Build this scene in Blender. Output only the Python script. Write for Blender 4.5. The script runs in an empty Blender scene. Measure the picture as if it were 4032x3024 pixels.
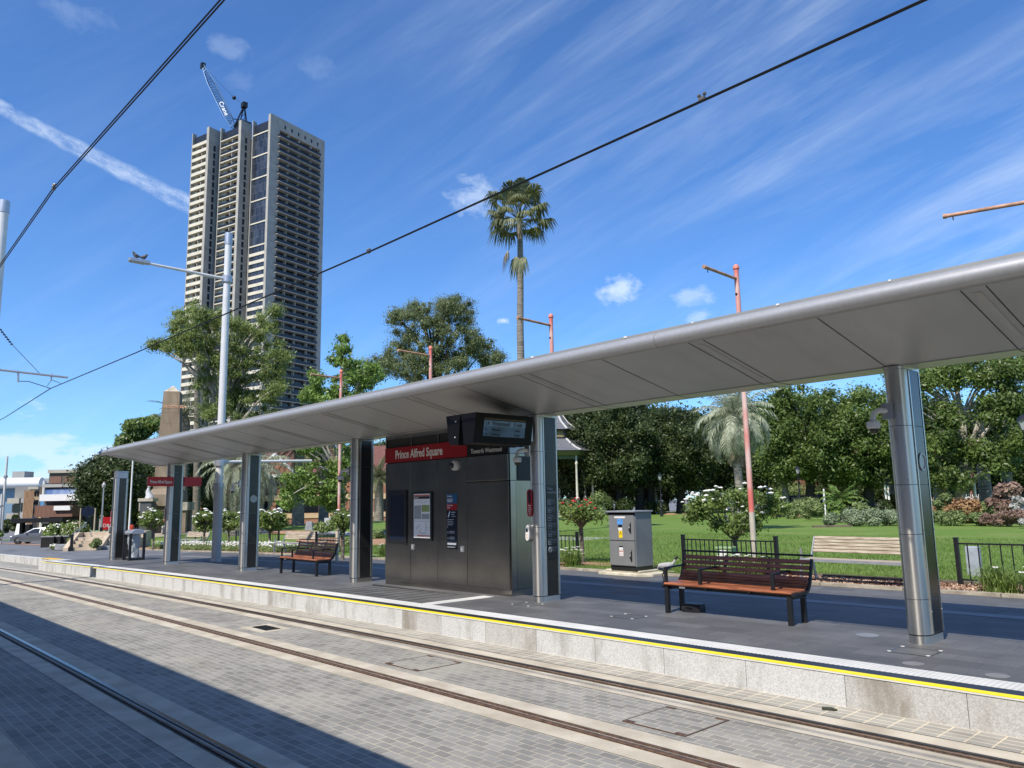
import bpy, math, random
import numpy as np
from mathutils import Vector, Matrix
R_ = math.radians
random.seed(7); RNG = np.random.default_rng(7)
SC = bpy.context.scene
COL = SC.collection

# ------------------------------------------------------------------ camera
CAMH = 1.95
zen = np.array([1660.6-2016, -18330-1512, 3029.]); UP = zen/np.linalg.norm(zen)
vpx = np.array([-790-2016, 2022-1512, 3029.]); dx = vpx-UP*np.dot(vpx, UP); dx /= np.linalg.norm(dx)
XC = -dx; YC = np.cross(UP, XC)
RW = np.array([XC, YC, UP])
cam = bpy.data.cameras.new('camera'); camo = bpy.data.objects.new('camera', cam); COL.objects.link(camo)
cam.sensor_width = 36; cam.lens = 3029/4032*36; cam.clip_end = 5000; cam.clip_start = 0.05
r_, u_, b_ = RW[:, 0], -RW[:, 1], -RW[:, 2]
camo.matrix_world = Matrix(((r_[0], u_[0], b_[0], 0), (r_[1], u_[1], b_[1], 0), (r_[2], u_[2], b_[2], CAMH), (0, 0, 0, 1)))
SC.camera = camo

# ------------------------------------------------------------------ sun and sky
SUN_EL = R_(50.5); SUN_DIR = Vector((0.262*math.cos(SUN_EL), -0.965*math.cos(SUN_EL), math.sin(SUN_EL)))
sl = bpy.data.lights.new('sun', 'SUN'); sl.energy = 4.9; sl.angle = R_(0.53); sl.color = (1, 0.93, 0.82)
so = bpy.data.objects.new('sun', sl); COL.objects.link(so)
so.rotation_euler = SUN_DIR.to_track_quat('Z', 'Y').to_euler()
W = bpy.data.worlds.new('World'); SC.world = W; W.use_nodes = True
nt = W.node_tree; N = nt.nodes; Lk = nt.links
for n in list(N): N.remove(n)
def nd(t, **k):
    n = N.new(t)
    for a, b in k.items(): setattr(n, a, b)
    return n
def mth(op, a, b=None, c=None):
    n = nd('ShaderNodeMath', operation=op)
    for i, v in enumerate((a, b, c)):
        if v is None: continue
        if isinstance(v, (int, float)): n.inputs[i].default_value = v
        else: Lk.new(v, n.inputs[i])
    return n.outputs[0]
def dot(v, c):
    n = nd('ShaderNodeVectorMath', operation='DOT_PRODUCT'); Lk.new(v, n.inputs[0]); n.inputs[1].default_value = c
    return n.outputs['Value']
def ramp(x, stops):
    n = nd('ShaderNodeValToRGB'); e = n.color_ramp.elements
    while len(e) < len(stops): e.new(0.5)
    for i, (p, c) in enumerate(stops): e[i].position = p; e[i].color = (c, c, c, 1)
    Lk.new(x, n.inputs[0]); return n.outputs[0]
out = nd('ShaderNodeOutputWorld'); bg = nd('ShaderNodeBackground'); Lk.new(bg.outputs[0], out.inputs[0])
sky = nd('ShaderNodeTexSky', sky_type='NISHITA', sun_disc=False)
sky.sun_elevation = SUN_EL; sky.sun_rotation = math.atan2(SUN_DIR.x, SUN_DIR.y)
sky.air_density = 1.0; sky.dust_density = 0.2; sky.ozone_density = 2.2
bg.inputs[1].default_value = 0.112
tc = nd('ShaderNodeTexCoord'); DV = tc.outputs['Generated']
# wispy cirrus drawn out along one direction of the sky
A = Vector((0.73, 0.49, 0.48)).normalized(); Bn = Vector((0.11, 0.61, -0.79)); Bn = (Bn-A*A.dot(Bn)).normalized(); Cn = A.cross(Bn)
a_, b2, c2 = dot(DV, A), dot(DV, Bn), dot(DV, Cn)
def noise_of(x, y, z, scale, detail=6, rough=0.6, dist=0.0):
    cb = nd('ShaderNodeCombineXYZ')
    for i, v in enumerate((x, y, z)):
        if isinstance(v, (int, float)): cb.inputs[i].default_value = v
        else: Lk.new(v, cb.inputs[i])
    n = nd('ShaderNodeTexNoise'); n.inputs['Scale'].default_value = scale; n.inputs['Detail'].default_value = detail
    n.inputs['Roughness'].default_value = rough; n.inputs['Distortion'].default_value = dist
    Lk.new(cb.outputs[0], n.inputs['Vector']); return n.outputs['Fac']
s1 = ramp(noise_of(mth('MULTIPLY', a_, 1.1), mth('MULTIPLY', b2, 7.0), mth('MULTIPLY', c2, 1.4), 2.2, 8, 0.62, 0.35), [(0.40, 0), (0.78, 1)])
s2 = ramp(noise_of(mth('MULTIPLY', a_, 2.0), mth('MULTIPLY', b2, 22.0), mth('MULTIPLY', c2, 3), 2.6, 6, 0.6, 0.2), [(0.35, 0.35), (0.75, 1)])
big = ramp(noise_of(a_, mth('MULTIPLY', b2, 2), c2, 1.7, 3), [(0.35, 0.15), (0.62, 1)])
# more of it to the right of the tower (east-north side), little at the upper left
side = ramp(dot(DV, Vector((0.62, 0.75, 0.22))), [(0.0, 0.22), (0.30, 1.0)])
cirrus = mth('MULTIPLY', mth('MULTIPLY', mth('MULTIPLY', s1, s2), mth('MULTIPLY', big, side)), 0.82)
# vapour trail
T = Vector((-0.4287, -0.2449, -0.8697)).normalized(); tt = mth('ADD', dot(DV, T), 0.0)
wob = mth('MULTIPLY', mth('SUBTRACT', noise_of(mth('MULTIPLY', dot(DV, (0, 1, 0)), 9), 0.3, 0.1, 3.0, 4), 0.5), 0.010)
td = mth('ABSOLUTE', mth('ADD', tt, wob))
tw = mth('ADD', 0.0085, mth('MULTIPLY', mth('SUBTRACT', dot(DV, (0, 1, 0)), 0.12), 0.02))
tr = mth('SUBTRACT', 1.0, mth('DIVIDE', td, tw)); tr = ramp(tr, [(0.0, 0), (0.45, 1)])
tcut = mth('MULTIPLY', ramp(dot(DV, (0, 1, 0)), [(0.325, 1), (0.345, 0)]), ramp(dot(DV, (-1, 0, 0)), [(0.5, 0), (0.6, 1)]))
puff = ramp(noise_of(mth('MULTIPLY', dot(DV, (0, 1, 0)), 30), mth('MULTIPLY', tt, 60), 0.0, 1.2, 6, 0.7), [(0.36, 0.12), (0.62, 1)])
trail = mth('MULTIPLY', mth('MULTIPLY', tr, tcut), mth('MULTIPLY', puff, 0.50))
# small separate clouds: direction, radius, strength
cl = None
cn = noise_of(mth('MULTIPLY', dot(DV, (1, 0, 0)), 1), dot(DV, (0, 1, 0)), mth('MULTIPLY', dot(DV, (0, 0, 1)), 1.6), 26, 8, 0.62, 0.3)
for (d, rad, st) in [((-.71, .59, .38), .034, .45), ((-.61, .75, .265), .030, .70), ((-.54, .80, .25), .024, .40), ((-.535, .81, .225), .018, .40),
                     ((-.72, .65, .231), .008, .7), ((-.80, .31, .51), .022, .16), ((-.77, .40, .505), .022, .10), ((-.81, .33, .485), .02, .08), ((-.86, .17, .52), .03, .12)]:
    dv = Vector(d).normalized()
    n = nd('ShaderNodeVectorMath', operation='DISTANCE'); 
    sc_ = nd('ShaderNodeVectorMath', operation='MULTIPLY'); Lk.new(DV, sc_.inputs[0]); sc_.inputs[1].default_value = (1, 1, 1.9)
    Lk.new(sc_.outputs[0], n.inputs[0]); n.inputs[1].default_value = (dv.x, dv.y, dv.z*1.9)
    f = mth('SUBTRACT', 1.0, mth('DIVIDE', n.outputs['Value'], rad*1.7))
    f = mth('MULTIPLY', ramp(mth('ADD', f, mth('MULTIPLY', mth('SUBTRACT', cn, 0.5), 2.2)), [(0.30, 0), (0.85, 1)]), st)
    cl = f if cl is None else mth('MAXIMUM', cl, f)
# low bank of cumulus over the far left horizon
zz = dot(DV, (0, 0, 1)); yy = dot(DV, (0, 1, 0))
bn = noise_of(mth('MULTIPLY', dot(DV, (1, 0, 0)), 1), mth('MULTIPLY', yy, 1), mth('MULTIPLY', zz, 2.6), 9, 8, 0.6)
bank = ramp(mth('ADD', mth('MULTIPLY', mth('SUBTRACT', 0.088, zz), 14), mth('MULTIPLY', mth('SUBTRACT', bn, 0.5), 4.2)), [(0.1, 0), (0.5, 1)])
bank = mth('MULTIPLY', mth('MULTIPLY', bank, ramp(yy, [(0.27, 1), (0.40, 0)])), ramp(dot(DV, (-1, 0, 0)), [(0.3, 0), (0.6, 0.55)]))
allc = mth('MAXIMUM', mth('MAXIMUM', cirrus, trail), mth('MAXIMUM', cl, bank)); 
mx = nd('ShaderNodeMix', data_type='RGBA'); Lk.new(allc, mx.inputs['Factor'])
tint = nd('ShaderNodeMix', data_type='RGBA', blend_type='MULTIPLY'); tint.inputs['Factor'].default_value = 1
Lk.new(sky.outputs[0], tint.inputs[6]); tint.inputs[7].default_value = (0.60, 0.95, 1.38, 1)
Lk.new(tint.outputs[2], mx.inputs[6]); mx.inputs[7].default_value = (6.2, 7.2, 8.6, 1)
Lk.new(mx.outputs[2], bg.inputs[0])
VS = SC.view_settings; VS.view_transform = 'Standard'; VS.look = 'None'; VS.exposure = 0.30; VS.gamma = 1
SC.cycles.max_bounces = 6; SC.cycles.transparent_max_bounces = 8

# ------------------------------------------------------------------ terrain and pixel helpers
def g0(x):
    x = min(x, 4)
    if x > -42: return -0.0151+0.00225*x-0.000273*x*x
    xx = max(x, -130)
    return -0.0151-0.00225*42-0.000273*1764+(0.00225+0.0229)*(xx+42)*.8
EDGE = 7.46
def G(x, y):
    z = g0(x)
    if y < EDGE: return z
    z += .32
    t = min(max((y-15)/20, 0), 1); t = t*t*(3-2*t)
    if x < -70: t *= max(0, 1-(-70-x)/30)
    return z*(1-t)+.15*t
def ray(u, v): return RW @ np.array([u-2016., v-1512., 3029.])
def px(u, v, d):
    r = ray(u, v); r = r/np.hypot(r[0], r[1]); return Vector((d*r[0], d*r[1], CAMH+d*r[2]))
def gd(u, d):            # ground point in the direction of column u at horizontal distance d
    p = px(u, 1980, d); p.z = G(p.x, p.y); return p
def hz(u, v, d): return px(u, v, d).z

# ------------------------------------------------------------------ mesh helpers
class MB:
    def __init__(s): s.v = []; s.f = []; s.sm = []; s.mi = []; s.m = 0
    def add(s, vs, fs, smooth=False):
        b = len(s.v); s.v += [tuple(p) for p in vs]
        for f in fs: s.f.append(tuple(b+i for i in f)); s.sm.append(smooth); s.mi.append(s.m)
        return s
    def box(s, x0, x1, y0, y1, z0, z1):
        return s.add([(x0, y0, z0), (x1, y0, z0), (x1, y1, z0), (x0, y1, z0), (x0, y0, z1), (x1, y0, z1), (x1, y1, z1), (x0, y1, z1)],
              [(0, 3, 2, 1), (4, 5, 6, 7), (0, 1, 5, 4), (1, 2, 6, 5), (2, 3, 7, 6), (3, 0, 4, 7)])
    def bx(s, c, d, rz=0, tilt=0):
        M_ = Matrix.Rotation(rz, 3, 'Z') @ Matrix.Rotation(tilt, 3, 'X'); c = Vector(c); a, b, e = d[0]/2, d[1]/2, d[2]/2
        vs = [c+M_@Vector(p) for p in [(-a, -b, -e), (a, -b, -e), (a, b, -e), (-a, b, -e), (-a, -b, e), (a, -b, e), (a, b, e), (-a, b, e)]]
        return s.add(vs, [(0, 3, 2, 1), (4, 5, 6, 7), (0, 1, 5, 4), (1, 2, 6, 5), (2, 3, 7, 6), (3, 0, 4, 7)])
    def bar(s, p0, p1, w, h, up=(0, 0, 1)):
        p0, p1 = Vector(p0), Vector(p1); d = (p1-p0).normalized(); u = Vector(up); sd = d.cross(u)
        if sd.length < 1e-4: sd = d.cross(Vector((0, 1, 0)))
        sd.normalize(); u = sd.cross(d); vs = []
        for p in (p0, p1):
            for a, b in ((-1, -1), (1, -1), (1, 1), (-1, 1)): vs.append(p+sd*a*w/2+u*b*h/2)
        return s.add(vs, [(3, 2, 1, 0), (4, 5, 6, 7), (0, 1, 5, 4), (1, 2, 6, 5), (2, 3, 7, 6), (3, 0, 4, 7)])
    def prism(s, poly, z0, z1, smooth=False):
        n = len(poly); vs = [(x, y, z0) for x, y in poly]+[(x, y, z1) for x, y in poly]
        s.add(vs, [tuple(range(n-1, -1, -1)), tuple(range(n, 2*n))]); b = len(s.v)-2*n
        for i in range(n):
            s.f.append((b+i, b+(i+1) % n, b+n+(i+1) % n, b+n+i)); s.sm.append(smooth); s.mi.append(s.m)
        return s
    def ext(s, prof, p0, p1, axis, smooth=False):   # profile (a,b) extruded along x or y ; axis 'x': a=y,b=z
        n = len(prof); vs = []
        for t in (p0, p1):
            for a, b in prof: vs.append((t, a, b) if axis == 'x' else (a, t, b))
        fl = [tuple(range(n)), tuple(range(2*n-1, n-1, -1))]; s.add(vs, fl); b = len(s.v)-2*n
        for i in range(n):
            s.f.append((b+i, b+n+i, b+n+(i+1) % n, b+(i+1) % n)); s.sm.append(smooth); s.mi.append(s.m)
        return s
    def tube(s, pts, r, n=10, smooth=True, cap=True):
        pts = [Vector(p) for p in pts]; rs = r if isinstance(r, (list, tuple)) else [r]*len(pts); b = len(s.v); prev = None
        for i, p in enumerate(pts):
            d = (pts[min(i+1, len(pts)-1)]-pts[max(i-1, 0)]).normalized()
            if prev is None:
                ref = Vector((0, 0, 1)) if abs(d.z) < .9 else Vector((1, 0, 0)); a = d.cross(ref).normalized()
            else: a = (prev-d*prev.dot(d)).normalized()
            prev = a; c = d.cross(a)
            for k in range(n):
                t = 2*math.pi*k/n; s.v.append(tuple(p+(a*math.cos(t)+c*math.sin(t))*rs[i]))
        for i in range(len(pts)-1):
            for k in range(n):
                s.f.append((b+i*n+k, b+i*n+(k+1) % n, b+(i+1)*n+(k+1) % n, b+(i+1)*n+k)); s.sm.append(smooth); s.mi.append(s.m)
        if cap:
            s.f.append(tuple(b+k for k in range(n-1, -1, -1))); s.sm.append(False); s.mi.append(s.m)
            e = b+(len(pts)-1)*n; s.f.append(tuple(e+k for k in range(n))); s.sm.append(False); s.mi.append(s.m)
        return s
    def lathe(s, prof, c=(0, 0, 0), n=16, smooth=True):
        b = len(s.v); L_ = len(prof)
        for r, z in prof:
            for k in range(n): s.v.append((c[0]+max(r, 1e-3)*math.cos(2*math.pi*k/n), c[1]+max(r, 1e-3)*math.sin(2*math.pi*k/n), c[2]+z))
        for i in range(L_-1):
            for k in range(n): s.f.append((b+i*n+k, b+i*n+(k+1) % n, b+(i+1)*n+(k+1) % n, b+(i+1)*n+k)); s.sm.append(smooth); s.mi.append(s.m)
        for e in (b, b+(L_-1)*n): s.f.append(tuple(e+k for k in range(n))); s.sm.append(False); s.mi.append(s.m)
        return s
    def ball(s, c, r, n=10, m=7, sq=(1, 1, 1)):
        b = len(s.v)
        for j in range(m+1):
            p = math.pi*j/m
            for k in range(n):
                t = 2*math.pi*k/n
                s.v.append((c[0]+r*sq[0]*math.sin(p)*math.cos(t), c[1]+r*sq[1]*math.sin(p)*math.sin(t), c[2]+r*sq[2]*math.cos(p)))
        for j in range(m):
            for k in range(n):
                s.f.append((b+j*n+k, b+(j+1)*n+k, b+(j+1)*n+(k+1) % n, b+j*n+(k+1) % n)); s.sm.append(True); s.mi.append(s.m)
        return s
    def build(s, name, mat, parent=None, loc=None, bev=0):
        me = bpy.data.meshes.new(name); me.from_pydata(s.v, [], s.f); me.validate()
        for m in (mat if isinstance(mat, (list, tuple)) else [mat]): me.materials.append(m)
        if len(me.polygons) == len(s.f):
            me.polygons.foreach_set('use_smooth', s.sm); me.polygons.foreach_set('material_index', s.mi)
        import bmesh
        bm = bmesh.new(); bm.from_mesh(me); bmesh.ops.recalc_face_normals(bm, faces=bm.faces); bm.to_mesh(me); bm.free()
        if any(s.sm): me.set_sharp_from_angle(angle=R_(38))
        o = bpy.data.objects.new(name, me); COL.objects.link(o)
        if parent: o.parent = parent
        if loc is not None: o.location = loc
        if bev:
            md = o.modifiers.new('bevel', 'BEVEL'); md.width = bev; md.segments = 2; md.limit_method = 'ANGLE'; md.angle_limit = R_(40)
        return o
def tag(o, label=None, cat=None, group=None, kind=None):
    if label: o['label'] = label
    if cat: o['category'] = cat
    if group: o['group'] = group
    if kind: o['kind'] = kind
    return o
def thing(name, label, cat, loc=(0, 0, 0), rz=0, group=None):
    o = bpy.data.objects.new(name, None); COL.objects.link(o); o.location = loc; o.rotation_euler = (0, 0, rz); o.empty_display_size = .2
    return tag(o, label, cat, group)
def copy_tree(o, loc, rz=None, label=None, parent=None):
    kids = [c for c in bpy.data.objects if c.parent == o]
    c = o.copy(); COL.objects.link(c)
    if parent: c.parent = parent
    else:
        c.location = loc
        if rz is not None: c.rotation_euler = (0, 0, rz)
        if label: c['label'] = label
    for k in kids: copy_tree(k, None, parent=c)
    return c
def text(name, s, size, mat, parent, loc, rot, align='LEFT', sx=1.0, ext=.0015, bold=0.0):
    cu = bpy.data.curves.new(name, 'FONT'); cu.body = s; cu.size = size; cu.align_x = align; cu.extrude = ext; cu.offset = bold; cu.resolution_u = 3
    t = bpy.data.objects.new(name+'_tmp', cu); COL.objects.link(t)
    bpy.context.view_layer.update()
    me = bpy.data.meshes.new_from_object(t.evaluated_get(bpy.context.evaluated_depsgraph_get())); bpy.data.objects.remove(t)
    me.transform(Matrix.Diagonal((sx, 1, 1, 1))); me.materials.clear(); me.materials.append(mat)
    o = bpy.data.objects.new(name, me); COL.objects.link(o); o.parent = parent; o.location = loc; o.rotation_euler = rot
    return o

# ------------------------------------------------------------------ materials
MATS = {}
def mat(name, col, rough=.6, metal=0, var=.12, vs=3, bump=0, bs=30, col2=None, fac=(.35, .65), coord='Object', stretch=(1, 1, 1), spec=.5, trans=0, emit=0, detail=6, coat=0):
    if name in MATS: return MATS[name]
    m = bpy.data.materials.new(name); m.use_nodes = True; t = m.node_tree; n = t.nodes; l = t.links
    p = n['Principled BSDF']; p.inputs['Roughness'].default_value = rough; p.inputs['Metallic'].default_value = metal
    p.inputs['Specular IOR Level'].default_value = spec
    if coat: p.inputs['Coat Weight'].default_value = coat; p.inputs['Coat Roughness'].default_value = .08
    tcn = n.new('ShaderNodeTexCoord'); mp = n.new('ShaderNodeMapping'); mp.inputs['Scale'].default_value = stretch
    if coord == 'World':
        gm = n.new('ShaderNodeNewGeometry'); l.new(gm.outputs['Position'], mp.inputs[0])
    else: l.new(tcn.outputs[coord], mp.inputs[0])
    nz = n.new('ShaderNodeTexNoise'); nz.inputs['Scale'].default_value = vs; nz.inputs['Detail'].default_value = detail; l.new(mp.outputs[0], nz.inputs['Vector'])
    rp = n.new('ShaderNodeValToRGB'); rp.color_ramp.elements[0].position = fac[0]; rp.color_ramp.elements[1].position = fac[1]
    c2_ = col2 if col2 else tuple(min(1, c*(1+var)) for c in col)
    c1_ = col if col2 else tuple(c*(1-var) for c in col)
    rp.color_ramp.elements[0].color = (*c1_, 1); rp.color_ramp.elements[1].color = (*c2_, 1)
    l.new(nz.outputs['Fac'], rp.inputs[0]); l.new(rp.outputs[0], p.inputs['Base Color'])
    if bump:
        nb = n.new('ShaderNodeTexNoise'); nb.inputs['Scale'].default_value = bs; nb.inputs['Detail'].default_value = 5; l.new(mp.outputs[0], nb.inputs['Vector'])
        bp = n.new('ShaderNodeBump'); bp.inputs['Strength'].default_value = bump; bp.inputs['Distance'].default_value = .02
        l.new(nb.outputs['Fac'], bp.inputs['Height']); l.new(bp.outputs[0], p.inputs['Normal'])
    if emit:
        l.new(rp.outputs[0], p.inputs['Emission Color']); p.inputs['Emission Strength'].default_value = emit
    if trans:
        p.inputs['Alpha'].default_value = 1-trans
    MATS[name] = m; return m
def leafmat(name, c1, c2, c3=None, tr=.35, rough=.5, vs=.6):
    if name in MATS: return MATS[name]
    m = bpy.data.materials.new(name); m.use_nodes = True; t = m.node_tree; n = t.nodes; l = t.links
    p = n['Principled BSDF']; p.inputs['Roughness'].default_value = rough; p.inputs['Specular IOR Level'].default_value = .35
    at_ = n.new('ShaderNodeAttribute'); at_.attribute_name = 'rnd'
    tcn = n.new('ShaderNodeTexCoord'); nz = n.new('ShaderNodeTexNoise'); nz.inputs['Scale'].default_value = vs; l.new(tcn.outputs['Object'], nz.inputs['Vector'])
    ad = n.new('ShaderNodeMath'); ad.operation = 'MULTIPLY_ADD'; l.new(at_.outputs['Fac'], ad.inputs[0]); ad.inputs[1].default_value = .65
    sb = n.new('ShaderNodeMath'); sb.operation = 'MULTIPLY_ADD'; l.new(nz.outputs['Fac'], sb.inputs[0]); sb.inputs[1].default_value = 1.4; sb.inputs[2].default_value = -.52
    l.new(sb.outputs[0], ad.inputs[2])
    rp = n.new('ShaderNodeValToRGB'); rp.color_ramp.elements[0].color = (*c1, 1); rp.color_ramp.elements[1].color = (*c2, 1)
    if c3: e = rp.color_ramp.elements.new(.93); e.color = (*c3, 1); rp.color_ramp.elements[1].position = .8
    l.new(ad.outputs[0], rp.inputs[0]); l.new(rp.outputs[0], p.inputs['Base Color'])
    tb = n.new('ShaderNodeBsdfTranslucent'); hs = n.new('ShaderNodeHueSaturation'); hs.inputs['Value'].default_value = 1.5; hs.inputs['Hue'].default_value = .485
    l.new(rp.outputs[0], hs.inputs['Color']); l.new(hs.outputs[0], tb.inputs[0])
    ms = n.new('ShaderNodeMixShader'); ms.inputs[0].default_value = tr; l.new(p.outputs[0], ms.inputs[1]); l.new(tb.outputs[0], ms.inputs[2])
    l.new(ms.outputs[0], n['Material Output'].inputs[0]); MATS[name] = m; return m
def brick(name, c1, c2, cm, w, h, mort, offset=.5, rough=.75, bump=.35, vscale=2.5, vamt=.25, swap=False, speck=0, stain=None, msm=.1):
    """bricks / setts / pavers in world XY (or XZ, YZ for walls via swap)"""
    if name in MATS: return MATS[name]
    m = bpy.data.materials.new(name); m.use_nodes = True; t = m.node_tree; n = t.nodes; l = t.links
    p = n['Principled BSDF']; p.inputs['Roughness'].default_value = rough
    gm = n.new('ShaderNodeNewGeometry'); vec = gm.outputs['Position']
    if swap:
        sp = n.new('ShaderNodeSeparateXYZ'); l.new(vec, sp.inputs[0]); ad = n.new('ShaderNodeMath'); ad.operation = 'ADD'; l.new(sp.outputs[0], ad.inputs[0]); l.new(sp.outputs[1], ad.inputs[1])
        cb = n.new('ShaderNodeCombineXYZ'); l.new(ad.outputs[0], cb.inputs[0]); l.new(sp.outputs[2], cb.inputs[1]); vec = cb.outputs[0]
    br = n.new('ShaderNodeTexBrick'); br.offset = offset; br.inputs['Scale'].default_value = 1; br.inputs['Brick Width'].default_value = w; br.inputs['Row Height'].default_value = h
    br.inputs['Mortar Size'].default_value = mort; br.inputs['Mortar Smooth'].default_value = msm
    br.inputs['Color1'].default_value = (*c1, 1); br.inputs['Color2'].default_value = (*c2, 1); br.inputs['Mortar'].default_value = (*cm, 1); l.new(vec, br.inputs['Vector'])
    nz = n.new('ShaderNodeTexNoise'); nz.inputs['Scale'].default_value = vscale; nz.inputs['Detail'].default_value = 8; nz.inputs['Roughness'].default_value = .65; l.new(gm.outputs['Position'], nz.inputs['Vector'])
    mr = n.new('ShaderNodeMapRange'); mr.inputs[1].default_value = .3; mr.inputs[2].default_value = .7; mr.inputs[3].default_value = 1-vamt; mr.inputs[4].default_value = 1+vamt; l.new(nz.outputs['Fac'], mr.inputs[0])
    mu = n.new('ShaderNodeVectorMath'); mu.operation = 'MULTIPLY'; l.new(br.outputs['Color'], mu.inputs[0]); l.new(mr.outputs[0], mu.inputs[1]); col = mu.outputs[0]
    if speck:
        ns = n.new('ShaderNodeTexNoise'); ns.inputs['Scale'].default_value = 55; ns.inputs['Detail'].default_value = 4; l.new(gm.outputs['Position'], ns.inputs['Vector'])
        m2 = n.new('ShaderNodeMapRange'); m2.inputs[1].default_value = .35; m2.inputs[2].default_value = .65; m2.inputs[3].default_value = 1-speck; m2.inputs[4].default_value = 1+speck; l.new(ns.outputs['Fac'], m2.inputs[0])
        mv = n.new('ShaderNodeVectorMath'); mv.operation = 'MULTIPLY'; l.new(col, mv.inputs[0]); l.new(m2.outputs[0], mv.inputs[1]); col = mv.outputs[0]
    if stain:
        n3 = n.new('ShaderNodeTexNoise'); n3.inputs['Scale'].default_value = .55; n3.inputs['Detail'].default_value = 7; n3.inputs['Roughness'].default_value = .7; l.new(gm.outputs['Position'], n3.inputs['Vector'])
        r3 = n.new('ShaderNodeValToRGB'); r3.color_ramp.elements[0].position = .50; r3.color_ramp.elements[1].position = .68; r3.color_ramp.elements[1].color = (.6, .6, .6, 1); l.new(n3.outputs['Fac'], r3.inputs[0])
        mx_ = n.new('ShaderNodeMix'); mx_.data_type = 'RGBA'; l.new(r3.outputs[0], mx_.inputs['Factor']); l.new(col, mx_.inputs[6]); mx_.inputs[7].default_value = (*stain, 1); col = mx_.outputs[2]
    l.new(col, p.inputs['Base Color'])
    if bump:
        bp = n.new('ShaderNodeBump'); bp.inputs['Strength'].default_value = bump; bp.inputs['Distance'].default_value = .008; 
        iv = n.new('ShaderNodeMath'); iv.operation = 'SUBTRACT'; iv.inputs[0].default_value = 1; l.new(br.outputs['Fac'], iv.inputs[1])
        a2 = n.new('ShaderNodeMath'); a2.operation = 'MULTIPLY_ADD'; l.new(nz.outputs['Fac'], a2.inputs[0]); a2.inputs[1].default_value = .5; l.new(iv.outputs[0], a2.inputs[2])
        l.new(a2.outputs[0], bp.inputs['Height']); l.new(bp.outputs[0], p.inputs['Normal'])
    MATS[name] = m; return m

steel = mat('brushed_stainless', (.68, .66, .62), .29, 1, .06, 2, stretch=(14, 14, .5), bump=.02, bs=6)
def brushed(m):
    n = m.node_tree.nodes; tg = n.new('ShaderNodeTangent'); tg.direction_type = 'RADIAL'; tg.axis = 'Z'; p = n['Principled BSDF']
    m.node_tree.links.new(tg.outputs[0], p.inputs['Tangent']); p.inputs['Anisotropic'].default_value = .8; p.inputs['Anisotropic Rotation'].default_value = .25
brushed(steel)
steel_d = mat('kiosk_stainless', (.38, .35, .31), .24, 1, .16, 1.3, bump=.26, bs=1.1)
panel_dk = mat('dark_panel', (.055, .056, .053), .22, .55, .1, 2)
black = mat('black_paint', (.012, .013, .016), .38, 0, .1, 8)
alu = mat('soffit_aluminium', (.55, .555, .545), .38, .40, .05, .7)
alu_tube = mat('edge_tube_aluminium', (.42, .42, .42), .42, .45, .04, 20)
galv = mat('galvanised_steel', (.50, .51, .53), .42, .75, .1, 3)
white_p = mat('white_paint', (.72, .72, .70), .5, 0, .05, 5)
glassm = mat('dark_glass', (.012, .014, .018), .06, 0, .1, 3)
# ------------------------------------------------------------------ ground surfaces
def sheet(name, xs, ys, fz, m, kind='structure', thick=0):
    V_ = [(x, y, fz(x, y)) for x in xs for y in ys]; n = len(ys); F_ = []
    for i in range(len(xs)-1):
        for j in range(n-1): F_.append((i*n+j, (i+1)*n+j, (i+1)*n+j+1, i*n+j+1))
    me = bpy.data.meshes.new(name); me.from_pydata(V_, [], F_); me.materials.append(m)
    o = bpy.data.objects.new(name, me); COL.objects.link(o)
    if kind: o['kind'] = kind
    return o
def rng(a, b, s):
    n = max(1, int(round(abs(b-a)/s))); return [a+(b-a)*i/n for i in range(n+1)]
XS = rng(-140, 14, 2.0)
sett = brick('grey_setts', (.185, .180, .165), (.275, .268, .245), (.40, .365, .29), .18, .098, .0065, .5, .8, .5, 1.1, .22, stain=(.31, .285, .235))
sett2 = brick('edge_setts', (.26, .25, .225), (.33, .32, .285), (.55, .48, .36), .20, .105, .008, 0, .8, .5, 2, .2)
paver = brick('dark_granite_pavers', (.080, .081, .083), (.118, .119, .122), (.055, .055, .056), .6, .3, .004, .5, .62, .15, 1.2, .22, speck=.16)
plaza = brick('plaza_pavers', (.125, .13, .14), (.165, .17, .18), (.10, .10, .10), .6, .6, .006, .5, .7, .15, .8, .18, speck=.1)
band = mat('rail_concrete', (.38, .335, .26), .85, 0, .2, 2.5, .25, 40, col2=(.52, .47, .38))
asph = mat('far_ground', (.13, .13, .135), .9, 0, .15, .5, col2=(.2, .2, .2))
sheet('ground', [-1600, -800, -400, -250, -180]+rng(-150, 60, 5)+[120, 300, 900], [8.43, 14.6]+rng(16, 40, 3)+[60, 90, 140, 250, 500, 1500], lambda x, y: G(max(x, -140), max(y, 7.5))-.035, asph)
sheet('track_pavement', XS, [.5, 3.98, EDGE+.05], lambda x, y: g0(x)-.004, sett)
sheet('track_pavement_end', rng(-140, -36.8, 2), [EDGE, 8.45], lambda x, y: g0(x)-.003, sett)
sheet('edge_pavement', XS, [6.93+.12, EDGE+.02], lambda x, y: g0(x), sett2)
sheet('plaza_pavement', rng(-140, -36.9, 2), [8.45, 10, 12, 13, 14.3, 20, 26], lambda x, y: G(x, y)-.012, plaza)
sheet('platform_paving', rng(-36.9, 14, 1.05), [8.0, 9.5, 11, 12.5, 14.3, 14.6], lambda x, y: G(x, y), paver)
sheet('platform_paving_strip', rng(-36.9, 14, 2.1), [11.98, 12.28], lambda x, y: G(x, y)+.004, mat('pale_strip', (.21, .215, .22), .6, 0, .1, 2))
# opposite platform the photographer stands on
sheet('opposite_platform', XS, [-9, .5], lambda x, y: g0(x)+.32, paver)
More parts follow.
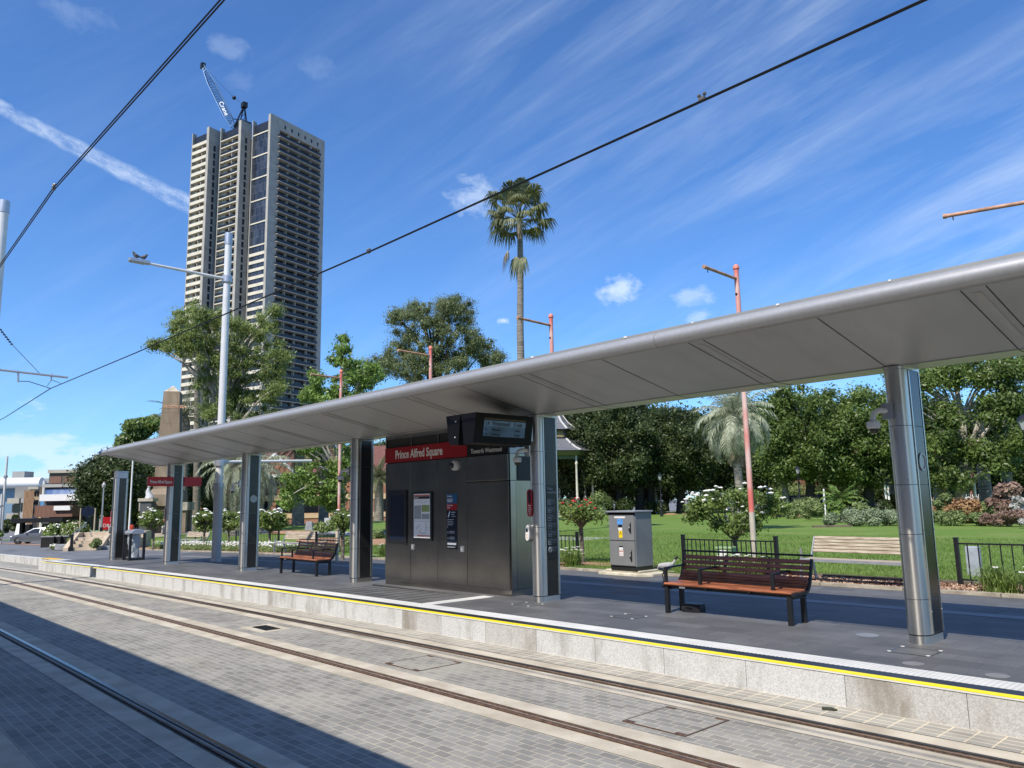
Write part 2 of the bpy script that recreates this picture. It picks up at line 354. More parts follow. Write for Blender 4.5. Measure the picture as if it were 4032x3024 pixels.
# platform edge: granite facing stones, white tactile pavers, dark strip, yellow line
gran = mat('granite_facing', (.40, .40, .39), .8, 0, .3, 75, .2, 90, col2=(.60, .60, .585), fac=(.30, .66), coord='World')
gran_b = mat('granite_facing_warm', (.34, .33, .31), .8, 0, .3, 75, .2, 90, col2=(.52, .51, .48), fac=(.30, .66), coord='World')
def dirty(m, dark, pos=(.50, .70), amt=.75, stretch=(.5, .5, .18), scale=5):
    n = m.node_tree.nodes; l = m.node_tree.links; p = n['Principled BSDF']; src = p.inputs['Base Color'].links[0].from_socket
    gm = n.new('ShaderNodeNewGeometry'); mp = n.new('ShaderNodeMapping'); mp.inputs['Scale'].default_value = stretch; l.new(gm.outputs['Position'], mp.inputs[0])
    z = n.new('ShaderNodeTexNoise'); z.inputs['Scale'].default_value = scale; z.inputs['Detail'].default_value = 7; z.inputs['Roughness'].default_value = .65; l.new(mp.outputs[0], z.inputs['Vector'])
    r = n.new('ShaderNodeMapRange'); r.inputs[1].default_value = pos[0]; r.inputs[2].default_value = pos[1]; r.inputs[3].default_value = 0; r.inputs[4].default_value = amt; l.new(z.outputs['Fac'], r.inputs[0])
    x = n.new('ShaderNodeMix'); x.data_type = 'RGBA'; l.new(r.outputs[0], x.inputs['Factor']); l.new(src, x.inputs[6]); x.inputs[7].default_value = (*dark, 1); l.new(x.outputs[2], p.inputs['Base Color'])
dirty(gran, (.22, .20, .165)); dirty(gran_b, (.20, .17, .13), (.45, .65)); dirty(sett, (.10, .095, .085), (.52, .78), .55, (.25, 1, 1), 1.6); dirty(paver, (.055, .055, .055), (.55, .75), .5, (.6, 1, 1), 1.3)
dirty(alu, (.34, .34, .32), (.50, .75), .35, (1.2, .12, 1), 2.2); dirty(sett, (.33, .29, .22), (.60, .75), .6, (.15, 1.4, 1), 2.3)
edge = thing('platform_edge', 'pale granite platform edge with yellow line and white tactile strip', 'platform edge', (0, EDGE, 0))
def slabz(mb, x0, x1, y0, y1, zb, zt):
    a, b = g0(x0), g0(x1)
    mb.add([(x0, y0, a+zb), (x1, y0, b+zb), (x1, y1, b+zb), (x0, y1, a+zb), (x0, y0, a+zt), (x1, y0, b+zt), (x1, y1, b+zt), (x0, y1, a+zt)],
           [(0, 3, 2, 1), (4, 5, 6, 7), (0, 1, 5, 4), (1, 2, 6, 5), (2, 3, 7, 6), (3, 0, 4, 7)])
k = 0; xj = 11.17
while xj > -36.8:
    a = max(xj-1.05, -36.8)
    if not (a < -29.2 < xj):
        mb = MB(); slabz(mb, a+.003, xj-.003, 0, .34, -.05, .30); mb.build('facing_stone', gran_b if k in (12, 13, 18, 20) else gran, edge)
    else:
        mb = MB(); slabz(mb, a+.003, xj-.003, .16, .34, -.05, .30); slabz(mb, a+.003, a+.5, 0, .16, -.05, .30); mb.build('facing_stone', gran, edge)
    xj -= 1.05; k += 1
tact = mat('tactile_white', (.60, .60, .585), .7, 0, .08, 3)
def tactile_mat():
    n = tact.node_tree.nodes; l = tact.node_tree.links
    gm = n.new('ShaderNodeNewGeometry'); v = n.new('ShaderNodeTexVoronoi'); v.inputs['Scale'].default_value = 20; v.inputs['Randomness'].default_value = 0; l.new(gm.outputs['Position'], v.inputs['Vector'])
    r = n.new('ShaderNodeMapRange'); r.inputs[1].default_value = .2; r.inputs[2].default_value = .45; r.inputs[3].default_value = 1; r.inputs[4].default_value = 0; l.new(v.outputs['Distance'], r.inputs[0])
    b = n.new('ShaderNodeBump'); b.inputs['Strength'].default_value = .9; b.inputs['Distance'].default_value = .012; l.new(r.outputs[0], b.inputs['Height']); l.new(b.outputs[0], n['Principled BSDF'].inputs['Normal'])
tactile_mat()
def strip(name, y0, y1, zb, zt, m, x0=-36.8, x1=11.17, parent=edge):
    mb = MB(); xs = rng(x0, x1, 3.0)
    for a, b in zip(xs, xs[1:]): slabz(mb, a, b, y0, y1, zb, zt)
    return mb.build(name, m, parent)
strip('edge_capping', -.008, .048, .296, .312, mat('cap_white', (.62, .62, .58), .6, 0, .08, 4))
strip('yellow_line', -.010, .062, .3125, .3225, mat('yellow_line_paint', (.86, .68, .01), .5, 0, .06, 6))
strip('dark_strip', .063, .25, .300, .321, mat('dark_strip_rubber', (.018, .021, .026), .45, 0, .15, 4))
strip('tactile_strip', .251, .56, .300, .323, tact)
# cross band of tactile pavers in front of the kiosk and old drain grating
mb = MB(); mb.box(-11.1, -10.82, 8.03, 9.40, .24, G(-11, 9)+.006); tag(mb.build('tactile_band', tact), 'white tactile paver band running from the platform edge to the steel kiosk', 'tactile paving')
mb = MB()
for i in range(9): mb.box(-14.55+i*.36, -14.53+i*.36, 8.12, 9.25, G(-13, 9)-.05, G(-14.5+i*.36, 9)+.004)
mb.box(-14.6, -11.5, 9.24, 9.27, G(-13, 9)-.05, G(-12, 9)+.004)
tag(mb.build('paver_joints', mat('dark_joint', (.03, .03, .03), .8, 0, .1, 3)), 'wide dark joints between pavers in front of the steel kiosk', 'joint pattern')
# left kerb beyond the platform end
kb = MB(); xs = rng(-140, -36.9, 2.5)
for a, b in zip(xs, xs[1:]): slabz(kb, a, b, 8.30 if a > -41.2 else 8.32+(-41-a)*.004, 8.66, -.05, .325)
kb.build('kerb', gran)['kind'] = 'structure'
kb = MB(); slabz(kb, -37.1, -36.8, 7.46, 8.4, -.05, .322); kb.build('platform_end_kerb', gran)['kind'] = 'structure'
kb = MB(); slabz(kb, -40.9, -38.3, 8.30, 8.62, .326, .34); tag(kb.build('tactile_pad', mat('yellow_tactile', (.75, .45, .02), .6, 0, .2, 8)), 'small yellow tactile pad at the far left end of the platform kerb', 'tactile paving')
kb = MB(); xs = rng(-140, 14, 4)
for a, b in zip(xs, xs[1:]): slabz(kb, a, b, .2, .5, -.05, .323)
kb.build('opposite_platform_edge', gran)['kind'] = 'structure'

# rails
rust = mat('rail_rust', (.075, .045, .030), .6, .3, .3, 18, .2, 60, col2=(.16, .095, .06))
rail_hd = mat('rail_head_dark', (.05, .052, .055), .4, .7, .2, 6)
rail_sh = mat('rail_head_polished', (.09, .09, .095), .25, 1, .1, 4, stretch=(1, 20, 20))
rub = mat('rail_rubber', (.008, .008, .009), .7, 0, .1, 5)
def sweep(mb, y, prof, xs):
    for a, b in zip(xs, xs[1:]):
        n = len(prof); vs = [(a, y+p, g0(a)+q) for p, q in prof]+[(b, y+p, g0(b)+q) for p, q in prof]
        mb.add(vs, [(i, i+1, n+i+1, n+i) for i in range(n-1)])
RX = rng(-140, 14, 2.0)
def rail(y, label, hm, flip):
    s = -1 if flip else 1
    t = thing('tram_rail', label, 'rail', (0, y, 0), 0, 'tram rails set in the paving')
    m = MB(); sweep(m, 0, [(s*.018, -.012), (s*.018, .008), (s*.026, .012), (s*.068, .012), (s*.076, .008), (s*.076, -.012)], RX); m.build('rail_head', hm, t)
    m = MB(); sweep(m, 0, [(s*.018, .004), (s*.012, -.03), (-s*.026, -.03), (-s*.032, .004)], RX); m.build('groove', rust, t)
    m = MB(); sweep(m, 0, [(-s*.032, -.01), (-s*.032, .008), (-s*.052, .008), (-s*.052, -.01)], RX); m.build('guard_lip', rust, t)
    m = MB(); sweep(m, 0, [(-s*.052, -.004), (-s*.085, -.004)], RX); sweep(m, 0, [(s*.076, -.004), (s*.10, -.004)], RX); m.build('rubber_boot', rub, t)
YA, YB, YC, YD = 6.72, 5.22, 2.74, 1.24
def bandsheet(y):
    for a, b in ((y-.31, y-.085), (y+.085, y+.31)):
        sheet('rail_bed', RX, [a, b], lambda x, yy: g0(x), band)
for y in (YA, YB, YC, YD): bandsheet(y)
# openings so the grooves read: dark floor under each rail
rail(YA, 'rusty groove rail nearest the yellow-lined platform', rail_hd, False)
rail(YB, 'rusty groove rail in the middle of the picture, second from the yellow-lined platform', rust, True)
rail(YC, 'polished groove rail in the shade at the lower left corner', rail_sh, False)
rail(YD, 'groove rail nearest the photographer, at the very bottom left corner', rail_sh, True)
# cut the bed plane away beneath the rails: sett sheet sits 4 mm low; rails stand above it

# covers in the track paving and on the platform
def cover(cx, cy, w, d, z, label, setts=True, corners=False):
    t = thing('access_cover', label, 'cover', (cx, cy, z), 0, 'access covers set in the paving')
    m = MB(); fr = .012
    for a in ((-w/2, w/2, -d/2, -d/2+fr), (-w/2, w/2, d/2-fr, d/2), (-w/2, -w/2+fr, -d/2+fr, d/2-fr), (w/2-fr, w/2, -d/2+fr, d/2-fr)): m.box(*a, -.03, .0045)
    m.build('frame', rust if setts else panel_dk, t)
    m = MB(); m.box(-w/2+fr, w/2-fr, -d/2+fr, d/2-fr, -.03, .0025); m.build('infill', sett if setts else paver, t)
    for sx in (-1, 1):
        for sy in (-1, 1):
            m = MB()
            if corners: m.lathe([(.001, .005), (.022, .006), (.022, .0075), (.001, .0076)], (sx*(w/2-.02), sy*(d/2-.02), 0), 10)
            else: m.box(sx*(w/2-.07)-.05, sx*(w/2-.07)+.05, sy*(d/2-.035)-.022, sy*(d/2-.035)+.022, -.01, .005)
            m.build('lifting_key', white_p if corners else rust, t)
cover(-8.28, 6.0, .70, .69, g0(-8.3), 'sett-filled rusty access cover between the rails, in front of the steel kiosk')
cover(-4.43, 6.0, .68, .68, g0(-4.4), 'sett-filled rusty access cover between the rails at the lower right')
cover(-3.42, 8.90, .43, .40, G(-3.4, 8.9), 'access cover with bright corner studs at the foot of the nearest steel column', False, True)
cover(-7.37, 8.98, .42, .36, G(-7.4, 9), 'access cover with bright corner studs in front of the long timber bench', False, True)
cover(-9.55, 9.03, .42, .36, G(-9.6, 9), 'access cover with bright corner studs at the foot of the column beside the kiosk', False, True)
t = thing('drain_grate', 'small black slotted drain grate in a pale concrete surround between the rails', 'drain', (-12.75, 5.98, g0(-12.75)))
m = MB(); m.box(-.42, .42, -.26, .26, -.02, .003); m.build('surround', band, t)
m = MB(); m.box(-.28, .28, -.13, .13, -.02, .006)
m.build('grate_pit', rub, t)
m = MB()
for i in range(12): m.box(-.27+i*.048, -.25+i*.048, -.125, .125, .004, .010)
m.build('grate_bars', rail_hd, t)
m = MB(); m.lathe([(.001, 0), (.13, .001), (.13, .004), (.001, .0045)], (-4.21, 9.57, G(-4.2, 9.57)), 24); tag(m.build('round_cover', mat('grey_disc', (.22, .23, .25), .5, .2, .1, 5)), 'round pale grey disc set in the pavers left of the nearest column', 'cover')
for (x, y) in ((-3.2, 8.25), (-2.45, 8.2)):
    m = MB(); m.lathe([(.001, 0), (.10, .001), (.10, .004), (.001, .0045)], (x, y, G(x, y)), 24); tag(m.build('round_stain', mat('faint_disc', (.17, .17, .17), .6, 0, .1, 5)), 'faint round disc in the pavers %s' % ('in front of the nearest column' if x < -3 else 'at the right edge of the picture'), 'cover')
m = MB(); m.bx((0, 0, .012), (.09, .05, .02), .4); m.bx((.05, .02, .01), (.06, .04, .015), -.5)
tag(m.build('crushed_leaf', mat('dead_leaf', (.03, .035, .02), .6, 0, .3, 20), None, (-3.62, 7.25, g0(-3.6))), 'small crushed dark leaf lying against the granite edge', 'leaf')

# ------------------------------------------------------------------ platform canopy
cp = thing('platform_canopy', 'long grey metal platform canopy with rounded front tube on steel columns', 'canopy', (-15, 7.6, 3.8))
X0, X1 = -29.55+15, 22.0     # local x (origin x=-15)
def LY(y): return y-7.6
def LZ(z): return z-3.8
m = MB(); m.ext([(LY(y), LZ(z)) for y, z in ((7.66, 3.805), (9.36, 3.45), (9.36, 3.47), (7.66, 3.835))], X0+.25, X1, 'x'); m.build('soffit', alu, cp)
m = MB(); m.ext([(LY(y), LZ(z)) for y, z in ((9.365, 3.442), (9.82, 3.442), (9.82, 3.47), (9.365, 3.47))], X0+.35, X1, 'x'); m.build('valley_panel', alu, cp)
m = MB(); m.ext([(LY(y), LZ(z)) for y, z in ((9.825, 3.445), (10.40, 3.62), (10.45, 3.69), (10.40, 3.75), (9.825, 3.50))], X0+.25, X1, 'x'); m.build('rear_wing', alu, cp)
# roof skin above
m = MB(); m.ext([(LY(y), LZ(z)) for y, z in ((7.74, 3.90), (7.74, 4.045), (7.80, 4.045), (9.4, 3.70), (10.36, 3.76), (10.36, 3.70), (9.4, 3.55))], X0+.1, X1, 'x'); m.build('roof_upstand', mat('upstand_grey', (.30, .31, .31), .55, .2, .05, 2), cp)
# front tube with joints
xsj = [X0+.14, -9.2, -3.65, 3.4, 9.4, 15.6, X1]
pts = [(a, 0, LZ(3.872)) for a in (X0+.02, X1)]
m = MB(); rr = .096; n_ = 28; prof = [(rr*math.cos(2*math.pi*i/n_), LZ(3.872)+rr*math.sin(2*math.pi*i/n_)) for i in range(n_)]
for a, b in zip(xsj, xsj[1:]): m.ext(prof, a+.003, b-.003, 'x', True)
m.build('edge_tube', alu_tube, cp)
m = MB(); m.tube([(X0+.14, 0, LZ(3.872)), (X0+.03, .0, LZ(3.872)), (X0-.02, .04, LZ(3.872))], [.098, .094, .06], 20); m.tube([(X0+.02, .02, LZ(3.872)), (X0+.12, LY(9.4), LZ(3.62))], [.085, .05], 14); m.build('end_cap', mat('end_cap_dark', (.10, .10, .11), .35, .8, .1, 5), cp)
m = MB(); m.ext([(LY(y), LZ(z)) for y, z in ((7.70, 3.85), (7.70, 3.93), (7.76, 3.93), (7.76, 3.85))], X0+.1, X1, 'x'); m.build('gutter', rub, cp)
dk = mat('joint_shadow', (.03, .03, .03), .8, 0, .05, 3)
def onsoff(y): return 3.805-(y-7.66)*(.355/1.70)
m = MB()
def seam(x, w=.012):
    w = .010+.0009*abs(x)
    for (ya, yb) in ((7.70, 9.36),):
        za, zb = onsoff(ya), onsoff(yb)
        m.add([(x+15-w/2, LY(ya), LZ(za)-.002), (x+15+w/2, LY(ya), LZ(za)-.002), (x+15+w/2, LY(yb), LZ(zb)-.002), (x+15-w/2, LY(yb), LZ(zb)-.002)], [(0, 1, 2, 3)])
    m.add([(x+15-w/2, LY(9.37), LZ(3.440)), (x+15+w/2, LY(9.37), LZ(3.440)), (x+15+w/2, LY(9.80), LZ(3.440)), (x+15-w/2, LY(9.80), LZ(3.440))], [(0, 1, 2, 3)])
for i in range(-1, 10):
    if -3.63-2.975*i > -29.4: seam(-3.63-2.975*i)
    if -5.03-2.975*i > -29.4: seam(-5.03-2.975*i); seam(-5.24-2.975*i)
m.add([(X0+.36, LY(9.362), LZ(3.4405)), (X1, LY(9.362), LZ(3.4405)), (X1, LY(9.374), LZ(3.4405)), (X0+.36, LY(9.374), LZ(3.4405))], [(0, 1, 2, 3)])
m.build('soffit_joints', dk, cp)
lens = mat('light_lens', (.42, .42, .40), .3, 0, .05, 3)
for i in range(-1, 9):
    xc = -5.135-2.975*i+15
    m = MB(); ya, yb = 7.80, 9.20; za, zb = onsoff(ya)-.004, onsoff(yb)-.004
    m.add([(xc-.035, LY(ya), LZ(za)), (xc+.035, LY(ya), LZ(za)), (xc+.035, LY(yb), LZ(zb)), (xc-.035, LY(yb), LZ(zb))], [(0, 1, 2, 3)])
    m.build('light_strip', lens, cp)
bird = mat('droppings', (.7, .7, .68), .8, 0, .1, 5)
m = MB()
for (x, w) in ((-6.25, .10), (-5.2, .05), (-8.0, .12), (-4.1, .07), (-2.9, .05)): m.box(x+15, x+15+w*.5, LY(7.735), LY(7.76), LZ(4.03), LZ(4.050))
m.build('sealant_blob', bird, cp)

# ------------------------------------------------------------------ columns
def column(x, label, speaker=False, top=3.442, seams=(), free=False):
    z = G(x, 9.5); t = thing('canopy_column', label, 'column', (x, 9.32, z), 0, 'stainless steel columns of the tram stop')
    H_ = top-z
    pr = [(.125*math.cos(math.pi+math.pi*i/14)*1.0, .14+.14*math.sin(math.pi+math.pi*i/14)) for i in range(15)]
    pr = [(-.125, .14)]+pr[1:-1]+[(.125, .14), (.125, .50), (.10, .53), (-.10, .53), (-.125, .50)]
    m = MB(); m.prism([(a*.94, .012+b*.965) for a, b in pr], 0, .10, True); m.build('plinth', steel, t)
    hs = [.10]+[s-z for s in seams]+[H_-(.30 if free else .035)]
    m = MB()
    for a, b in zip(hs, hs[1:]): m.prism(pr, a+.003, b-.003, True)
    m.build('shell', steel, t)
    m = MB(); m.prism([(a*.97, .01+b*.97) for a, b in pr], .09, H_-.03, True); m.build('core', dk, t)
    m = MB(); m.prism([(a*1.05, -.008+b*1.03) for a, b in pr], H_-(.018 if free else .035), H_, True); m.build('capital', steel, t)
    if free:
        m = MB(); m.prism([(a*.98, .005+b*.98) for a, b in pr], H_-.29, H_-.02, True); m.build('head_section', mat('head_alu', (.45, .46, .48), .35, .8, .05, 3), t)
    for s in (-1, 1):
        m = MB(); 
        for a, b in zip(hs, hs[1:]): m.box(min(s*.123, s*.131), max(s*.123, s*.131), .19, .45, a+.004, b-.004)
        m.build('side_panel', panel_dk, t)
        m = MB()
        for yy in (.155, .465): m.box(min(s*.12, s*.136), max(s*.12, s*.136), yy, yy+.022, .11, hs[-1]-.01)
        m.build('edge_strip', steel, t)
        if speaker and s == 1:
            m = MB(); n = 26; hh = 2.03
            for (r0, r1, xa, xb) in ((.085, .105, .131, .143), (0.0, .085, .130, .134)):
                c_ = [(math.cos(2*math.pi*i/n), math.sin(2*math.pi*i/n)) for i in range(n)]
                vs = [(xa, .32+r1*a, hh+r1*b) for a, b in c_]+[(xb, .32+r1*a, hh+r1*b) for a, b in c_]+[(xb, .32+r0*a, hh+r0*b) for a, b in c_]+[(xa, .32+r0*a, hh+r0*b) for a, b in c_]
                for q in range(3): m.add(vs[q*n:(q+2)*n], [(i, (i+1) % n, n+(i+1) % n, n+i) for i in range(n)])
            m.build('speaker', mat('speaker_ring', (.42, .42, .41), .4, .6, .05, 4), t)
    m = MB()
    for s in (-1, 1):
        for yy in (.166, .476):
            for hh in (.35, 1.25): m.ball((s*.137, yy, hh), .008, 6, 4)
    m.build('fixing_screws', galv, t)
    return t
CX = [-3.56, -9.67, -15.68, -21.74, -27.94, -34.2]
seamz = (2.07-.93, 1.82, 2.49)
column(CX[0], 'nearest and tallest-looking steel column, right of the long timber bench', True, seams=(.78, 1.50, 2.06, 2.74))
column(CX[1], 'steel column just right of the kiosk, carrying the white-on-black notice', seams=(1.50, 2.24, 2.80))
column(CX[2], 'steel column just left of the kiosk, beside the small timber bench', seams=(.95, 2.05, 2.8))
column(CX[3], 'steel column left of the small timber bench, with a round speaker', True, seams=(.9, 1.75, 2.55))
column(CX[4], 'steel column wearing the red name blades', seams=(.9, 1.75, 3.15))
column(CX[5], 'short free-standing steel column left of the canopy beside the litter bin', top=3.46, seams=(.65, 1.9), free=True)

# cctv cameras on the columns
camw = mat('camera_white', (.62, .62, .60), .4, 0, .05, 4); dome = mat('camera_dome', (.02, .02, .02), .05, 0, .1, 3)
def cctv(x, z, label, side=-1):
    t = thing('security_camera', label, 'camera', (x+side*.10, 9.36, z), 0, 'dome cameras on the columns')
    m = MB(); m.box(-.03+.0, .09, -.09, -.045, -.10, .09); m.build('back_plate', steel, t)
    m = MB(); m.tube([(.02, -.07, 0), (-.03, -.15, .005), (-.07, -.20, -.02), (-.08, -.22, -.09), (-.08, -.22, -.13)], .033, 12); m.build('arm', camw, t)
    m = MB(); m.lathe([(.001, 0), (.05, 0), (.075, -.012), (.075, -.075), (.06, -.09), (.001, -.09)], (-.08, -.22, -.12), 20); m.build('housing', camw, t)
    m = MB(); m.lathe([(.052, -.088), (.05, -.115), (.035, -.14), (.001, -.15)], (-.08, -.22, -.12), 16); m.build('dome', dome, t)
cctv(CX[0], 2.92, 'white dome camera on the nearest steel column')
cctv(CX[1], 2.83, 'white dome camera on the column right of the kiosk')
cctv(CX[2], 2.72, 'white dome camera on the column left of the kiosk')
cctv(CX[3], 2.60, 'white dome camera on the column left of the small timber bench')

# tap-on signs and card readers
red_s = mat('sign_red', (.33, .006, .010), .35, 0, .04, 4); wht = mat('lettering_white', (.80, .80, .78), .5, 0, .03, 5); dim = mat('lettering_grey', (.35, .38, .42), .5, 0, .1, 5)
navy = mat('sign_navy', (.010, .016, .035), .25, 0, .1, 3); blue_s = mat('sign_blue', (.02, .10, .22), .3, 0, .1, 4)
def rrect(w, h, r, n=6):
    o = []
    for cx_, cy_, a0 in ((w/2-r, h/2-r, 0), (-w/2+r, h/2-r, 90), (-w/2+r, -h/2+r, 180), (w/2-r, -h/2+r, 270)):
        for i in range(n+1):
            a = R_(a0+90*i/n); o.append((cx_+r*math.cos(a), cy_+r*math.sin(a)))
    return o
def plate(mb, w, h, r, t_, c, yoff=0):
    pr_ = rrect(w, h, r); n = len(pr_)
    vs = [(c[0]+a, c[1]-t_, c[2]+b) for a, b in pr_]+[(c[0]+a, c[1], c[2]+b) for a, b in pr_]
    mb.add(vs, [tuple(range(n)), tuple(range(2*n-1, n-1, -1))]+[(i, n+i, n+(i+1) % n, (i+1) % n) for i in range(n)])
def tapsign(x, zc, where):
    t = thing('tap_on_sign', 'red rounded tap-on sign on the column %s' % where, 'sign', (x-.065, 9.345, zc), R_(-6), 'tap-on signs on the columns')
    m = MB(); plate(m, .15, .47, .07, .006, (0, -.03, 0)); m.build('plate', red_s, t)
    m = MB(); plate(m, .055, .22, .027, .003, (0, -.036, .10)); m.build('route_roundel', navy, t)
    text('wording', 'Tap on\nand\ntap off\nhere', .036, wht, t, (0, -.0375, -.055), (R_(90), 0, 0), 'CENTER', .9)
    m = MB(); m.box(-.004, .004, -.0385, -.0365, -.21, -.17); m.add([(-.015, -.038, -.19), (.015, -.038, -.19), (0, -.038, -.212)], [(0, 1, 2)]); m.build('arrow', wht, t)
    t = thing('card_reader', 'white and grey card reader on the column %s' % where, 'card reader', (x-.085, 9.345, zc-.51), R_(-10), 'card readers on the columns')
    m = MB(); plate(m, .13, .30, .064, .07, (0, 0, 0)); m.build('housing', mat('reader_grey', (.16, .165, .17), .4, .2, .05, 5), t, bev=.008)
    m = MB(); plate(m, .105, .26, .052, .012, (0, -.07, 0)); m.build('face', white_p, t)
    m = MB(); plate(m, .055, .06, .006, .003, (0, -.082, .045)); m.build('screen', glassm, t)
    m = MB(); n = 20; c_ = [(math.cos(2*math.pi*i/n), math.sin(2*math.pi*i/n)) for i in range(n)]
    m.add([(a*.034, -.0835, -.055+b*.034) for a, b in c_]+[(a*.024, -.0835, -.055+b*.024) for a, b in c_], [(i, (i+1) % n, n+(i+1) % n, n+i) for i in range(n)]); m.build('target_ring', mat('ring_orange', (.6, .35, .15), .4, 0, .1, 30), t)
tapsign(CX[1], 1.92, 'right of the kiosk'); tapsign(CX[4], 1.70, 'with the red name blades'); tapsign(CX[5], 1.62, 'beside the litter bin')

# notice panel on the column right of the kiosk
t = thing('notice_panel', 'tall black notice panel with white pictograms headed Please remember', 'notice', (CX[1]+.134, 9.32+.32, 1.60), 0)
m = MB(); m.box(-.002, .004, -.125, .125, -.63, .63); m.build('board', mat('notice_black', (.006, .007, .010), .3, 0, .1, 3), t)
text('heading', 'Please\nremember', .062, dim, t, (.0045, -.095, .54), (R_(90), 0, R_(90)), 'LEFT', .85)
for i, w in enumerate(('Caution!', 'Caution!', 'CCTV', 'Valid ticket', 'No riding', 'No alcohol', 'NO SMOKING')):
    zz_ = .33-i*.135
    fr_ = MB()
    if i < 6:
        for a in ((-.10, -.094, 0, .10), (-.02, -.014, 0, .10)): fr_.box(.004, .0055, a[0], a[1], zz_-.05, zz_+.05)
        fr_.box(.004, .0055, -.094, -.02, zz_+.044, zz_+.05); fr_.box(.004, .0055, -.094, -.02, zz_-.05, zz_-.044)
    if i == 0: 
        for q in range(4): fr_.box(.004, .0055, -.082, -.032, zz_-.032+q*.018, zz_-.024+q*.018)
    elif i == 1: fr_.ball((.005, -.057, zz_-.01), .02, 8, 5, (.1, 1, 1)); fr_.box(.004, .0055, -.08, -.072, zz_-.02, zz_+.03)
    elif i == 2: fr_.ball((.005, -.057, zz_), .026, 10, 5, (.1, 1, .5))
    elif i == 3: fr_.bar((.005, -.07, zz_-.02), (.005, -.045, zz_+.02), .002, .022)
    elif i == 4: fr_.ball((.005, -.073, zz_-.015), .012, 8, 5, (.1, 1, 1)); fr_.ball((.005, -.042, zz_-.015), .012, 8, 5, (.1, 1, 1)); fr_.bar((.005, -.07, zz_-.01), (.005, -.045, zz_+.025), .002, .006)
    elif i == 5: fr_.box(.004, .0055, -.072, -.060, zz_-.03, zz_+.03); fr_.bar((.005, -.05, zz_-.03), (.005, -.04, zz_+.02), .002, .012)
    else: fr_.ball((.005, -.057, zz_), .045, 16, 5, (.05, 1, 1))
    fr_.build('pictogram', white_p if i == 6 else dim, t)
    if i == 6:
        q = MB(); q.ball((.0075, -.057, zz_), .036, 16, 5, (.05, 1, 1)); q.build('pictogram_centre', navy, t)
        q = MB(); q.bar((.010, -.085, zz_+.028), (.010, -.029, zz_-.028), .002, .008); q.bar((.010, -.08, zz_-.005), (.010, -.035, zz_-.005), .002, .006); q.build('smoking_slash', white_p, t)
    text('wording', w, .030, dim, t, (.0045, -.005, zz_+.022), (R_(90), 0, R_(90)), 'LEFT', .8)
    q = MB()
    for j in range(3): q.box(.004, .0048, -.003, .10-.015*(j % 2), zz_+.006-j*.016, zz_+.012-j*.016)
    q.build('small_print', mat('small_print', (.12, .13, .15), .5, 0, .3, 60), t)

# name blades through column five
def blade(y0, y1, txt, label):
    t = thing('name_blade', label, 'sign', (CX[4]+.0, y0, 2.68), 0, 'red station name blades')
    m = MB(); m.box(.02, .15, 0, y1-y0, 0, .32); m.build('board', mat('blade_red', (.50, .012, .018), .35, 0, .04, 4), t, bev=.004)
    if txt: text('name_text', txt, .155, wht, t, (.152, (y1-y0)/2, .10), (R_(90), 0, R_(90)), 'CENTER', .56, bold=.003)
blade(8.66, 9.50, 'Prince Alfred Square', 'red Prince Alfred Square blade on the track side of its column')
blade(9.87, 10.46, '', 'plain red blade on the park side of the same column')

# ------------------------------------------------------------------ kiosk
kz = G(-12.6, 9.6); ki = thing('station_kiosk', 'dark stainless steel equipment kiosk with red Prince Alfred Square sign', 'kiosk', (-14.68, 9.6, .21))
kl = lambda x: x+14.68
def zt(z): return z-.21
def pl(x): return G(x, 9.6)-.21
KW = 4.10
m = MB(); m.add([(0, .02, pl(-14.68)-.03), (KW, .02, pl(-10.58)-.03), (KW, 1.18, pl(-10.58)-.03), (0, 1.18, pl(-14.68)-.03), (0, .02, .15), (KW, .02, .15), (KW, 1.18, .15), (0, 1.18, .15)], [(0, 3, 2, 1), (4, 5, 6, 7), (0, 1, 5, 4), (1, 2, 6, 5), (2, 3, 7, 6), (3, 0, 4, 7)]); m.build('plinth', steel_d, ki)
m = MB(); m.box(.02, KW-.02, .03, 1.17, .15, 3.22); m.build('core', dk, ki)
def kpanel(x0, x1, z0, z1, nm='front_panel', mt=steel_d):
    q = MB(); q.box(kl(x0)+.006, kl(x1)-.006, 0, .03, zt(z0)+.006, zt(z1)-.006); return q.build(nm, mt, ki, bev=.003)
kpanel(-14.68, -13.71, .36, 2.83); kpanel(-13.71, -12.76, .36, 2.83); kpanel(-12.76, -11.81, .36, 2.83, 'door')
kpanel(-11.81, -10.60, .36, 2.33); kpanel(-11.81, -10.60, 2.34, 2.83)
q = MB(); q.box(KW-.03, KW+.005, .034, .16, .156, 2.12); q.build('corner_post', steel_d, ki)
q = MB(); q.box(KW-.03, KW, .17, 1.17, .156, 2.62); q.box(KW-.03, KW, .034, .168, 2.13, 2.62); q.build('side_panel', mat('kiosk_side_steel', (.34, .31, .25), .26, 1, .08, 1.5, bump=.06, bs=1.5), ki)
q = MB(); q.box(KW-.03, KW, .034, 1.17, 2.63, 3.22); q.build('side_panel', mat('kiosk_side_top', (.42, .41, .40), .4, .8, .05, 3), ki)
q = MB(); q.box(KW, KW+.012, .20, .62, 2.12, 2.58); 
q.build('vent_frame', black, ki)
q = MB()
for i in range(11): q.bar((KW+.014, .22, 2.16+i*.038), (KW+.014, .60, 2.16+i*.038), .012, .022)
q.build('vent_louvres', mat('louvre_black', (.02, .021, .023), .4, .2, .1, 4), ki)
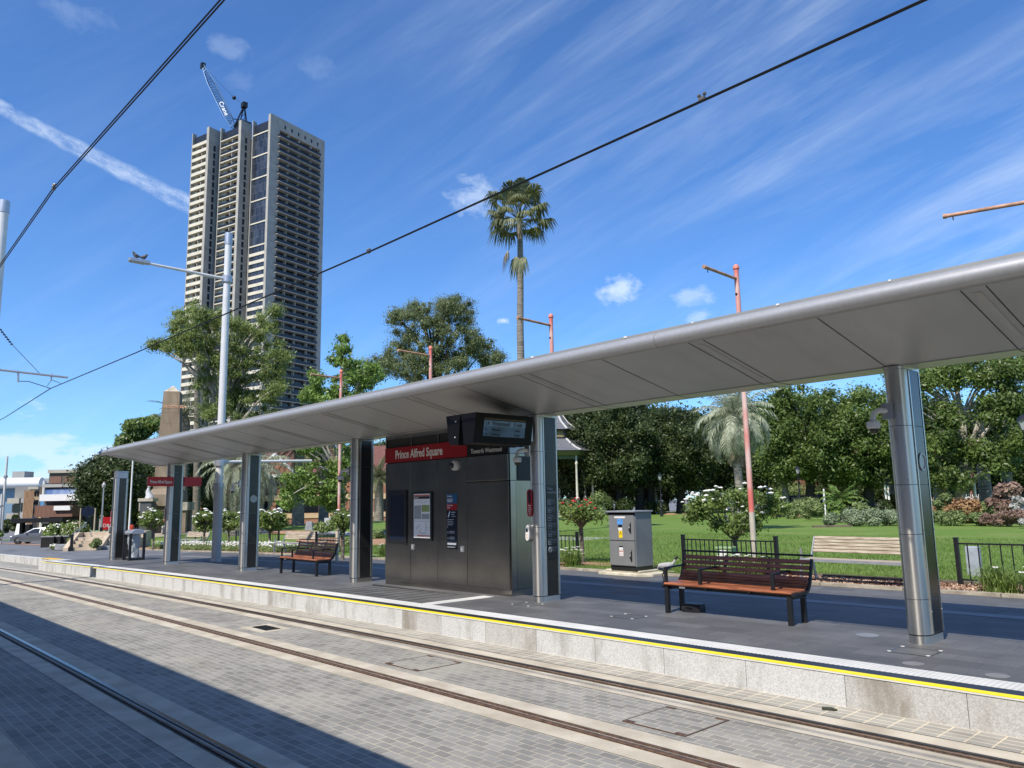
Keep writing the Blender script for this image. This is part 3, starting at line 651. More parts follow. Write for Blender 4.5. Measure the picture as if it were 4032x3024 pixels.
# sign band: red and black
q = MB(); q.box(-.004, kl(-11.79), -.012, .03, zt(2.845), zt(3.165)); q.build('name_sign', red_s, ki)
text('name_text', 'Prince Alfred Square', .255, wht, ki, (.40, -.0135, zt(2.922)), (R_(90), 0, 0), 'LEFT', .80, bold=.005)
q = MB(); q.box(kl(-11.785), KW+.004, -.012, .03, zt(2.845), zt(3.03)); q.build('direction_sign', mat('direction_black', (.008, .008, .009), .35, 0, .1, 4), ki)
text('direction_text', 'Towards Westmead', .128, wht, ki, (kl(-11.66), -.0135, zt(2.885)), (R_(90), 0, 0), 'LEFT', .86)
q = MB(); q.box(0, KW, .034, .06, zt(3.16), zt(3.40)); q.build('clerestory', glassm, ki)
q = MB()
for x in (0.0, .98, 1.93, 2.88, KW-.03): q.box(x, x+.03, .0, .05, zt(3.17), zt(3.36))
q.box(0, KW, -.004, .03, zt(3.355), zt(3.435)); q.build('clerestory_frame', steel_d, ki)
# displays on the front
q = MB(); q.box(kl(-14.56), kl(-13.84), -.03, .0, zt(1.10), zt(2.24)); q.build('screen_housing', black, ki, bev=.004)
q = MB(); q.box(kl(-14.44), kl(-13.93), -.032, -.03, zt(1.18), zt(2.12)); q.build('screen', navy, ki)
q = MB(); q.box(kl(-14.50), kl(-13.86), -.036, -.0, zt(1.06), zt(1.085)); q.build('screen_shelf', steel_d, ki)
q = MB(); q.box(kl(-13.60), kl(-12.93), -.03, .0, zt(1.18), zt(2.19)); q.build('poster_frame', black, ki, bev=.004)
q = MB(); q.box(kl(-13.55), kl(-12.98), -.032, -.03, zt(1.235), zt(2.14)); q.build('poster', mat('poster_paper', (.86, .86, .84), .4, 0, .03, 4), ki)
def pst(nm, x0, x1, z0, z1, mt):
    q = MB(); q.box(kl(x0), kl(x1), -.034, -.032, zt(z0), zt(z1)); return q.build(nm, mt, ki)
orn = mat('poster_orange', (.62, .10, .04), .5, 0, .1, 6); pbk = mat('poster_black', (.02, .02, .025), .4, 0, .1, 5); pgr = mat('map_grey', (.33, .35, .36), .5, 0, .3, 30); pgn = mat('map_green', (.28, .36, .12), .5, 0, .25, 30)
pst('poster_stripe', -13.54, -12.99, 2.095, 2.12, orn); pst('poster_stripe', -13.54, -12.99, 2.035, 2.09, pbk); pst('poster_stripe', -13.42, -12.99, 1.265, 1.29, orn)
text('poster_title', 'Stop guide', .045, wht, ki, (kl(-13.53), -.0345, zt(2.05)), (R_(90), 0, 0), 'LEFT', .8)
pst('poster_map', -13.53, -13.28, 1.62, 1.90, pgr); pst('poster_map', -13.26, -13.0, 1.77, 1.91, pgn); pst('poster_map', -13.26, -13.0, 1.62, 1.73, pgr); pst('poster_stripe', -13.53, -13.0, 1.575, 1.582, pgr)
q = MB(); 
for a, b in (((-13.45, 1.40), (-13.30, 1.52)), ((-13.30, 1.33), (-13.12, 1.33)), ((-13.12, 1.33), (-13.12, 1.56)), ((-13.38, 1.33), (-13.30, 1.40)), ((-13.30, 1.33), (-13.30, 1.45)), ((-13.25, 1.30), (-13.20, 1.34)), ((-13.12, 1.45), (-13.06, 1.45)), ((-13.12, 1.40), (-13.06, 1.40)), ((-13.45, 1.46), (-13.38, 1.48)), ((-13.46, 1.43), (-13.40, 1.44)), ((-13.40, 1.96), (-13.35, 2.0)), ((-13.28, 1.93), (-13.28, 2.01)), ((-13.5, 1.97), (-13.44, 1.98)), ((-13.2, 1.95), (-13.1, 1.98))): q.bar((kl(a[0]), -.0345, zt(a[1])), (kl(b[0]), -.0345, zt(b[1])), .001, .007)
q.build('poster_lines', mat('line_grey', (.30, .30, .31), .5, 0, .1, 5), ki)
def hp(nm, z0, z1, mt, x0=-12.45, x1=-12.12, y=-.006):
    q = MB(); q.box(kl(x0), kl(x1), y, 0.0, zt(z0), zt(z1)); return q.build(nm, mt, ki)
hp('help_panel', 1.93, 2.12, blue_s); hp('help_panel', 1.80, 1.925, red_s); hp('help_panel', 1.18, 1.795, navy); hp('help_panel', 1.04, 1.175, mat('notice_black', (0, 0, 0)))
text('help_text', 'Emergency', .045, wht, ki, (kl(-12.43), -.007, zt(2.065)), (R_(90), 0, 0), 'LEFT', .8); text('help_text', 'HELP', .095, wht, ki, (kl(-12.43), -.007, zt(1.96)), (R_(90), 0, 0), 'LEFT', .85, bold=.001)
text('help_text', 'Prince Alfred\nSquare', .042, wht, ki, (kl(-12.43), -.007, zt(1.88)), (R_(90), 0, 0), 'LEFT', .8)
q = MB(); q.bar((kl(-12.40), -.007, zt(1.66)), (kl(-12.35), -.007, zt(1.76)), .001, .035); q.ball((kl(-12.35), -.007, zt(1.765)), .016, 8, 5, (1, .1, 1)); q.build('help_pictogram', mat('picto_pale', (.55, .62, .7), .5, 0, .1, 4), ki)
q = MB()
for j in range(3): q.box(kl(-12.30), kl(-12.17-.03*(j % 2)), -.007, -.006, zt(1.75-.04*j), zt(1.765-.04*j))
for j in range(4): q.box(kl(-12.43), kl(-12.22-.03*(j % 2)), -.007, -.006, zt(1.61-.035*j), zt(1.622-.035*j))
q.ball((kl(-12.41), -.007, zt(1.36)), .02, 8, 5, (1, .1, 1)); q.ball((kl(-12.41), -.007, zt(1.25)), .018, 8, 5, (1, .1, 1))
for j in range(2): q.box(kl(-12.36), kl(-12.2), -.007, -.006, zt(1.375-.03*j), zt(1.39-.03*j)); q.box(kl(-12.36), kl(-12.2), -.007, -.006, zt(1.262-.03*j), zt(1.277-.03*j))
q.box(kl(-12.43), kl(-12.15), -.007, -.006, zt(1.12), zt(1.16)); q.box(kl(-12.43), kl(-12.18), -.007, -.006, zt(1.07), zt(1.085))
q.build('help_small_print', dim, ki)
q = MB(); q.ball((kl(-12.42), -.012, zt(1.47)), .014, 8, 5); q.build('help_button', galv, ki)
for xk, zk in ((-13.62, 1.04), (-11.96, 1.05)):
    q = MB(); q.box(kl(xk)-.055, kl(xk)+.055, -.012, 0, zt(zk)-.055, zt(zk)+.055); q.build('socket_plate', galv, ki); q = MB(); q.box(kl(xk)-.03, kl(xk)+.005, -.014, -.012, zt(zk)-.03, zt(zk)+.02); q.build('socket_lock', wht, ki)
t = thing('dome_camera', 'white round dome camera fixed high on the kiosk front', 'camera', (-12.16, 9.6, 2.68))
q = MB(); q.tube([(0, 0, 0), (0, -.05, 0), (0, -.07, 0)], [.10, .10, .085], 20); q.build('housing', camw, t)
q = MB(); q.ball((-.03, -.07, 0), .062, 14, 9); q.build('dome', dome, t)

# hanging passenger display
t = thing('departure_display', 'black double sided departure screen hanging beside the kiosk', 'display', (-9.85, 7.85, 3.135))
q = MB(); q.box(-.13, .235, 1.28, 1.455, -.16, .16); q.build('bracket', mat('bracket_steel', (.42, .42, .40), .4, .8, .05, 3), t)
q = MB(); prf = [(.44, .24), (.36, -.24), (.12, -.26), (.08, .10), (.06, .24)]; q.ext([(a, b) for a, b in prf], 0, 1, 'y') 
q = MB(); n = len(prf); vs = [(a, 0.0, b) for a, b in prf]+[(a, 1.28, b) for a, b in prf]; q.add(vs, [tuple(range(n)), tuple(range(2*n-1, n-1, -1))]+[(i, n+i, n+(i+1) % n, (i+1) % n) for i in range(n)]); q.build('screen_case', mat('case_black', (.004, .004, .005), .5, 0, .1, 3, spec=.2), t)
q = MB(); vs = [(-a+.10, 0.0, b) for a, b in prf]+[(-a+.10, 1.28, b) for a, b in prf]; q.add(vs, [tuple(range(n)), tuple(range(2*n-1, n-1, -1))]+[(i, n+i, n+(i+1) % n, (i+1) % n) for i in range(n)]); q.build('screen_case', mat('case_black', (.004, .004, .005), .5, 0, .1, 3, spec=.2), t)
q = MB(); q.box(.02, .08, .1, 1.2, -.14, .20); q.build('spine', black, t)
for yy in (.1,):
    q = MB(); q.ball((-.08, -.002, .13), .014, 8, 5); q.build('bolt', galv, t); q = MB(); q.ball((-.10, -.002, -.13), .014, 8, 5); q.build('bolt', galv, t)
tl = math.atan2(.08, .48)
def on(sx, z): return .44-(.24-z)*(.08/.48)+sx
q = MB(); q.add([(on(.002, .13), .19, .13), (on(.002, -.13), .19, -.13), (on(.002, -.13), 1.11, -.13), (on(.002, .13), 1.11, .13)], [(0, 1, 2, 3)]); q.build('screen', mat('screen_glow', (.030, .055, .10), .15, 0, .3, 3, emit=.35), t)
q = MB(); q.add([(on(.004, .12), .19, .12), (on(.004, .035), .19, .035), (on(.004, .035), 1.11, .035), (on(.004, .12), 1.11, .12)], [(0, 1, 2, 3)]); q.build('screen_row', mat('screen_row', (.055, .095, .15), .2, 0, .1, 3, emit=.35), t)
q = MB(); q.add([(on(.003, .165), .19, .165), (on(.003, .137), .19, .137), (on(.003, .137), 1.11, .137), (on(.003, .165), 1.11, .165)], [(0, 1, 2, 3)]); q.build('screen_header', mat('screen_header', (.06, .03, .025), .3, 0, .6, 40), t)
tb_ = mat('screen_text', (.012, .02, .035), .4, 0, .05, 4)
for (s_, yy, z_, sz) in (('L4', .22, .048, .10), ('Westmead', .36, .048, .105), ('5 min', .84, .048, .10), ('L4', .22, -.035, .05), ('Westmead', .36, -.035, .05), ('13 min', .87, -.035, .05), ('L4', .22, -.11, .05), ('Westmead', .36, -.11, .05), ('21 min', .87, -.11, .05)):
    text('screen_text', s_, sz, tb_, t, (on(.0055, z_), yy, z_), (R_(90)+tl, 0, R_(90)), 'LEFT', .85, bold=.0015)
# ------------------------------------------------------------------ benches on the platform
wood = mat('jarrah_slats', (.17, .052, .022), .42, 0, .3, 4, .1, 30, col2=(.37, .13, .058), stretch=(1, 8, 8), coat=.15)
wgrey = mat('weathered_slats', (.22, .16, .11), .8, 0, .3, 3, .2, 30, col2=(.46, .39, .31), stretch=(1.2, 14, 14), fac=(.3, .6))
def platform_bench(x, y, label, rz=0):
    t = thing('timber_bench', label, 'bench', (x, y, G(x, y)), rz, 'timber slat benches on the platform')
    L = 2.06
    prof = [(0.0, .405), (.03, .425), (.10, .432), (.18, .430), (.26, .426), (.34, .428), (.405, .447), (.455, .49), (.490, .545), (.515, .61), (.537, .675), (.558, .74), (.580, .805), (.596, .855)]
    def at_(s):
        d = 0
        for a, b in zip(prof, prof[1:]):
            l_ = math.hypot(b[0]-a[0], b[1]-a[1])
            if d+l_ >= s: u = (s-d)/l_; return (a[0]+(b[0]-a[0])*u, a[1]+(b[1]-a[1])*u), math.atan2(b[1]-a[1], b[0]-a[0])
            d += l_
        return prof[-1], math.atan2(1, .3)
    tot = sum(math.hypot(b[0]-a[0], b[1]-a[1]) for a, b in zip(prof, prof[1:]))
    s = .012; k = 0
    while s < tot-.03:
        w = .042 if s < .50 else .056; gap = .006 if s < .50 else .022
        (py, pz), an = at_(s+w/2)
        m = MB(); m.bx((L/2, py, pz), (L-.03, w, .022), 0, an); m.build('slat', wood, t, bev=.003); s += w+gap; k += 1
    for xx in (0.0, .74, 1.43, L):
        m = MB()
        for a, b in zip(prof, prof[1:]):
            o = .028; m.bar((xx, a[0]+.012, a[1]-o), (xx, b[0]+.012, b[1]-o), .035, .034, (1, 0, 0))
        m.build('rib', black, t)
    m = MB(); m.bar((-.018, .597, .875), (L+.018, .597, .875), .03, .028); m.bar((0, .10, .385), (L, .10, .385), .05, .05); m.bar((0, .38, .385), (L, .38, .385), .05, .05)
    m.build('frame_rail', black, t)
    for xx in (.05, L-.06):
        m = MB(); m.bar((xx, .02, .36), (xx, .43, .36), .055, .045); m.build('leg_rail', black, t)
        for yy in (.045, .405):
            m = MB(); m.box(xx-.03, xx+.03, yy-.03, yy+.03, 0, .345); m.build('leg', black, t, bev=.004)
    for xx in (.02, .62, L-.30):
        m = MB(); m.bar((xx, .07, .43), (xx, .07, .645), .05, .03, (0, 1, 0)); m.bar((xx, .055, .65), (xx, .53, .665), .05, .022); m.build('armrest', black, t)
    m = MB(); m.box(.30, .40, -.002, .004, .375, .398); m.build('maker_plate', galv, t)
    return t
b1 = platform_bench(-7.22, 9.61, 'long dark red timber slat bench right of the kiosk, with three black armrests')
b2 = copy_tree(b1, (-19.93, 9.66, G(-19.9, 9.7)), 0, 'dark red timber slat bench between the two columns left of the kiosk')
# rodent bait box under the bench
t = thing('bait_box', 'small black plastic box lying under the long timber bench', 'box', (-6.95, 9.98, G(-7, 10)), .12)
m = MB(); m.prism([(-.15, -.08), (-.10, -.11), (.10, -.11), (.15, -.08), (.15, .10), (-.15, .10)], 0, .09); m.build('body', black, t, bev=.008)
m = MB(); m.prism([(-.155, -.07), (-.09, -.10), (.09, -.10), (.155, -.07), (.15, .10), (-.15, .10)], .092, .125); m.build('lid', black, t, bev=.01)
m = MB(); m.ball((-.12, -.10, .045), .028, 10, 6, (1, .3, 1)); m.build('entry_hole', rub, t)

# ------------------------------------------------------------------ litter bin
bx, by = -33.45, 9.65; t = thing('litter_bin', 'black framed litter bin with clear plastic bag and sloped steel top', 'bin', (bx, by, G(bx, by)), R_(-3))
m = MB()
for xx in (0, .90):
    for yy in (0, .50): m.box(xx-.045, xx+.045, yy-.045, yy+.045, 0, 1.05)
m.box(0, .9, .02, .06, .02, .10); m.box(0, .9, .46, .50, .02, .10); m.box(-.02, .02, 0, .5, .03, .09); m.box(.88, .92, 0, .5, .03, .09)
m.build('frame', black, t, bev=.004)
m = MB(); m.box(.0, .04, .03, .47, .1, 1.05); m.build('side_panel', panel_dk, t)
m = MB(); m.ext([(-.03, 1.02), (-.03, 1.06), (.12, 1.20), (.40, 1.20), (.53, 1.06), (.53, 1.02)], -.03, .93, 'x'); m.build('top', galv, t, bev=.01)
m = MB(); m.box(.03, .87, -.028, -.008, 1.0, 1.03); m.build('bag_rail', galv, t)
bag = bpy.data.materials.new('clear_bag'); bag.use_nodes = True; p_ = bag.node_tree.nodes['Principled BSDF']; p_.inputs['Base Color'].default_value = (.62, .68, .72, 1); p_.inputs['Roughness'].default_value = .18; p_.inputs['Alpha'].default_value = .62
m = MB(); na, nb_ = 26, 18; vs = []
for j in range(nb_+1):
    zz_ = 1.0-.86*j/nb_; s = 1-.55*max(0, j/nb_-.25)
    for i in range(na):
        a = 2*math.pi*i/na; w = 1+.06*math.sin(a*5+j*.9)+.05*math.sin(a*9-j*.6)
        vs.append((.45+.36*s*w*math.copysign(abs(math.cos(a))**.6, math.cos(a)), .24+.21*s*w*math.copysign(abs(math.sin(a))**.6, math.sin(a)), zz_+.02*math.sin(a*3+j)))
m.add(vs, [(j*na+i, j*na+(i+1) % na, (j+1)*na+(i+1) % na, (j+1)*na+i) for j in range(nb_) for i in range(na)]+[tuple(nb_*na+i for i in range(na))], True); m.build('plastic_bag', bag, t)
m = MB(); m.box(.15, .75, .05, .42, .10, .13); m.build('base_plate', galv, t)
m = MB(); m.ball((.47, .10, .19), .07, 8, 5, (1.2, .8, .8)); m.build('rubbish', mat('rubbish', (.12, .10, .08), .7, 0, .5, 12), t)
t = thing('red_cup', 'small orange red carton standing on the litter bin top', 'litter', (bx+.42, by+.12, G(bx, by)+1.2)); m = MB(); m.lathe([(.07, 0), (.095, .08), (.075, .17), (.01, .18)], (0, 0, 0), 14); m.build('carton', mat('carton_red', (.45, .05, .02), .5, 0, .2, 8), t)

# ------------------------------------------------------------------ electrical cabinet
cgx, cgy = -12.02, 13.98; cz = G(cgx, cgy)
t = thing('slab', 'pale concrete slab under the grey electrical cabinet', 'plinth', (cgx, cgy, cz)); conc = mat('old_concrete', (.42, .38, .29), .9, 0, .3, 5, .4, 30, col2=(.62, .58, .47))
m = MB(); m.prism([(-.28, -.05), (1.00, -.10), (1.20, .10), (1.18, .95), (-.25, .95)], -.05, .07); m.prism([(-.10, .0), (.90, -.0), (.90, .72), (-.10, .72)], .07, .12); m.build('concrete', conc, t, bev=.02)
t = thing('electrical_cabinet', 'grey two-door electrical cabinet with yellow warning sticker', 'cabinet', (cgx+.10, cgy-.03, cz+.12)); t.scale = (.89, 1, .905); cgrey = mat('cabinet_grey', (.21, .215, .22), .5, .1, .06, 3, .05, 20); cside = mat('cabinet_side', (.19, .195, .20), .45, .2, .12, 2)
m = MB(); m.box(0, .86, 0, .60, .10, 1.43); m.build('body', cside, t, bev=.006)
m = MB(); m.box(.0, .86, .01, .58, .0, .10); m.build('plinth', panel_dk, t)
for z0_, z1_ in ((.12, .72), (.74, 1.36)):
    m = MB(); m.box(.01, .83, -.025, .0, z0_, z1_); d_ = m.build('door', cgrey, t, bev=.004)
    zz_ = (z0_+z1_)/2-.02 if z0_ > .5 else (z0_+z1_)/2-.08
    m = MB(); m.box(.715, .74, -.05, -.025, zz_-.10, zz_+.16); m.ball((.72, -.06, zz_-.02), .03, 8, 5, (1, .6, 1.4)); m.build('handle', black, d_); m = MB(); m.ball((.727, -.055, zz_+.14), .014, 8, 5); m.ball((.72, -.075, zz_+.03), .016, 8, 5, (1, .5, 1)); m.build('lock', galv, d_)
m = MB(); m.box(-.04, .90, -.07, .62, 1.435, 1.475); m.build('roof', mat('cabinet_roof', (.30, .31, .32), .5, .2, .05, 3), t, bev=.006)
m = MB(); m.box(.0, .84, -.03, .0, 1.37, 1.43); m.build('shadow_gap', rub, t)
def stick(x0, x1, z0, z1, mt, nm='sticker'):
    m = MB(); m.box(x0, x1, -.0275, -.025, z0, z1); return m.build(nm, mt, t)
stick(.20, .56, 1.29, 1.335, white_p); stick(.29, .48, 1.13, 1.27, mat('sticker_blue', (.10, .28, .62), .5, 0, .5, 30)); stick(.32, .45, 1.06, 1.125, black); stick(.32, .45, .98, 1.055, white_p)
yl = mat('warning_yellow', (.85, .62, .02), .5, 0, .04, 4); stick(.335, .45, .80, .975, yl)
m = MB()
for a, b in (((.355, .89), (.43, .89)), ((.355, .89), (.393, .955)), ((.43, .89), (.393, .955))): m.bar((a[0], -.028, a[1]), (b[0], -.028, b[1]), .002, .007)
m.bar((.395, -.028, .94), (.389, -.028, .90), .002, .007); m.build('warning_symbol', black, t)
stick(.33, .45, .57, .60, black); stick(.33, .45, .50, .565, white_p); stick(.33, .46, .35, .49, white_p); m = MB(); m.box(.335, .455, -.029, -.0275, .455, .478)
for j in range(3): m.box(.35, .44, -.029, -.0275, .37+j*.025, .376+j*.025)
m.build('sticker_print', mat('print_red', (.55, .15, .10), .5, 0, .2, 20), t)

# green pillar box and stone bollard
p0 = Vector((-10.64, 16.77, 0)); p0.z = G(p0.x, p0.y)
t = thing('pillar_box', 'pale green service pillar with white number plates behind the long bench', 'service box', p0, .25); pg = mat('pillar_green', (.22, .33, .16), .5, 0, .1, 6)
m = MB(); m.box(-.20, .20, -.16, .16, 0, .46); m.build('body', pg, t, bev=.02); m = MB(); m.box(-.22, .22, -.18, .18, .46, .52); m.build('lid', pg, t, bev=.015)
m = MB(); m.box(-.11, .05, -.163, -.160, .33, .45); m.box(-.17, .09, -.165, -.161, .20, .325); m.build('plate', white_p, t); text('number', '16686', .095, black, t, (-.165, -.167, .225), (R_(90), 0, 0), 'LEFT', .85); text('number', 'SERVICE', .035, black, t, (-.10, -.167, .38), (R_(90), 0, 0), 'LEFT', .8)
sp = px(3840, 2260, 18.2); z_ = G(sp.x, sp.y); m = MB(); m.box(-.13, .13, -.06, .06, 0, .62); o = m.build('stone_marker', mat('marker_stone', (.30, .33, .38), .7, 0, .15, 6), None, (sp.x, sp.y, z_), bev=.02); tag(o, 'pale blue grey stone marker slab behind the fence at the right edge', 'marker')

# ------------------------------------------------------------------ garden beds, kerb, lawn
bark = mat('bark_mulch', (.16, .07, .035), .9, 0, .5, 22, .9, 30, col2=(.50, .30, .18), coord='World')
grass = bpy.data.materials.new('lawn_grass'); grass.use_nodes = True
def grassmat(m, c1, c2, c3):
    n = m.node_tree.nodes; l = m.node_tree.links; p = n['Principled BSDF']; p.inputs['Roughness'].default_value = .8; p.inputs['Specular IOR Level'].default_value = .2
    gm = n.new('ShaderNodeNewGeometry'); a = n.new('ShaderNodeTexNoise'); a.inputs['Scale'].default_value = 9; a.inputs['Detail'].default_value = 8; a.inputs['Roughness'].default_value = .75; l.new(gm.outputs['Position'], a.inputs['Vector'])
    b = n.new('ShaderNodeTexNoise'); b.inputs['Scale'].default_value = .35; b.inputs['Detail'].default_value = 5; l.new(gm.outputs['Position'], b.inputs['Vector'])
    r = n.new('ShaderNodeValToRGB'); e = r.color_ramp.elements; e[0].position = .36; e[0].color = (*c1, 1); e[1].position = .64; e[1].color = (*c2, 1); l.new(a.outputs['Fac'], r.inputs[0])
    r2 = n.new('ShaderNodeMapRange'); r2.inputs[1].default_value = .42; r2.inputs[2].default_value = .66; r2.inputs[3].default_value = 0; r2.inputs[4].default_value = .8; l.new(b.outputs['Fac'], r2.inputs[0])
    x = n.new('ShaderNodeMix'); x.data_type = 'RGBA'; l.new(r2.outputs[0], x.inputs['Factor']); l.new(r.outputs[0], x.inputs[6]); x.inputs[7].default_value = (*c3, 1); l.new(x.outputs[2], p.inputs['Base Color'])
    bp = n.new('ShaderNodeBump'); bp.inputs['Strength'].default_value = .8; bp.inputs['Distance'].default_value = .05; l.new(a.outputs['Fac'], bp.inputs['Height']); l.new(bp.outputs[0], n['Principled BSDF'].inputs['Normal'])
grassmat(grass, (.075, .14, .018), (.15, .25, .045), (.17, .22, .06))
sheet('garden_bed', rng(-90, 14, 2.5), [14.55, 15.2, 16.2, 17.3], lambda x, y: G(x, y)+.012, bark)
LAWN_Y0 = 15.95
sheet('lawn', rng(-64, 60, 4), [LAWN_Y0]+rng(17, 47, 3)+[56, 66, 78, 96], lambda x, y: G(x, y)+.03, grass)
sheet('lawn_far_left', rng(-118, -64, 4), rng(18.5, 60, 4), lambda x, y: G(x, y)+.026, grass)
sheet('mulch_patch', rng(-15.2, -12.3, .5), [15.25, 15.7, 16.3], lambda x, y: G(x, y)+.055, bark)
sheet('grass_verge', rng(-14.0, -9.2, .8), [14.52, 14.95, 15.4, 15.96], lambda x, y: G(x, y)+.028, grass)
sheet('grass_verge_left', rng(-29, -17, 2), [14.52, 15.3, 15.96], lambda x, y: G(x, y)+.028, grass)
sheet('park_path', rng(-66, -24, 3), [26, 28.5], lambda x, y: G(x, y)+.034, mat('path_grey', (.34, .34, .33), .8, 0, .1, 2))
m = MB(); xs = rng(-60, 14, 1.5)
for a, b in zip(xs, xs[1:]):
    q0, q1 = G(a, 14.5), G(b, 14.5)
    m.add([(a+.01, 14.38, q0-.05), (b-.01, 14.38, q1-.05), (b-.01, 14.55, q1-.05), (a+.01, 14.55, q0-.05), (a+.01, 14.38, q0+.05), (b-.01, 14.38, q1+.05), (b-.01, 14.55, q1+.05), (a+.01, 14.55, q0+.05)], [(4, 5, 6, 7), (0, 1, 5, 4), (2, 3, 7, 6), (3, 0, 4, 7), (1, 2, 6, 5)])
o = m.build('garden_kerb', mat('sandstone_kerb', (.20, .17, .13), .9, 0, .3, 3, .6, 12, col2=(.42, .38, .30))); o['kind'] = 'structure'
m = MB(); xs = rng(-9.2, 14, 1.2)
for a, b in zip(xs, xs[1:]): m.box(a+.01, b-.01, 15.86, 15.98, G(a, 15.9)-.05, G(a, 15.9)+.07)
o = m.build('lawn_edging', mat('edging_timber', (.13, .10, .075), .9, 0, .3, 4)); o['kind'] = 'structure'
# grass blades on the nearer lawn
def npmesh(name, V_, F_, m, parent=None, attr=None, smooth=False):
    me = bpy.data.meshes.new(name); V_ = np.asarray(V_, np.float32); F_ = np.asarray(F_, np.int32); k_ = F_.shape[1]
    me.vertices.add(len(V_)); me.vertices.foreach_set('co', V_.ravel()); me.loops.add(F_.size); me.loops.foreach_set('vertex_index', F_.ravel())
    me.polygons.add(len(F_)); me.polygons.foreach_set('loop_start', np.arange(0, F_.size, k_, dtype=np.int32)); me.polygons.foreach_set('loop_total', np.full(len(F_), k_, np.int32))
    if attr is not None:
        a = me.attributes.new('rnd', 'FLOAT', 'FACE'); a.data.foreach_set('value', np.asarray(attr, np.float32))
    me.update(); me.validate(); 
    for q in (m if isinstance(m, (list, tuple)) else [m]): me.materials.append(q)
    o = bpy.data.objects.new(name, me); COL.objects.link(o)
    if parent: o.parent = parent
    return o
def blades(n, xr, yr, h, w, fz, lean=.35, hv=.5):
    x = RNG.uniform(*xr, n); y = yr[0]+(yr[1]-yr[0])*RNG.random(n)**1.6; z = np.array([fz(a, b) for a, b in zip(x, y)])
    an = RNG.uniform(0, np.pi, n); hh = h*(1-hv+2*hv*RNG.random(n)); le = RNG.normal(0, lean, (n, 2))*hh[:, None]
    a = np.stack([x-np.cos(an)*w, y-np.sin(an)*w, z], 1); b = np.stack([x+np.cos(an)*w, y+np.sin(an)*w, z], 1); c = np.stack([x+le[:, 0], y+le[:, 1], z+hh], 1)
    V_ = np.stack([a, b, c], 1).reshape(-1, 3); return V_, np.arange(3*n).reshape(-1, 3), RNG.random(n)
gl = leafmat('grass_blade', (.08, .15, .018), (.16, .27, .045), (.24, .33, .09), .4, .6, .5)
V_, F_, A_ = blades(150000, (-40, 6), (15.98, 34), .075, .012, lambda x, y: G(x, y)+.02)
tag(npmesh('grass_blades', V_, F_, gl, None, A_), kind='stuff')
V_, F_, A_ = blades(9000, (-13.9, -9.3), (14.56, 15.95), .06, .008, lambda x, y: G(x, y)+.02); o = npmesh('verge_grass', V_, F_, gl, None, A_); tag(o, kind='stuff')

# bark chips scattered
n = 14000; x = RNG.uniform(-9, 3, n); y = RNG.uniform(14.58, 15.85, n); z = np.array([G(a, b)+.02 for a, b in zip(x, y)])
an = RNG.uniform(0, np.pi, n); L_ = RNG.uniform(.012, .035, n); w_ = L_*.4; dx_ = np.stack([np.cos(an)*L_, np.sin(an)*L_, RNG.normal(0, .3, n)*L_], 1); dy_ = np.stack([-np.sin(an)*w_, np.cos(an)*w_, RNG.normal(0, .2, n)*L_], 1); c = np.stack([x, y, z+.004], 1)
V_ = np.stack([c-dx_-dy_, c+dx_-dy_, c+dx_+dy_, c-dx_+dy_], 1).reshape(-1, 3)
tag(npmesh('bark_chips', V_, np.arange(4*n).reshape(-1, 4), leafmat('bark_chip', (.13, .055, .03), (.42, .22, .12), (.62, .45, .32), .0, .8), None, RNG.random(n)), kind='stuff')

# ------------------------------------------------------------------ fences
def fence(p0, p1, label, h=.82, bars=14, posts=(0, 1), pad=.12):
    p0, p1 = Vector((*p0, 0)), Vector((*p1, 0)); d = p1-p0; L = d.length; a = math.atan2(d.y, d.x); p0.z = G(p0.x, p0.y)
    dz_ = G(p1.x, p1.y)-p0.z
    t = thing('garden_fence', label, 'fence', p0, a, 'low black garden fences'); t.rotation_euler = (0, -math.atan2(dz_, L), a)
    for k in posts:
        m = MB(); m.box(k*L-.035, k*L+.035, -.035, .035, -.05, h+.03); m.box(k*L-.042, k*L+.042, -.042, .042, h+.03, h+.05); m.build('post', black, t)
    m = MB(); m.bar((0, 0, h-.06), (L, 0, h-.06), .028, .028); m.bar((0, 0, pad), (L, 0, pad), .028, .028); m.build('rail', black, t)
    for i in range(1, bars): 
        if not any(abs(i/bars-k) < .02 for k in posts): m = MB(); m.box(i/bars*L-.009, i/bars*L+.009, -.009, .009, pad, h-.06); m.build('baluster', black, t)
    return t
fence((-5.12, 15.67), (-1.4, 15.62), 'low black fence at the right edge behind the nearest column', bars=21)
fence((-10.8, 15.25), (-8.35, 15.05), 'low black fence behind the long timber bench, around the white rose tree', bars=20)
fence((-18.6, 16.1), (-14.85, 16.0), 'low black fence between the kiosk column and the grey cabinet', bars=24)
fence((-28.9, 15.6), (-26.8, 15.6), 'low black fence behind the small timber bench', bars=18)
fence((-54.0, 18.9), (-45.6, 18.1), 'long low black fence on the left, behind the tall tram pole', bars=40, posts=(0, .5, 1))
fence((-45.2, 18.1), (-36.6, 17.7), 'low black fence left of the grey park bench', bars=44, posts=(0, .33, .66, 1))

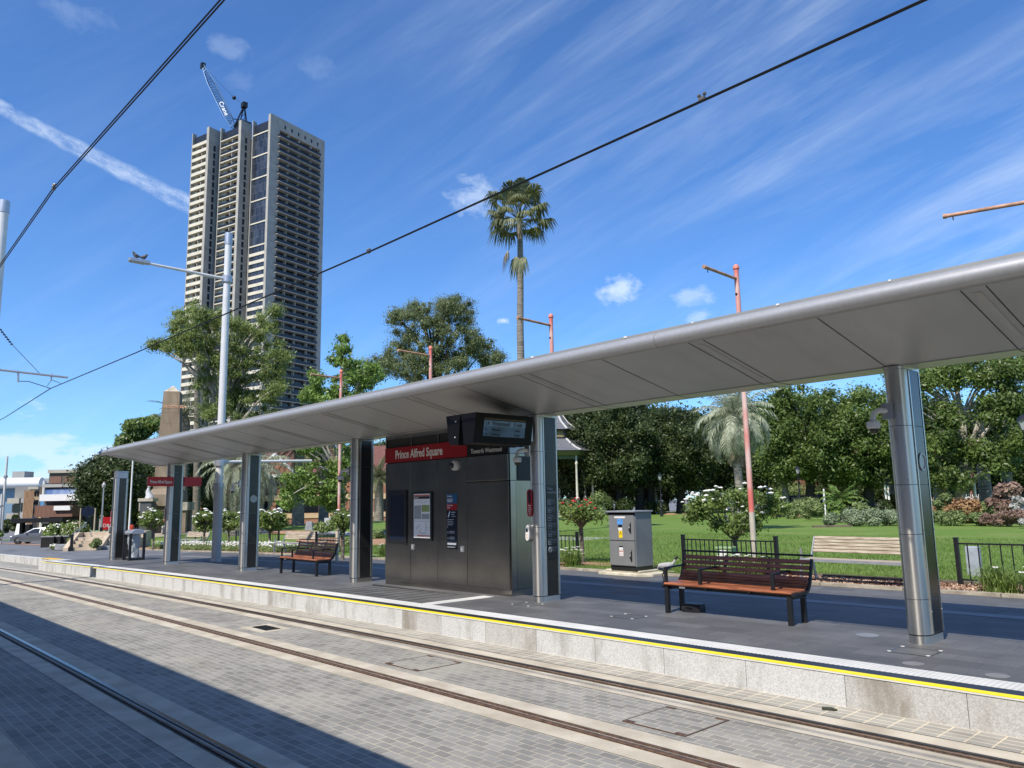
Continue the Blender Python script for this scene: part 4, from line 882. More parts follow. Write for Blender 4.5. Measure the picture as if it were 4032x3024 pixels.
# ------------------------------------------------------------------ grey park benches
pgal = mat('bench_galv', (.40, .42, .45), .45, .5, .1, 5)
def park_bench(x, y, rz, label):
    t = thing('park_bench', label, 'bench', (x, y, G(x, y)), rz, 'weathered slat benches in the park'); L = 1.95
    for xx in (0, L):
        m = MB(); m.bar((xx, .0, .0), (xx, .03, .44), .02, .07, (0, 1, 0)); m.bar((xx, .03, .44), (xx, .52, .42), .02, .06); m.bar((xx, .50, .40), (xx, .62, 0), .02, .07, (0, 1, 0)); m.bar((xx, .45, .42), (xx, .66, .86), .02, .06, (0, 1, 0)); m.build('leg_frame', pgal, t)
        m = MB(); m.bar((xx, .06, .44), (xx, .04, .66), .02, .05, (0, 1, 0)); m.build('arm', pgal, t)
    m = MB(); m.bar((0, .0, .445), (L, .0, .445), .045, .05); m.build('seat_rail', pgal, t)
    for i in range(5): m = MB(); m.bx((L/2, .09+i*.085, .45), (L, .07, .03)); m.build('seat_slat', wgrey, t)
    for i in range(5): m = MB(); m.bx((L/2, .565+i*.028-.02, .60+i*.062), (L, .025, .052), 0, R_(-22)); m.build('back_slat', wgrey, t)
    return t
pb = park_bench(-7.62, 14.62, 0, 'weathered grey slat bench behind the nearest column, facing the platform')
copy_tree(pb, (-30.9, 14.75, G(-31, 14.8)), .25, 'weathered grey slat bench behind the small timber bench')
copy_tree(pb, (-47.3, 16.6, G(-47, 16.6)), .3, 'weathered bench far left between the columns beside the obelisk')

# ------------------------------------------------------------------ poles
def P(v): return Vector(v)
bp_ = (-27.5, 10.97); z_ = G(*bp_)
t = thing('tram_pole', 'tall white overhead wire pole with street light arm, rising through the canopy line', 'pole', (*bp_, z_))
pw = mat('pole_white', (.66, .655, .63), .42, .15, .05, 3)
m = MB(); m.tube([(0, 0, 0), (0, 0, 2.65)], .16, 20); m.build('base_section', mat('pole_grey', (.42, .42, .41), .45, .15, .05, 3), t)
m = MB(); m.tube([(0, 0, 2.66), (0, 0, 11.6)], [.135, .125], 20); m.build('shaft', pw, t)
m = MB(); m.tube([(0, 0, 11.6), (0, 0, 12.05)], .14, 20); m.build('cap', galv, t)
m = MB(); m.tube([(0, 0, 10.1), (0, 0, 10.15), (0, 0, 10.38), (0, 0, 10.43)], [.14, .18, .18, .14], 18); m.build('collar', galv, t)
m = MB(); m.tube([(0, 0, 2.60), (0, 0, 2.74)], .172, 18); m.tube([(0, 0, 0), (0, 0, .10)], .2, 18); m.build('joint', galv, t)
m = MB(); m.tube([(0, -.1, 10.27), (0, -2.75, 10.32)], [.06, .045], 12); m.build('light_arm', pw, t)
m = MB(); m.box(-.11, .11, -3.42, -2.75, 10.28, 10.40); m.build('luminaire', galv, t, bev=.02)
m = MB(); m.box(-.08, .08, -3.36, -2.9, 10.26, 10.279); m.build('lens', lens, t)
m = MB(); m.tube([(0, .1, 3.50), (0, 3.6, 3.62)], [.06, .05], 12); m.build('lower_arm', pw, t)
m = MB(); m.tube([(0, 0, 3.36), (0, 0, 3.62)], .2, 18); m.build('lower_collar', galv, t)
# two pigeons on the lamp
pig = mat('pigeon_grey', (.035, .037, .042), .6, 0, .5, 18, col2=(.14, .14, .15))
def pigeon(y, lean, label):
    t = thing('pigeon', label, 'bird', (bp_[0], bp_[1]+y, z_+10.41), 0, 'pigeons on the lamp')
    m = MB(); m.tube([(0, .13*lean, .10), (0, .06*lean, .09), (0, -.02*lean, .10), (0, -.07*lean, .15), (0, -.09*lean, .20), (0, -.12*lean, .215), (0, -.15*lean, .205)], [.012, .05, .075, .055, .036, .03, .006], 10); m.tube([(0, .06*lean, .10), (0, .22*lean, .06)], [.03, .018], 6); m.build('body', pig, t)
    m = MB(); m.tube([(-.02, 0, .06), (-.02, 0, 0)], .006, 5); m.tube([(.02, 0, .06), (.02, 0, 0)], .006, 5); m.build('legs', pig, t)
pigeon(-3.18, 1, 'left of the two dark pigeons sitting on the street light'); pigeon(-2.95, -1, 'right of the two dark pigeons sitting on the street light')
# centre pole, left edge
t = thing('tram_pole', 'thick white pole cut by the left edge of the picture', 'pole', (-28.35, 3.98, g0(-28)))
m = MB(); m.tube([(0, 0, 0), (0, 0, 11.7)], .15, 20); m.build('shaft', pw, t); m = MB(); m.tube([(0, 0, 11.7), (0, 0, 12.1)], .165, 20); m.build('cap', galv, t)
cwire = mat('wire_black', (.012, .013, .016), .5, .3, .1, 4)
t = thing('wire_support_arm', 'thin cantilever arm with insulators holding the wire, at the left edge', 'wire support', (-28, 3.98, 6.2))
y_ = lambda y: y-3.98
m = MB(); m.tube([(0, .15, .06), (0, y_(6.07), 0)], .035, 10); m.build('arm_tube', galv, t)
m = MB(); m.tube([(0, .12, .08), (0, .22, .05)], .05, 10); m.tube([(0, y_(5.60), .08), (0, y_(5.60), -.14)], .022, 8); m.tube([(0, y_(4.68), .03), (0, y_(4.70), -.28)], .028, 8); m.build('clamps', galv, t)
m = MB(); m.tube([(0, y_(5.26), .06), (0, y_(4.45), .90)], .008, 6); m.tube([(0, y_(4.70), -.25), (0, y_(4.98), -.23), (0, y_(5.60), -.40)], .012, 6); m.tube([(0, y_(5.61), -.12), (.25, y_(5.45), -.36)], .008, 6); m.tube([(0, y_(5.61), -.12), (-.1, y_(5.9), -.2)], .008, 6); m.build('tie_rod', cwire, t)
m = MB()
for i in range(7): q = i/6; m.tube([(0, y_(4.45)-.33*q, .90+.42*q-.012), (0, y_(4.45)-.33*q-.01, .90+.42*q+.012)], .04, 8)
m.tube([(0, y_(4.45), .90), (0, .12, 1.35)], .014, 6); m.build('insulator', rub, t)
# wires (twin contact wires, slight zigzag between supports)
def wire(label, pts, gap=.022):
    t = thing('overhead_wire', label, 'wire', pts[0])
    for s in (-1, 1):
        m = MB(); m.tube([(p[0]-pts[0][0], p[1]-pts[0][1]+s*gap/2, p[2]-pts[0][2]) for p in pts], .0075, 6); m.build('strand', cwire, t)
    return t
w1 = wire('twin overhead wire running from the top right corner down to the left edge', [(14, 5.97, 5.62), (-3.5, 5.97, 5.67), (-9.5, 5.93, 5.67), (-20, 5.76, 5.73), (-28.0, 5.6, 5.80), (-38, 5.97, 5.78), (-70, 5.6, 5.5), (-110, 5.97, 5.0)])
w2 = wire('twin overhead wire crossing the upper left corner', [(14, 1.99, 5.60), (-5.3, 1.99, 5.69), (-10.3, 1.93, 5.80), (-28, 2.3, 5.85), (-60, 2.0, 5.6), (-110, 1.99, 5.0)])
def clamp(par, x, y, z):
    m = MB(); m.box(x-.03, x+.03, y-.018, y+.018, z-.008, z+.02); m.ball((x+.03, y, z+.045), .02, 6, 4); m.ball((x-.03, y, z+.045), .02, 6, 4); o = m.build('clip', mat('clip_metal', (.16, .15, .13), .5, .5, .1, 5), par); return o
for x in (-3.75, -9.6): clamp(w1, x-14, 0-.02, 5.675-5.62)
clamp(w2, -10.27-14, -.06, .20)

def redpole(x, label, y=16, lab2=None, h=7.36):
    z = G(x, y); t = thing('banner_pole', label, 'pole', (x, y, z), 0, 'faded red banner poles along the park edge')
    rp = mat('faded_red_paint', (.60, .15, .12), .75, .1, .2, 1.5, .1, 20, col2=(.64, .46, .40), fac=(.40, .58), stretch=(1, 1, .6))
    sandy = mat('pole_bare_base', (.46, .42, .34), .7, .1, .15, 3)
    m = MB(); m.tube([(0, 0, 1.35), (0, 0, h-z)], [.062, .058], 14); m.build('shaft', rp, t)
    m = MB(); m.tube([(0, 0, 0), (0, 0, 1.35)], .064, 14); m.build('lower_shaft', sandy, t)
    m = MB(); m.lathe([(.075, 0), (.078, .03), (.07, .07), (.04, .11), (.001, .125)], (0, 0, h-z-.02), 14); m.build('cap', mat('faded_red_cap', (.60, .20, .15), .7, .1, .2, 8), t)
    m = MB(); m.tube([(0, -.05, 7.10-z), (0, -1.28, 7.13-z)], .036, 10); m.tube([(0, -1.26, 7.13-z), (0, -1.38, 7.13-z)], .046, 10); m.build('banner_arm', mat('arm_brown', (.42, .24, .15), .7, .1, .3, 6), t)
    m = MB(); m.tube([(0, -1.22, 7.11-z), (0, -1.22, 7.02-z)], .01, 6); m.ball((0, -.06, 6.72-z), .03, 8, 5); m.build('eyelet', cwire, t)
t_arm = thing('banner_pole', 'red banner pole whose arm pokes in at the right edge above the canopy', 'pole', (-1.35, 15.6, G(-1.35, 15.6)), 0, 'faded red banner poles along the park edge')
for x, l in ((-9.43, 'red banner pole seen in full behind the long timber bench'), (-15.65, 'red banner pole beside the tall slender palm'),
             (-21.65, 'red banner pole in front of the grey-green gum tree'), (-27.83, 'red banner pole left of the kiosk, in front of the leafy young tree')): redpole(x, l)

def aty(u, v, Y):
    r = ray(u, v); k = Y/r[1]; return Vector((k*r[0], Y, CAMH+k*r[2]))
e1, e2 = aty(3713, 853, 15.3)-t_arm.location, aty(4120, 782, 15.6)-t_arm.location
m = MB(); m.tube([e2, e1], .036, 10); m.tube([e1+(e2-e1)*.04, e1], .046, 10); m.build('banner_arm', MATS['arm_brown'], t_arm)
m = MB(); m.tube([e1+(e2-e1)*.10, e1+(e2-e1)*.10-Vector((0, 0, .1))], .01, 6); m.build('eyelet', cwire, t_arm)
m = MB(); m.tube([(e2.x, e2.y, 0), (e2.x, e2.y, e2.z+.35)], .06, 12); m.build('shaft', MATS['faded_red_paint'], t_arm)
# white flag pole and left lamps
f = gd(514, 54.5); t = thing('flag_pole', 'thin white pole behind the litter bin', 'pole', f); m = MB(); m.tube([(0, 0, 0), (.0, 0, 6.6)], [.06, .045], 10); m.build('shaft', white_p, t); m = MB(); m.lathe([(.10, 0), (.10, .3), (.06, .35)], (0, 0, 0), 10); m.build('base', galv, t)
f = gd(405, 62); t = thing('street_lamp', 'grey street lamp with black base behind the free-standing column', 'street lamp', f); hh = hz(412, 1908, 62)-f.z
m = MB(); m.tube([(0, 0, 1.3), (0, 0, hh-.25)], [.07, .05], 10); m.build('post', galv, t); m = MB(); m.tube([(0, 0, 0), (0, 0, 1.3)], .10, 10); m.build('base', black, t); m = MB(); m.lathe([(.06, -.25), (.13, -.15), (.14, 0), (.05, .12), (.01, .2)], (0, 0, hh), 10); m.build('lantern', lens, t)
for u, d, vt, l, r in ((13, 84, 1945, 'white pole at the far left edge, left of a taller one', .13), (22, 90, 1797, 'tall slim white pole at the far left edge', .12)):
    f = gd(u-8, d); t = thing('street_pole', l, 'pole', f, 0, 'white poles at the far left'); hh = hz(u, vt, d)-f.z; m = MB(); m.tube([(0, 0, 0), (0, 0, hh)], [r*1.2, r*.8], 10); m.build('shaft', pw, t); m = MB(); m.tube([(0, 0, hh*.75), (0, 0, hh*.78)], r*1.4, 10); m.build('band', galv, t)
f = gd(170, 118); hh = hz(176, 1893, 118)-f.z; t = thing('street_pole', 'white pole with sign boards in front of the mural building', 'pole', f); m = MB(); m.tube([(0, 0, 0), (0, 0, hh)], [.28, .2], 10); m.build('shaft', pw, t); m = MB(); m.box(-1.3, 2.5, -.3, -.2, 4.0, 4.9); m.build('street_sign', mat('blue_board', (.05, .2, .4), .5, 0, .1, 3), t); m = MB(); m.box(-.9, .9, -.35, -.3, 2.3, 3.9); m.build('notice', mat('orange_board', (.8, .4, .15), .5, 0, .4, 2), t)

# ------------------------------------------------------------------ ibises
def ibis(p, rz, dark, label, sc=1.0, down=False):
    t = thing('ibis', label, 'bird', p, rz); t.scale = (sc,)*3
    bm_ = mat('ibis_grey_body', (.36, .36, .355), .75, 0, .25, 30, .3, 50) if dark else mat('ibis_white_body', (.62, .61, .58), .75, 0, .1, 30, .3, 50)
    neck = [(.155, 0, .40), (.20, 0, .455), (.225, 0, .50), (.235, 0, .53)] if not down else [(.155, 0, .36), (.21, 0, .33), (.25, 0, .26), (.27, 0, .2)]
    body = [(-.20, 0, .335), (-.16, 0, .33), (-.08, 0, .335), (0, 0, .345), (.08, 0, .365), (.14, 0, .395)]
    m = MB(); m.tube([*body, *neck], [.012, .05, .088, .098, .088, .055, .034, .027, .025, .026], 16); ob = m.build('body', bm_, t); sm = ob.modifiers.new('s', 'SUBSURF'); sm.levels = 1; sm.render_levels = 1
    dkm = mat('ibis_black', (.012, .011, .012), .6, 0, .2, 20)
    hx = neck[-1]
    m = MB()
    if not down: m.tube([(hx[0]-.01, 0, hx[2]-.03), (hx[0], 0, hx[2]), (hx[0]+.02, 0, hx[2]+.018), (hx[0]+.05, 0, hx[2]+.008)], [.027, .031, .028, .012], 12); m.tube([(hx[0]+.03, 0, hx[2]+.01), (hx[0]+.09, 0, hx[2]-.01), (hx[0]+.14, 0, hx[2]-.06), (hx[0]+.17, 0, hx[2]-.13), (hx[0]+.175, 0, hx[2]-.17)], [.012, .009, .007, .005, .003], 8)
    else: m.tube([(hx[0]-.01, 0, hx[2]+.03), (hx[0], 0, hx[2]), (hx[0]+.02, 0, hx[2]-.04), (hx[0]+.01, 0, .0)], [.027, .031, .018, .004], 10)
    m.build('head_and_bill', dkm, t)
    m = MB(); m.tube([(-.15, 0, .345), (-.20, 0, .335), (-.25, 0, .315)], [.045, .032, .008], 8); m.build('tail', dkm, t)
    for s in (-1, 1):
        fw = .03*s; m = MB(); m.tube([(.0, s*.03, .30), (-.015+fw, s*.03, .22), (-.035+fw, s*.03, .17), (.0+fw*1.6, s*.03, .015)], [.030, .014, .010, .0075], 8)
        for q in (-.5, 0, .5): m.tube([(fw*1.6, s*.03, .012), (fw*1.6+.07*math.cos(q), s*.03+.07*math.sin(q), .004)], [.007, .003], 5)
        m.tube([(fw*1.6, s*.03, .012), (fw*1.6-.03, s*.03, .004)], [.006, .003], 5); m.build('leg', dkm, t)
    m = MB(); 
    for s in (-1, 1): m.ball((-.02, s*.072, .365), .10, 12, 8, (1.45, .32, .62))
    m.build('wing', bm_, t)
ibis((-9.78, 13.14, G(-9.8, 13.1)+.0), R_(38), True, 'grey ibis with black head standing left of the long timber bench', .93)
ibis((-19.9, 49.7, G(-20, 49.7)+.03), R_(200), False, 'white ibis feeding on the lawn at the foot of the grey-green hedge', 1.25, True)
# ------------------------------------------------------------------ foliage builders
def leafcloud(clumps, n, size, aspect=.5, droop=.0, shell=.55, up=.25, jit=.35, soft=0.0):
    """clumps: array (k,6) centre + radii; n leaves; returns V,F,A"""
    C_ = np.asarray(clumps, float); w = (C_[:, 3]*C_[:, 4]*C_[:, 5])**.66; w /= w.sum(); ci = RNG.choice(len(C_), n, p=w)
    d = RNG.normal(0, 1, (n, 3)); d /= np.linalg.norm(d, axis=1)[:, None]
    r = shell+(1-shell)*RNG.random(n)**.6; r *= 1+RNG.normal(0, .13, n)
    if soft: r = np.minimum(np.abs(RNG.normal(0, soft, n))+.05, 1.45+.15*RNG.random(n))
    P_ = C_[ci, :3]+d*r[:, None]*C_[ci, 3:6]
    nn = d+RNG.normal(0, jit+.15, (n, 3)); nn[:, 2] += up; nn /= np.linalg.norm(nn, axis=1)[:, None]
    a = RNG.normal(0, 1, (n, 3)); a[:, 2] -= droop; a -= nn*(a*nn).sum(1)[:, None]; a /= np.linalg.norm(a, axis=1)[:, None]+1e-9
    b = np.cross(nn, a); s = size*RNG.uniform(.6, 1.35, n)[:, None]
    V_ = np.stack([P_-a*s*.5, P_+b*s*aspect*.5-nn*s*.08, P_+a*s*.5, P_-b*s*aspect*.5-nn*s*.08], 1).reshape(-1, 3)
    cr = RNG.random(len(C_)); A_ = np.clip(.55*RNG.random(n)+.45*cr[ci], 0, 1)
    return V_, np.arange(4*n).reshape(-1, 4), A_
def clumps_in(k, c, r, rc, flat=1.0, top=True, seed=None):
    """k clump spheres on / in an ellipsoid"""
    rg = np.random.default_rng(seed) if seed is not None else RNG
    d = rg.normal(0, 1, (k, 3)); d /= np.linalg.norm(d, axis=1)[:, None]
    if top: d[:, 2] = np.where(d[:, 2] < -.55, -d[:, 2], d[:, 2])
    q = rg.uniform(.45, 1.0, k)**.7
    P_ = np.array(c)+d*q[:, None]*np.array(r); rr = rc*rg.uniform(.6, 1.35, k)
    return np.stack([P_[:, 0], P_[:, 1], P_[:, 2], rr, rr, rr*flat], 1)
def limbs(mb, base, forks, targets, r0, r1, wob=.12, n=7):
    for tg_ in targets:
        f = Vector(base); e = Vector(tg_); pts = []; rs = []
        for i in range(6):
            q = i/5; p = f.lerp(e, q); L = (e-f).length
            p += Vector((RNG.normal(0, wob)*L*.12, RNG.normal(0, wob)*L*.12, math.sin(q*math.pi)*L*.10)) if 0 < i < 5 else Vector()
            pts.append(p); rs.append(r0+(r1-r0)*q)
        mb.tube(pts, rs, n)
def tree(label, base, cl, n, leaf, mt, bark_m, trunk, name='tree', cat='tree', group=None, aspect=.5, droop=0, up=.25, nl=10, r1=.03, shell=.5, jit=.35, fork=None, soft=0.0):
    """base world; cl clumps in local coords; trunk = list of (x,y,z,r) local"""
    t = thing(name, label, cat, base, 0, group)
    V_, F_, A_ = leafcloud(cl, n, leaf, aspect, droop, shell, up, jit, soft); npmesh('crown', V_, F_, mt, t, A_)
    m = MB(); m.tube([q[:3] for q in trunk], [q[3] for q in trunk], 10)
    idx = RNG.choice(len(cl), min(nl, len(cl)), replace=False)
    for i in idx:
        k = min(range(len(trunk)), key=lambda j: abs(trunk[j][2]-(cl[i][2]*.62))) if fork is None else fork
        k = max(k, min(1, len(trunk)-1)); limbs(m, trunk[k][:3], None, [cl[i][:3]], trunk[k][3]*.55, r1)
    m.build('trunk', bark_m, t)
    return t
bark_g = mat('bark_grey', (.10, .085, .07), .9, 0, .4, 4, .5, 12, col2=(.22, .19, .16), stretch=(1, 1, .3))
bark_p = mat('bark_pale', (.30, .26, .21), .85, 0, .3, 2, .3, 10, col2=(.50, .46, .40), stretch=(1, 1, .4))
bark_d = mat('bark_dark', (.035, .03, .025), .9, 0, .4, 4, .5, 12)
fig_l = leafmat('fig_leaf', (.014, .028, .007), (.045, .075, .018), (.085, .115, .038), .25, .42, .35)
fig_l2 = leafmat('fig_leaf_light', (.022, .048, .009), (.085, .150, .022), (.17, .24, .06), .3, .42, .4)
gum_l = leafmat('gum_leaf', (.06, .095, .018), (.17, .235, .05), (.27, .33, .11), .35, .5, .5)
gum_g = leafmat('gum_leaf_grey', (.045, .068, .022), (.13, .175, .06), (.22, .26, .12), .3, .5, .5)
rose_l = leafmat('rose_leaf', (.03, .06, .010), (.10, .17, .025), (.22, .30, .08), .3, .45, 3)
fr_l = leafmat('young_leaf', (.035, .075, .010), (.12, .22, .03), (.24, .36, .09), .35, .42, .8)
hedge_l = leafmat('grey_hedge_leaf', (.08, .12, .06), (.18, .24, .12), (.30, .36, .22), .2, .6, 1)
dead_l = leafmat('rust_leaf', (.14, .045, .02), (.32, .13, .06), (.45, .30, .14), .2, .7, 1)
pink_l = leafmat('brown_pink_leaf', (.10, .05, .04), (.22, .12, .10), (.34, .24, .18), .2, .7, 1)
silv_l = leafmat('silver_leaf', (.22, .22, .20), (.42, .43, .40), (.60, .60, .56), .1, .7, 1)
bush_l = leafmat('bush_leaf', (.045, .08, .02), (.14, .21, .06), (.27, .34, .13), .25, .6, 1)
petal = mat('white_petals', (.78, .77, .72), .6, 0, .06, 8); petr = mat('red_petals', (.50, .03, .025), .6, 0, .3, 8); petp = mat('pale_pink_petals', (.62, .48, .44), .6, 0, .3, 3, col2=(.78, .72, .66))

# ---- the tall gum in front of the tower (image x 590..1130, y 1165..1640)
def PL(base, u, v, d): q = px(u, v, d); return (q.x-base.x, q.y-base.y, q.z-base.z)
def pxclumps(base, spec, rc, dj=2.0, mul=1.0):
    """spec: list of (u,v,ru,rv,d,k) image ellipses -> clumps spread over them in depth"""
    o = []
    for (u, v, ru, rv, d, kk) in spec:
        for i in range(int(kk*mul)):
            a = RNG.uniform(0, 2*math.pi); q = RNG.random()**.5; dd = d+RNG.uniform(-dj, dj)
            p = PL(base, u+ru*q*math.cos(a), v+rv*q*math.sin(a), dd); r = rc*RNG.uniform(.6, 1.4); o.append((*p, r, r, r*.75))
    return np.array(o)
B = gd(860, 70)
cl = pxclumps(B, [(800, 1240, 110, 60, 70, 16), (690, 1330, 60, 55, 70, 9), (620, 1355, 30, 25, 70, 4), (760, 1370, 90, 60, 70, 14), (880, 1340, 110, 100, 70, 20), (1010, 1290, 90, 50, 70, 10), (1080, 1220, 30, 25, 69, 3), (1090, 1400, 50, 70, 69, 9), (960, 1440, 110, 90, 70, 20), (860, 1500, 90, 90, 70, 16),
    (1060, 1530, 60, 60, 69, 9), (960, 1590, 110, 60, 70, 14), (1010, 1640, 80, 40, 70, 8), (860, 1610, 60, 60, 70, 9), (730, 1290, 60, 60, 70, 8)], .52, 3, 2.4)
T0 = PL(B, 880, 2090, 70); trunk = [(*PL(B, 868, 2060, 70)[:2], -.3, .45), (*PL(B, 872, 1800, 70), .38), (*PL(B, 876, 1620, 70), .32), (*PL(B, 900, 1480, 70), .24), (*PL(B, 915, 1350, 70), .16), (*PL(B, 900, 1250, 70), .08)]
tree('tall bright green gum tree standing in front of the apartment tower', B, cl, 85000, .25, gum_l, bark_p, trunk, name='gum_tree', aspect=.32, droop=1.6, nl=44, soft=.72, jit=.6, r1=.03)
# ---- grey gum in the middle (x 1450..1980, y 1165..1500)
B = gd(1720, 66)
cl = pxclumps(B, [(1600, 1230, 60, 40, 66, 9), (1560, 1270, 30, 40, 66, 5), (1720, 1240, 90, 55, 66, 16), (1800, 1200, 40, 30, 66, 6), (1830, 1250, 40, 60, 66, 9), (1690, 1330, 110, 60, 66, 18), (1820, 1350, 70, 60, 66, 12), (1900, 1360, 40, 45, 66, 6), (1580, 1400, 80, 50, 66, 10), (1510, 1430, 50, 40, 67, 7), (1930, 1420, 40, 30, 66, 5), (1700, 1430, 120, 50, 66, 16), (1640, 1480, 90, 40, 66, 10), (1850, 1430, 80, 30, 66, 8), (1960, 1400, 15, 15, 66, 2), (1460, 1450, 30, 30, 68, 4)], .52, 3, 2.2)
trunk = [(0, 0, -.3, .5), (*PL(B, 1710, 1700, 66), .42), (*PL(B, 1715, 1480, 66), .34), (*PL(B, 1700, 1350, 66), .2), (*PL(B, 1760, 1230, 66), .08)]
tree('tall grey-green gum tree rising above the middle of the canopy', B, cl, 80000, .23, gum_g, bark_d, trunk, name='gum_tree', aspect=.28, droop=2.4, nl=26, soft=.78, jit=.6, r1=.025)
# ---- leafy young tree with a spire (x 1180..1520, y 1330..2000)
B = gd(1350, 50)
cl = pxclumps(B, [(1352, 1335, 8, 6, 50, 2), (1352, 1370, 25, 18, 50, 3), (1345, 1410, 45, 25, 50, 4), (1240, 1480, 30, 20, 50, 3), (1420, 1450, 60, 30, 50, 8), (1480, 1480, 30, 30, 50, 6), (1270, 1540, 60, 30, 50, 7), (1380, 1510, 80, 40, 50, 12), (1220, 1560, 30, 20, 50, 4), (1330, 1560, 100, 30, 50, 10), (1260, 1620, 70, 30, 50, 6), (1180, 1640, 30, 20, 50, 3),
    (1330, 1850, 60, 50, 50, 8), (1230, 1800, 50, 50, 50, 7), (1180, 1900, 60, 60, 50, 12), (1250, 1950, 60, 40, 50, 10), (1320, 1900, 50, 60, 50, 9), (1360, 1780, 30, 60, 50, 7), (1130, 1950, 30, 40, 50, 5), (1210, 1770, 40, 20, 50, 5), (1330, 1990, 40, 30, 50, 6)], .34, 2, 2.0)
trunk = [(0, 0, -.3, .2), (*PL(B, 1345, 1900, 50), .18), (*PL(B, 1345, 1700, 50), .14), (*PL(B, 1350, 1500, 50), .08), (*PL(B, 1352, 1330, 50), .02)]
tree('leafy bright green young tree with a thin spire, left of the kiosk', B, cl, 36000, .22, fr_l, bark_p, trunk, name='tree', aspect=.5, droop=.8, nl=40, r1=.02, soft=.72, jit=.5)

# ---- backdrop of fig trees behind the lawn
def figtree(u, vt, vb, w, d, label, mt=fig_l, n=26000, leaf=.34, trunk_u=None, bark_=bark_d, ext=True, rc=1.05, kk=150):
    B = gd(u, d); zt_ = hz(u, vt, d)-B.z; zb_ = hz(u, vb, d)-B.z; depth = -0.728*px(u, 1900, d).x+.669*px(u, 1900, d).y; hw = w/3029*depth/2
    n = int(n*1.6) if leaf < .5 else n
    zb_ = min(zb_, 1.6) if vb > 1960 else zb_
    C_ = clumps_in(kk, (0, 0, (zt_+zb_)/2+.5), (hw*.98, hw*.98, (zt_-zb_)/2*.90), rc, .8, False)
    t = tree(label, B, C_, n, leaf, mt, bark_, [(RNG.normal(0, .2), 0, -.3, .75), (0, 0, 1.2, .5), (.2, 0, zb_+1.5, .42), (0, .2, (zt_+zb_)/2, .25)], name='fig_tree', group='far row of dark trees' if 'far row' in label else 'dark fig trees behind the lawn', aspect=.45, droop=.3, nl=12, r1=.06, soft=.72, jit=.55)
    return t
figtree(2260, 1560, 1990, 330, 96, 'dark fig tree directly behind the gazebo roof', n=24000)
figtree(2440, 1545, 1985, 420, 92, 'broad dark fig tree right of the gazebo, above the cabinet', n=38000)
figtree(2680, 1590, 1990, 330, 94, 'dark fig tree between the gazebo and the grey-green palm', n=28000)
figtree(2930, 1560, 1975, 340, 100, 'very dark fig tree directly behind the grey-green palm', n=26000)
figtree(3190, 1500, 1960, 420, 84, 'fig tree with sunlit yellow-green top right of the grey-green palm', fig_l2, n=42000)
figtree(3420, 1530, 1965, 400, 86, 'fig tree left of the nearest column above the grey-green hedge', fig_l2, n=40000)
figtree(3650, 1540, 1955, 380, 92, 'dark fig tree hidden in part by the nearest column', n=28000)
figtree(4010, 1560, 1960, 380, 96, 'dark tree at the right edge behind the brown trunk', n=26000)
figtree(4300, 1480, 1990, 400, 90, 'dark tree just past the right edge', n=14000)
figtree(2080, 1620, 1990, 360, 110, 'dark tree behind the kiosk', n=16000)
figtree(3050, 1740, 2010, 330, 118, 'distant low dark tree seen under the figs', n=12000)
figtree(2520, 1800, 2015, 500, 120, 'distant low dark tree behind the white post', n=14000)
for u, vt, d, w in ((1990, 1690, 128, 420), (2200, 1620, 124, 420), (2400, 1600, 118, 460), (2620, 1600, 120, 460), (2840, 1610, 126, 420), (3040, 1600, 118, 400), (3260, 1600, 130, 420), (3480, 1600, 134, 420), (3700, 1600, 136, 420), (3930, 1620, 132, 420), (1500, 1740, 140, 300), (1320, 1760, 138, 300)):
    figtree(u, vt, 2015, w, d, 'dense dark tree in the far row behind the park trees', n=15000, leaf=.8, rc=1.9, kk=90)
figtree(3560, 1840, 2022, 330, 106, 'low dark tree between the brick house and the lawn', n=14000); figtree(3330, 1850, 2022, 260, 108, 'low dark tree behind the tree fern', n=12000); figtree(3960, 1800, 2022, 260, 104, 'low dark tree behind the ringed palm trunk', n=12000)
# dark understorey shrubs at the lawn's far edge
def shrub(u, vb, w, h, d, label, mt, n=1500, leaf=.14, name='shrub', group=None, k=7, rc=None, flat=.8, dd=None, petals=None, aspect=.5, droop=0):
    B = gd(u, d); depth = -0.728*px(u, 1900, d).x+.669*px(u, 1900, d).y; hw = w/3029*depth/2; hh = h/3029*depth
    rc = rc or min(hw, hh)*.5
    t = thing(name, label, 'shrub', B, 0, group)
    C_ = clumps_in(k, (0, 0, hh*.5), (max(hw-rc*.6, .05), max(hw*.8-rc*.6, .05), max(hh*.5-rc*.4, .05)), rc, flat)
    V_, F_, A_ = leafcloud(C_, n, leaf, aspect, droop, .3); npmesh('foliage', V_, F_, mt, t, A_)
    if petals:
        m = MB()
        for i in range(min(90, petals[1])): m = MB(); c = C_[RNG.integers(len(C_))]; a = RNG.uniform(0, 6.28); e = RNG.uniform(-.1, 1.2); m.ball((c[0]+c[3]*math.cos(a)*math.cos(e)*1.02, c[1]+c[4]*math.sin(a)*math.cos(e)*1.02, c[2]+c[5]*math.sin(e)*1.05), petals[2]*RNG.uniform(.7, 1.3), 6, 4, (1, 1, .7)); m.build('flower', petals[0], t)
    return t
for u, w, h, d, lab in ((2230, 130, 70, 82, 'dark bush at the foot of the gazebo'), (2350, 120, 90, 88, 'feathery olive bush between gazebo and cabinet'), (2460, 130, 60, 90, 'dark bush above the cabinet roof'), (2580, 110, 50, 92, 'low dark bush left of the thin white post'), (2760, 120, 45, 94, 'low dark bush behind the white rose tree'), (3060, 110, 60, 72, 'olive bush right of the white rose tree'), (3180, 130, 75, 70, 'olive bush left of the tree fern'), (3100, 160, 120, 100, 'pale green bush under the figs')):
    shrub(u, 0, w, h, d, lab, bush_l if 'olive' in lab or 'pale' in lab else fig_l, 2600, .22)
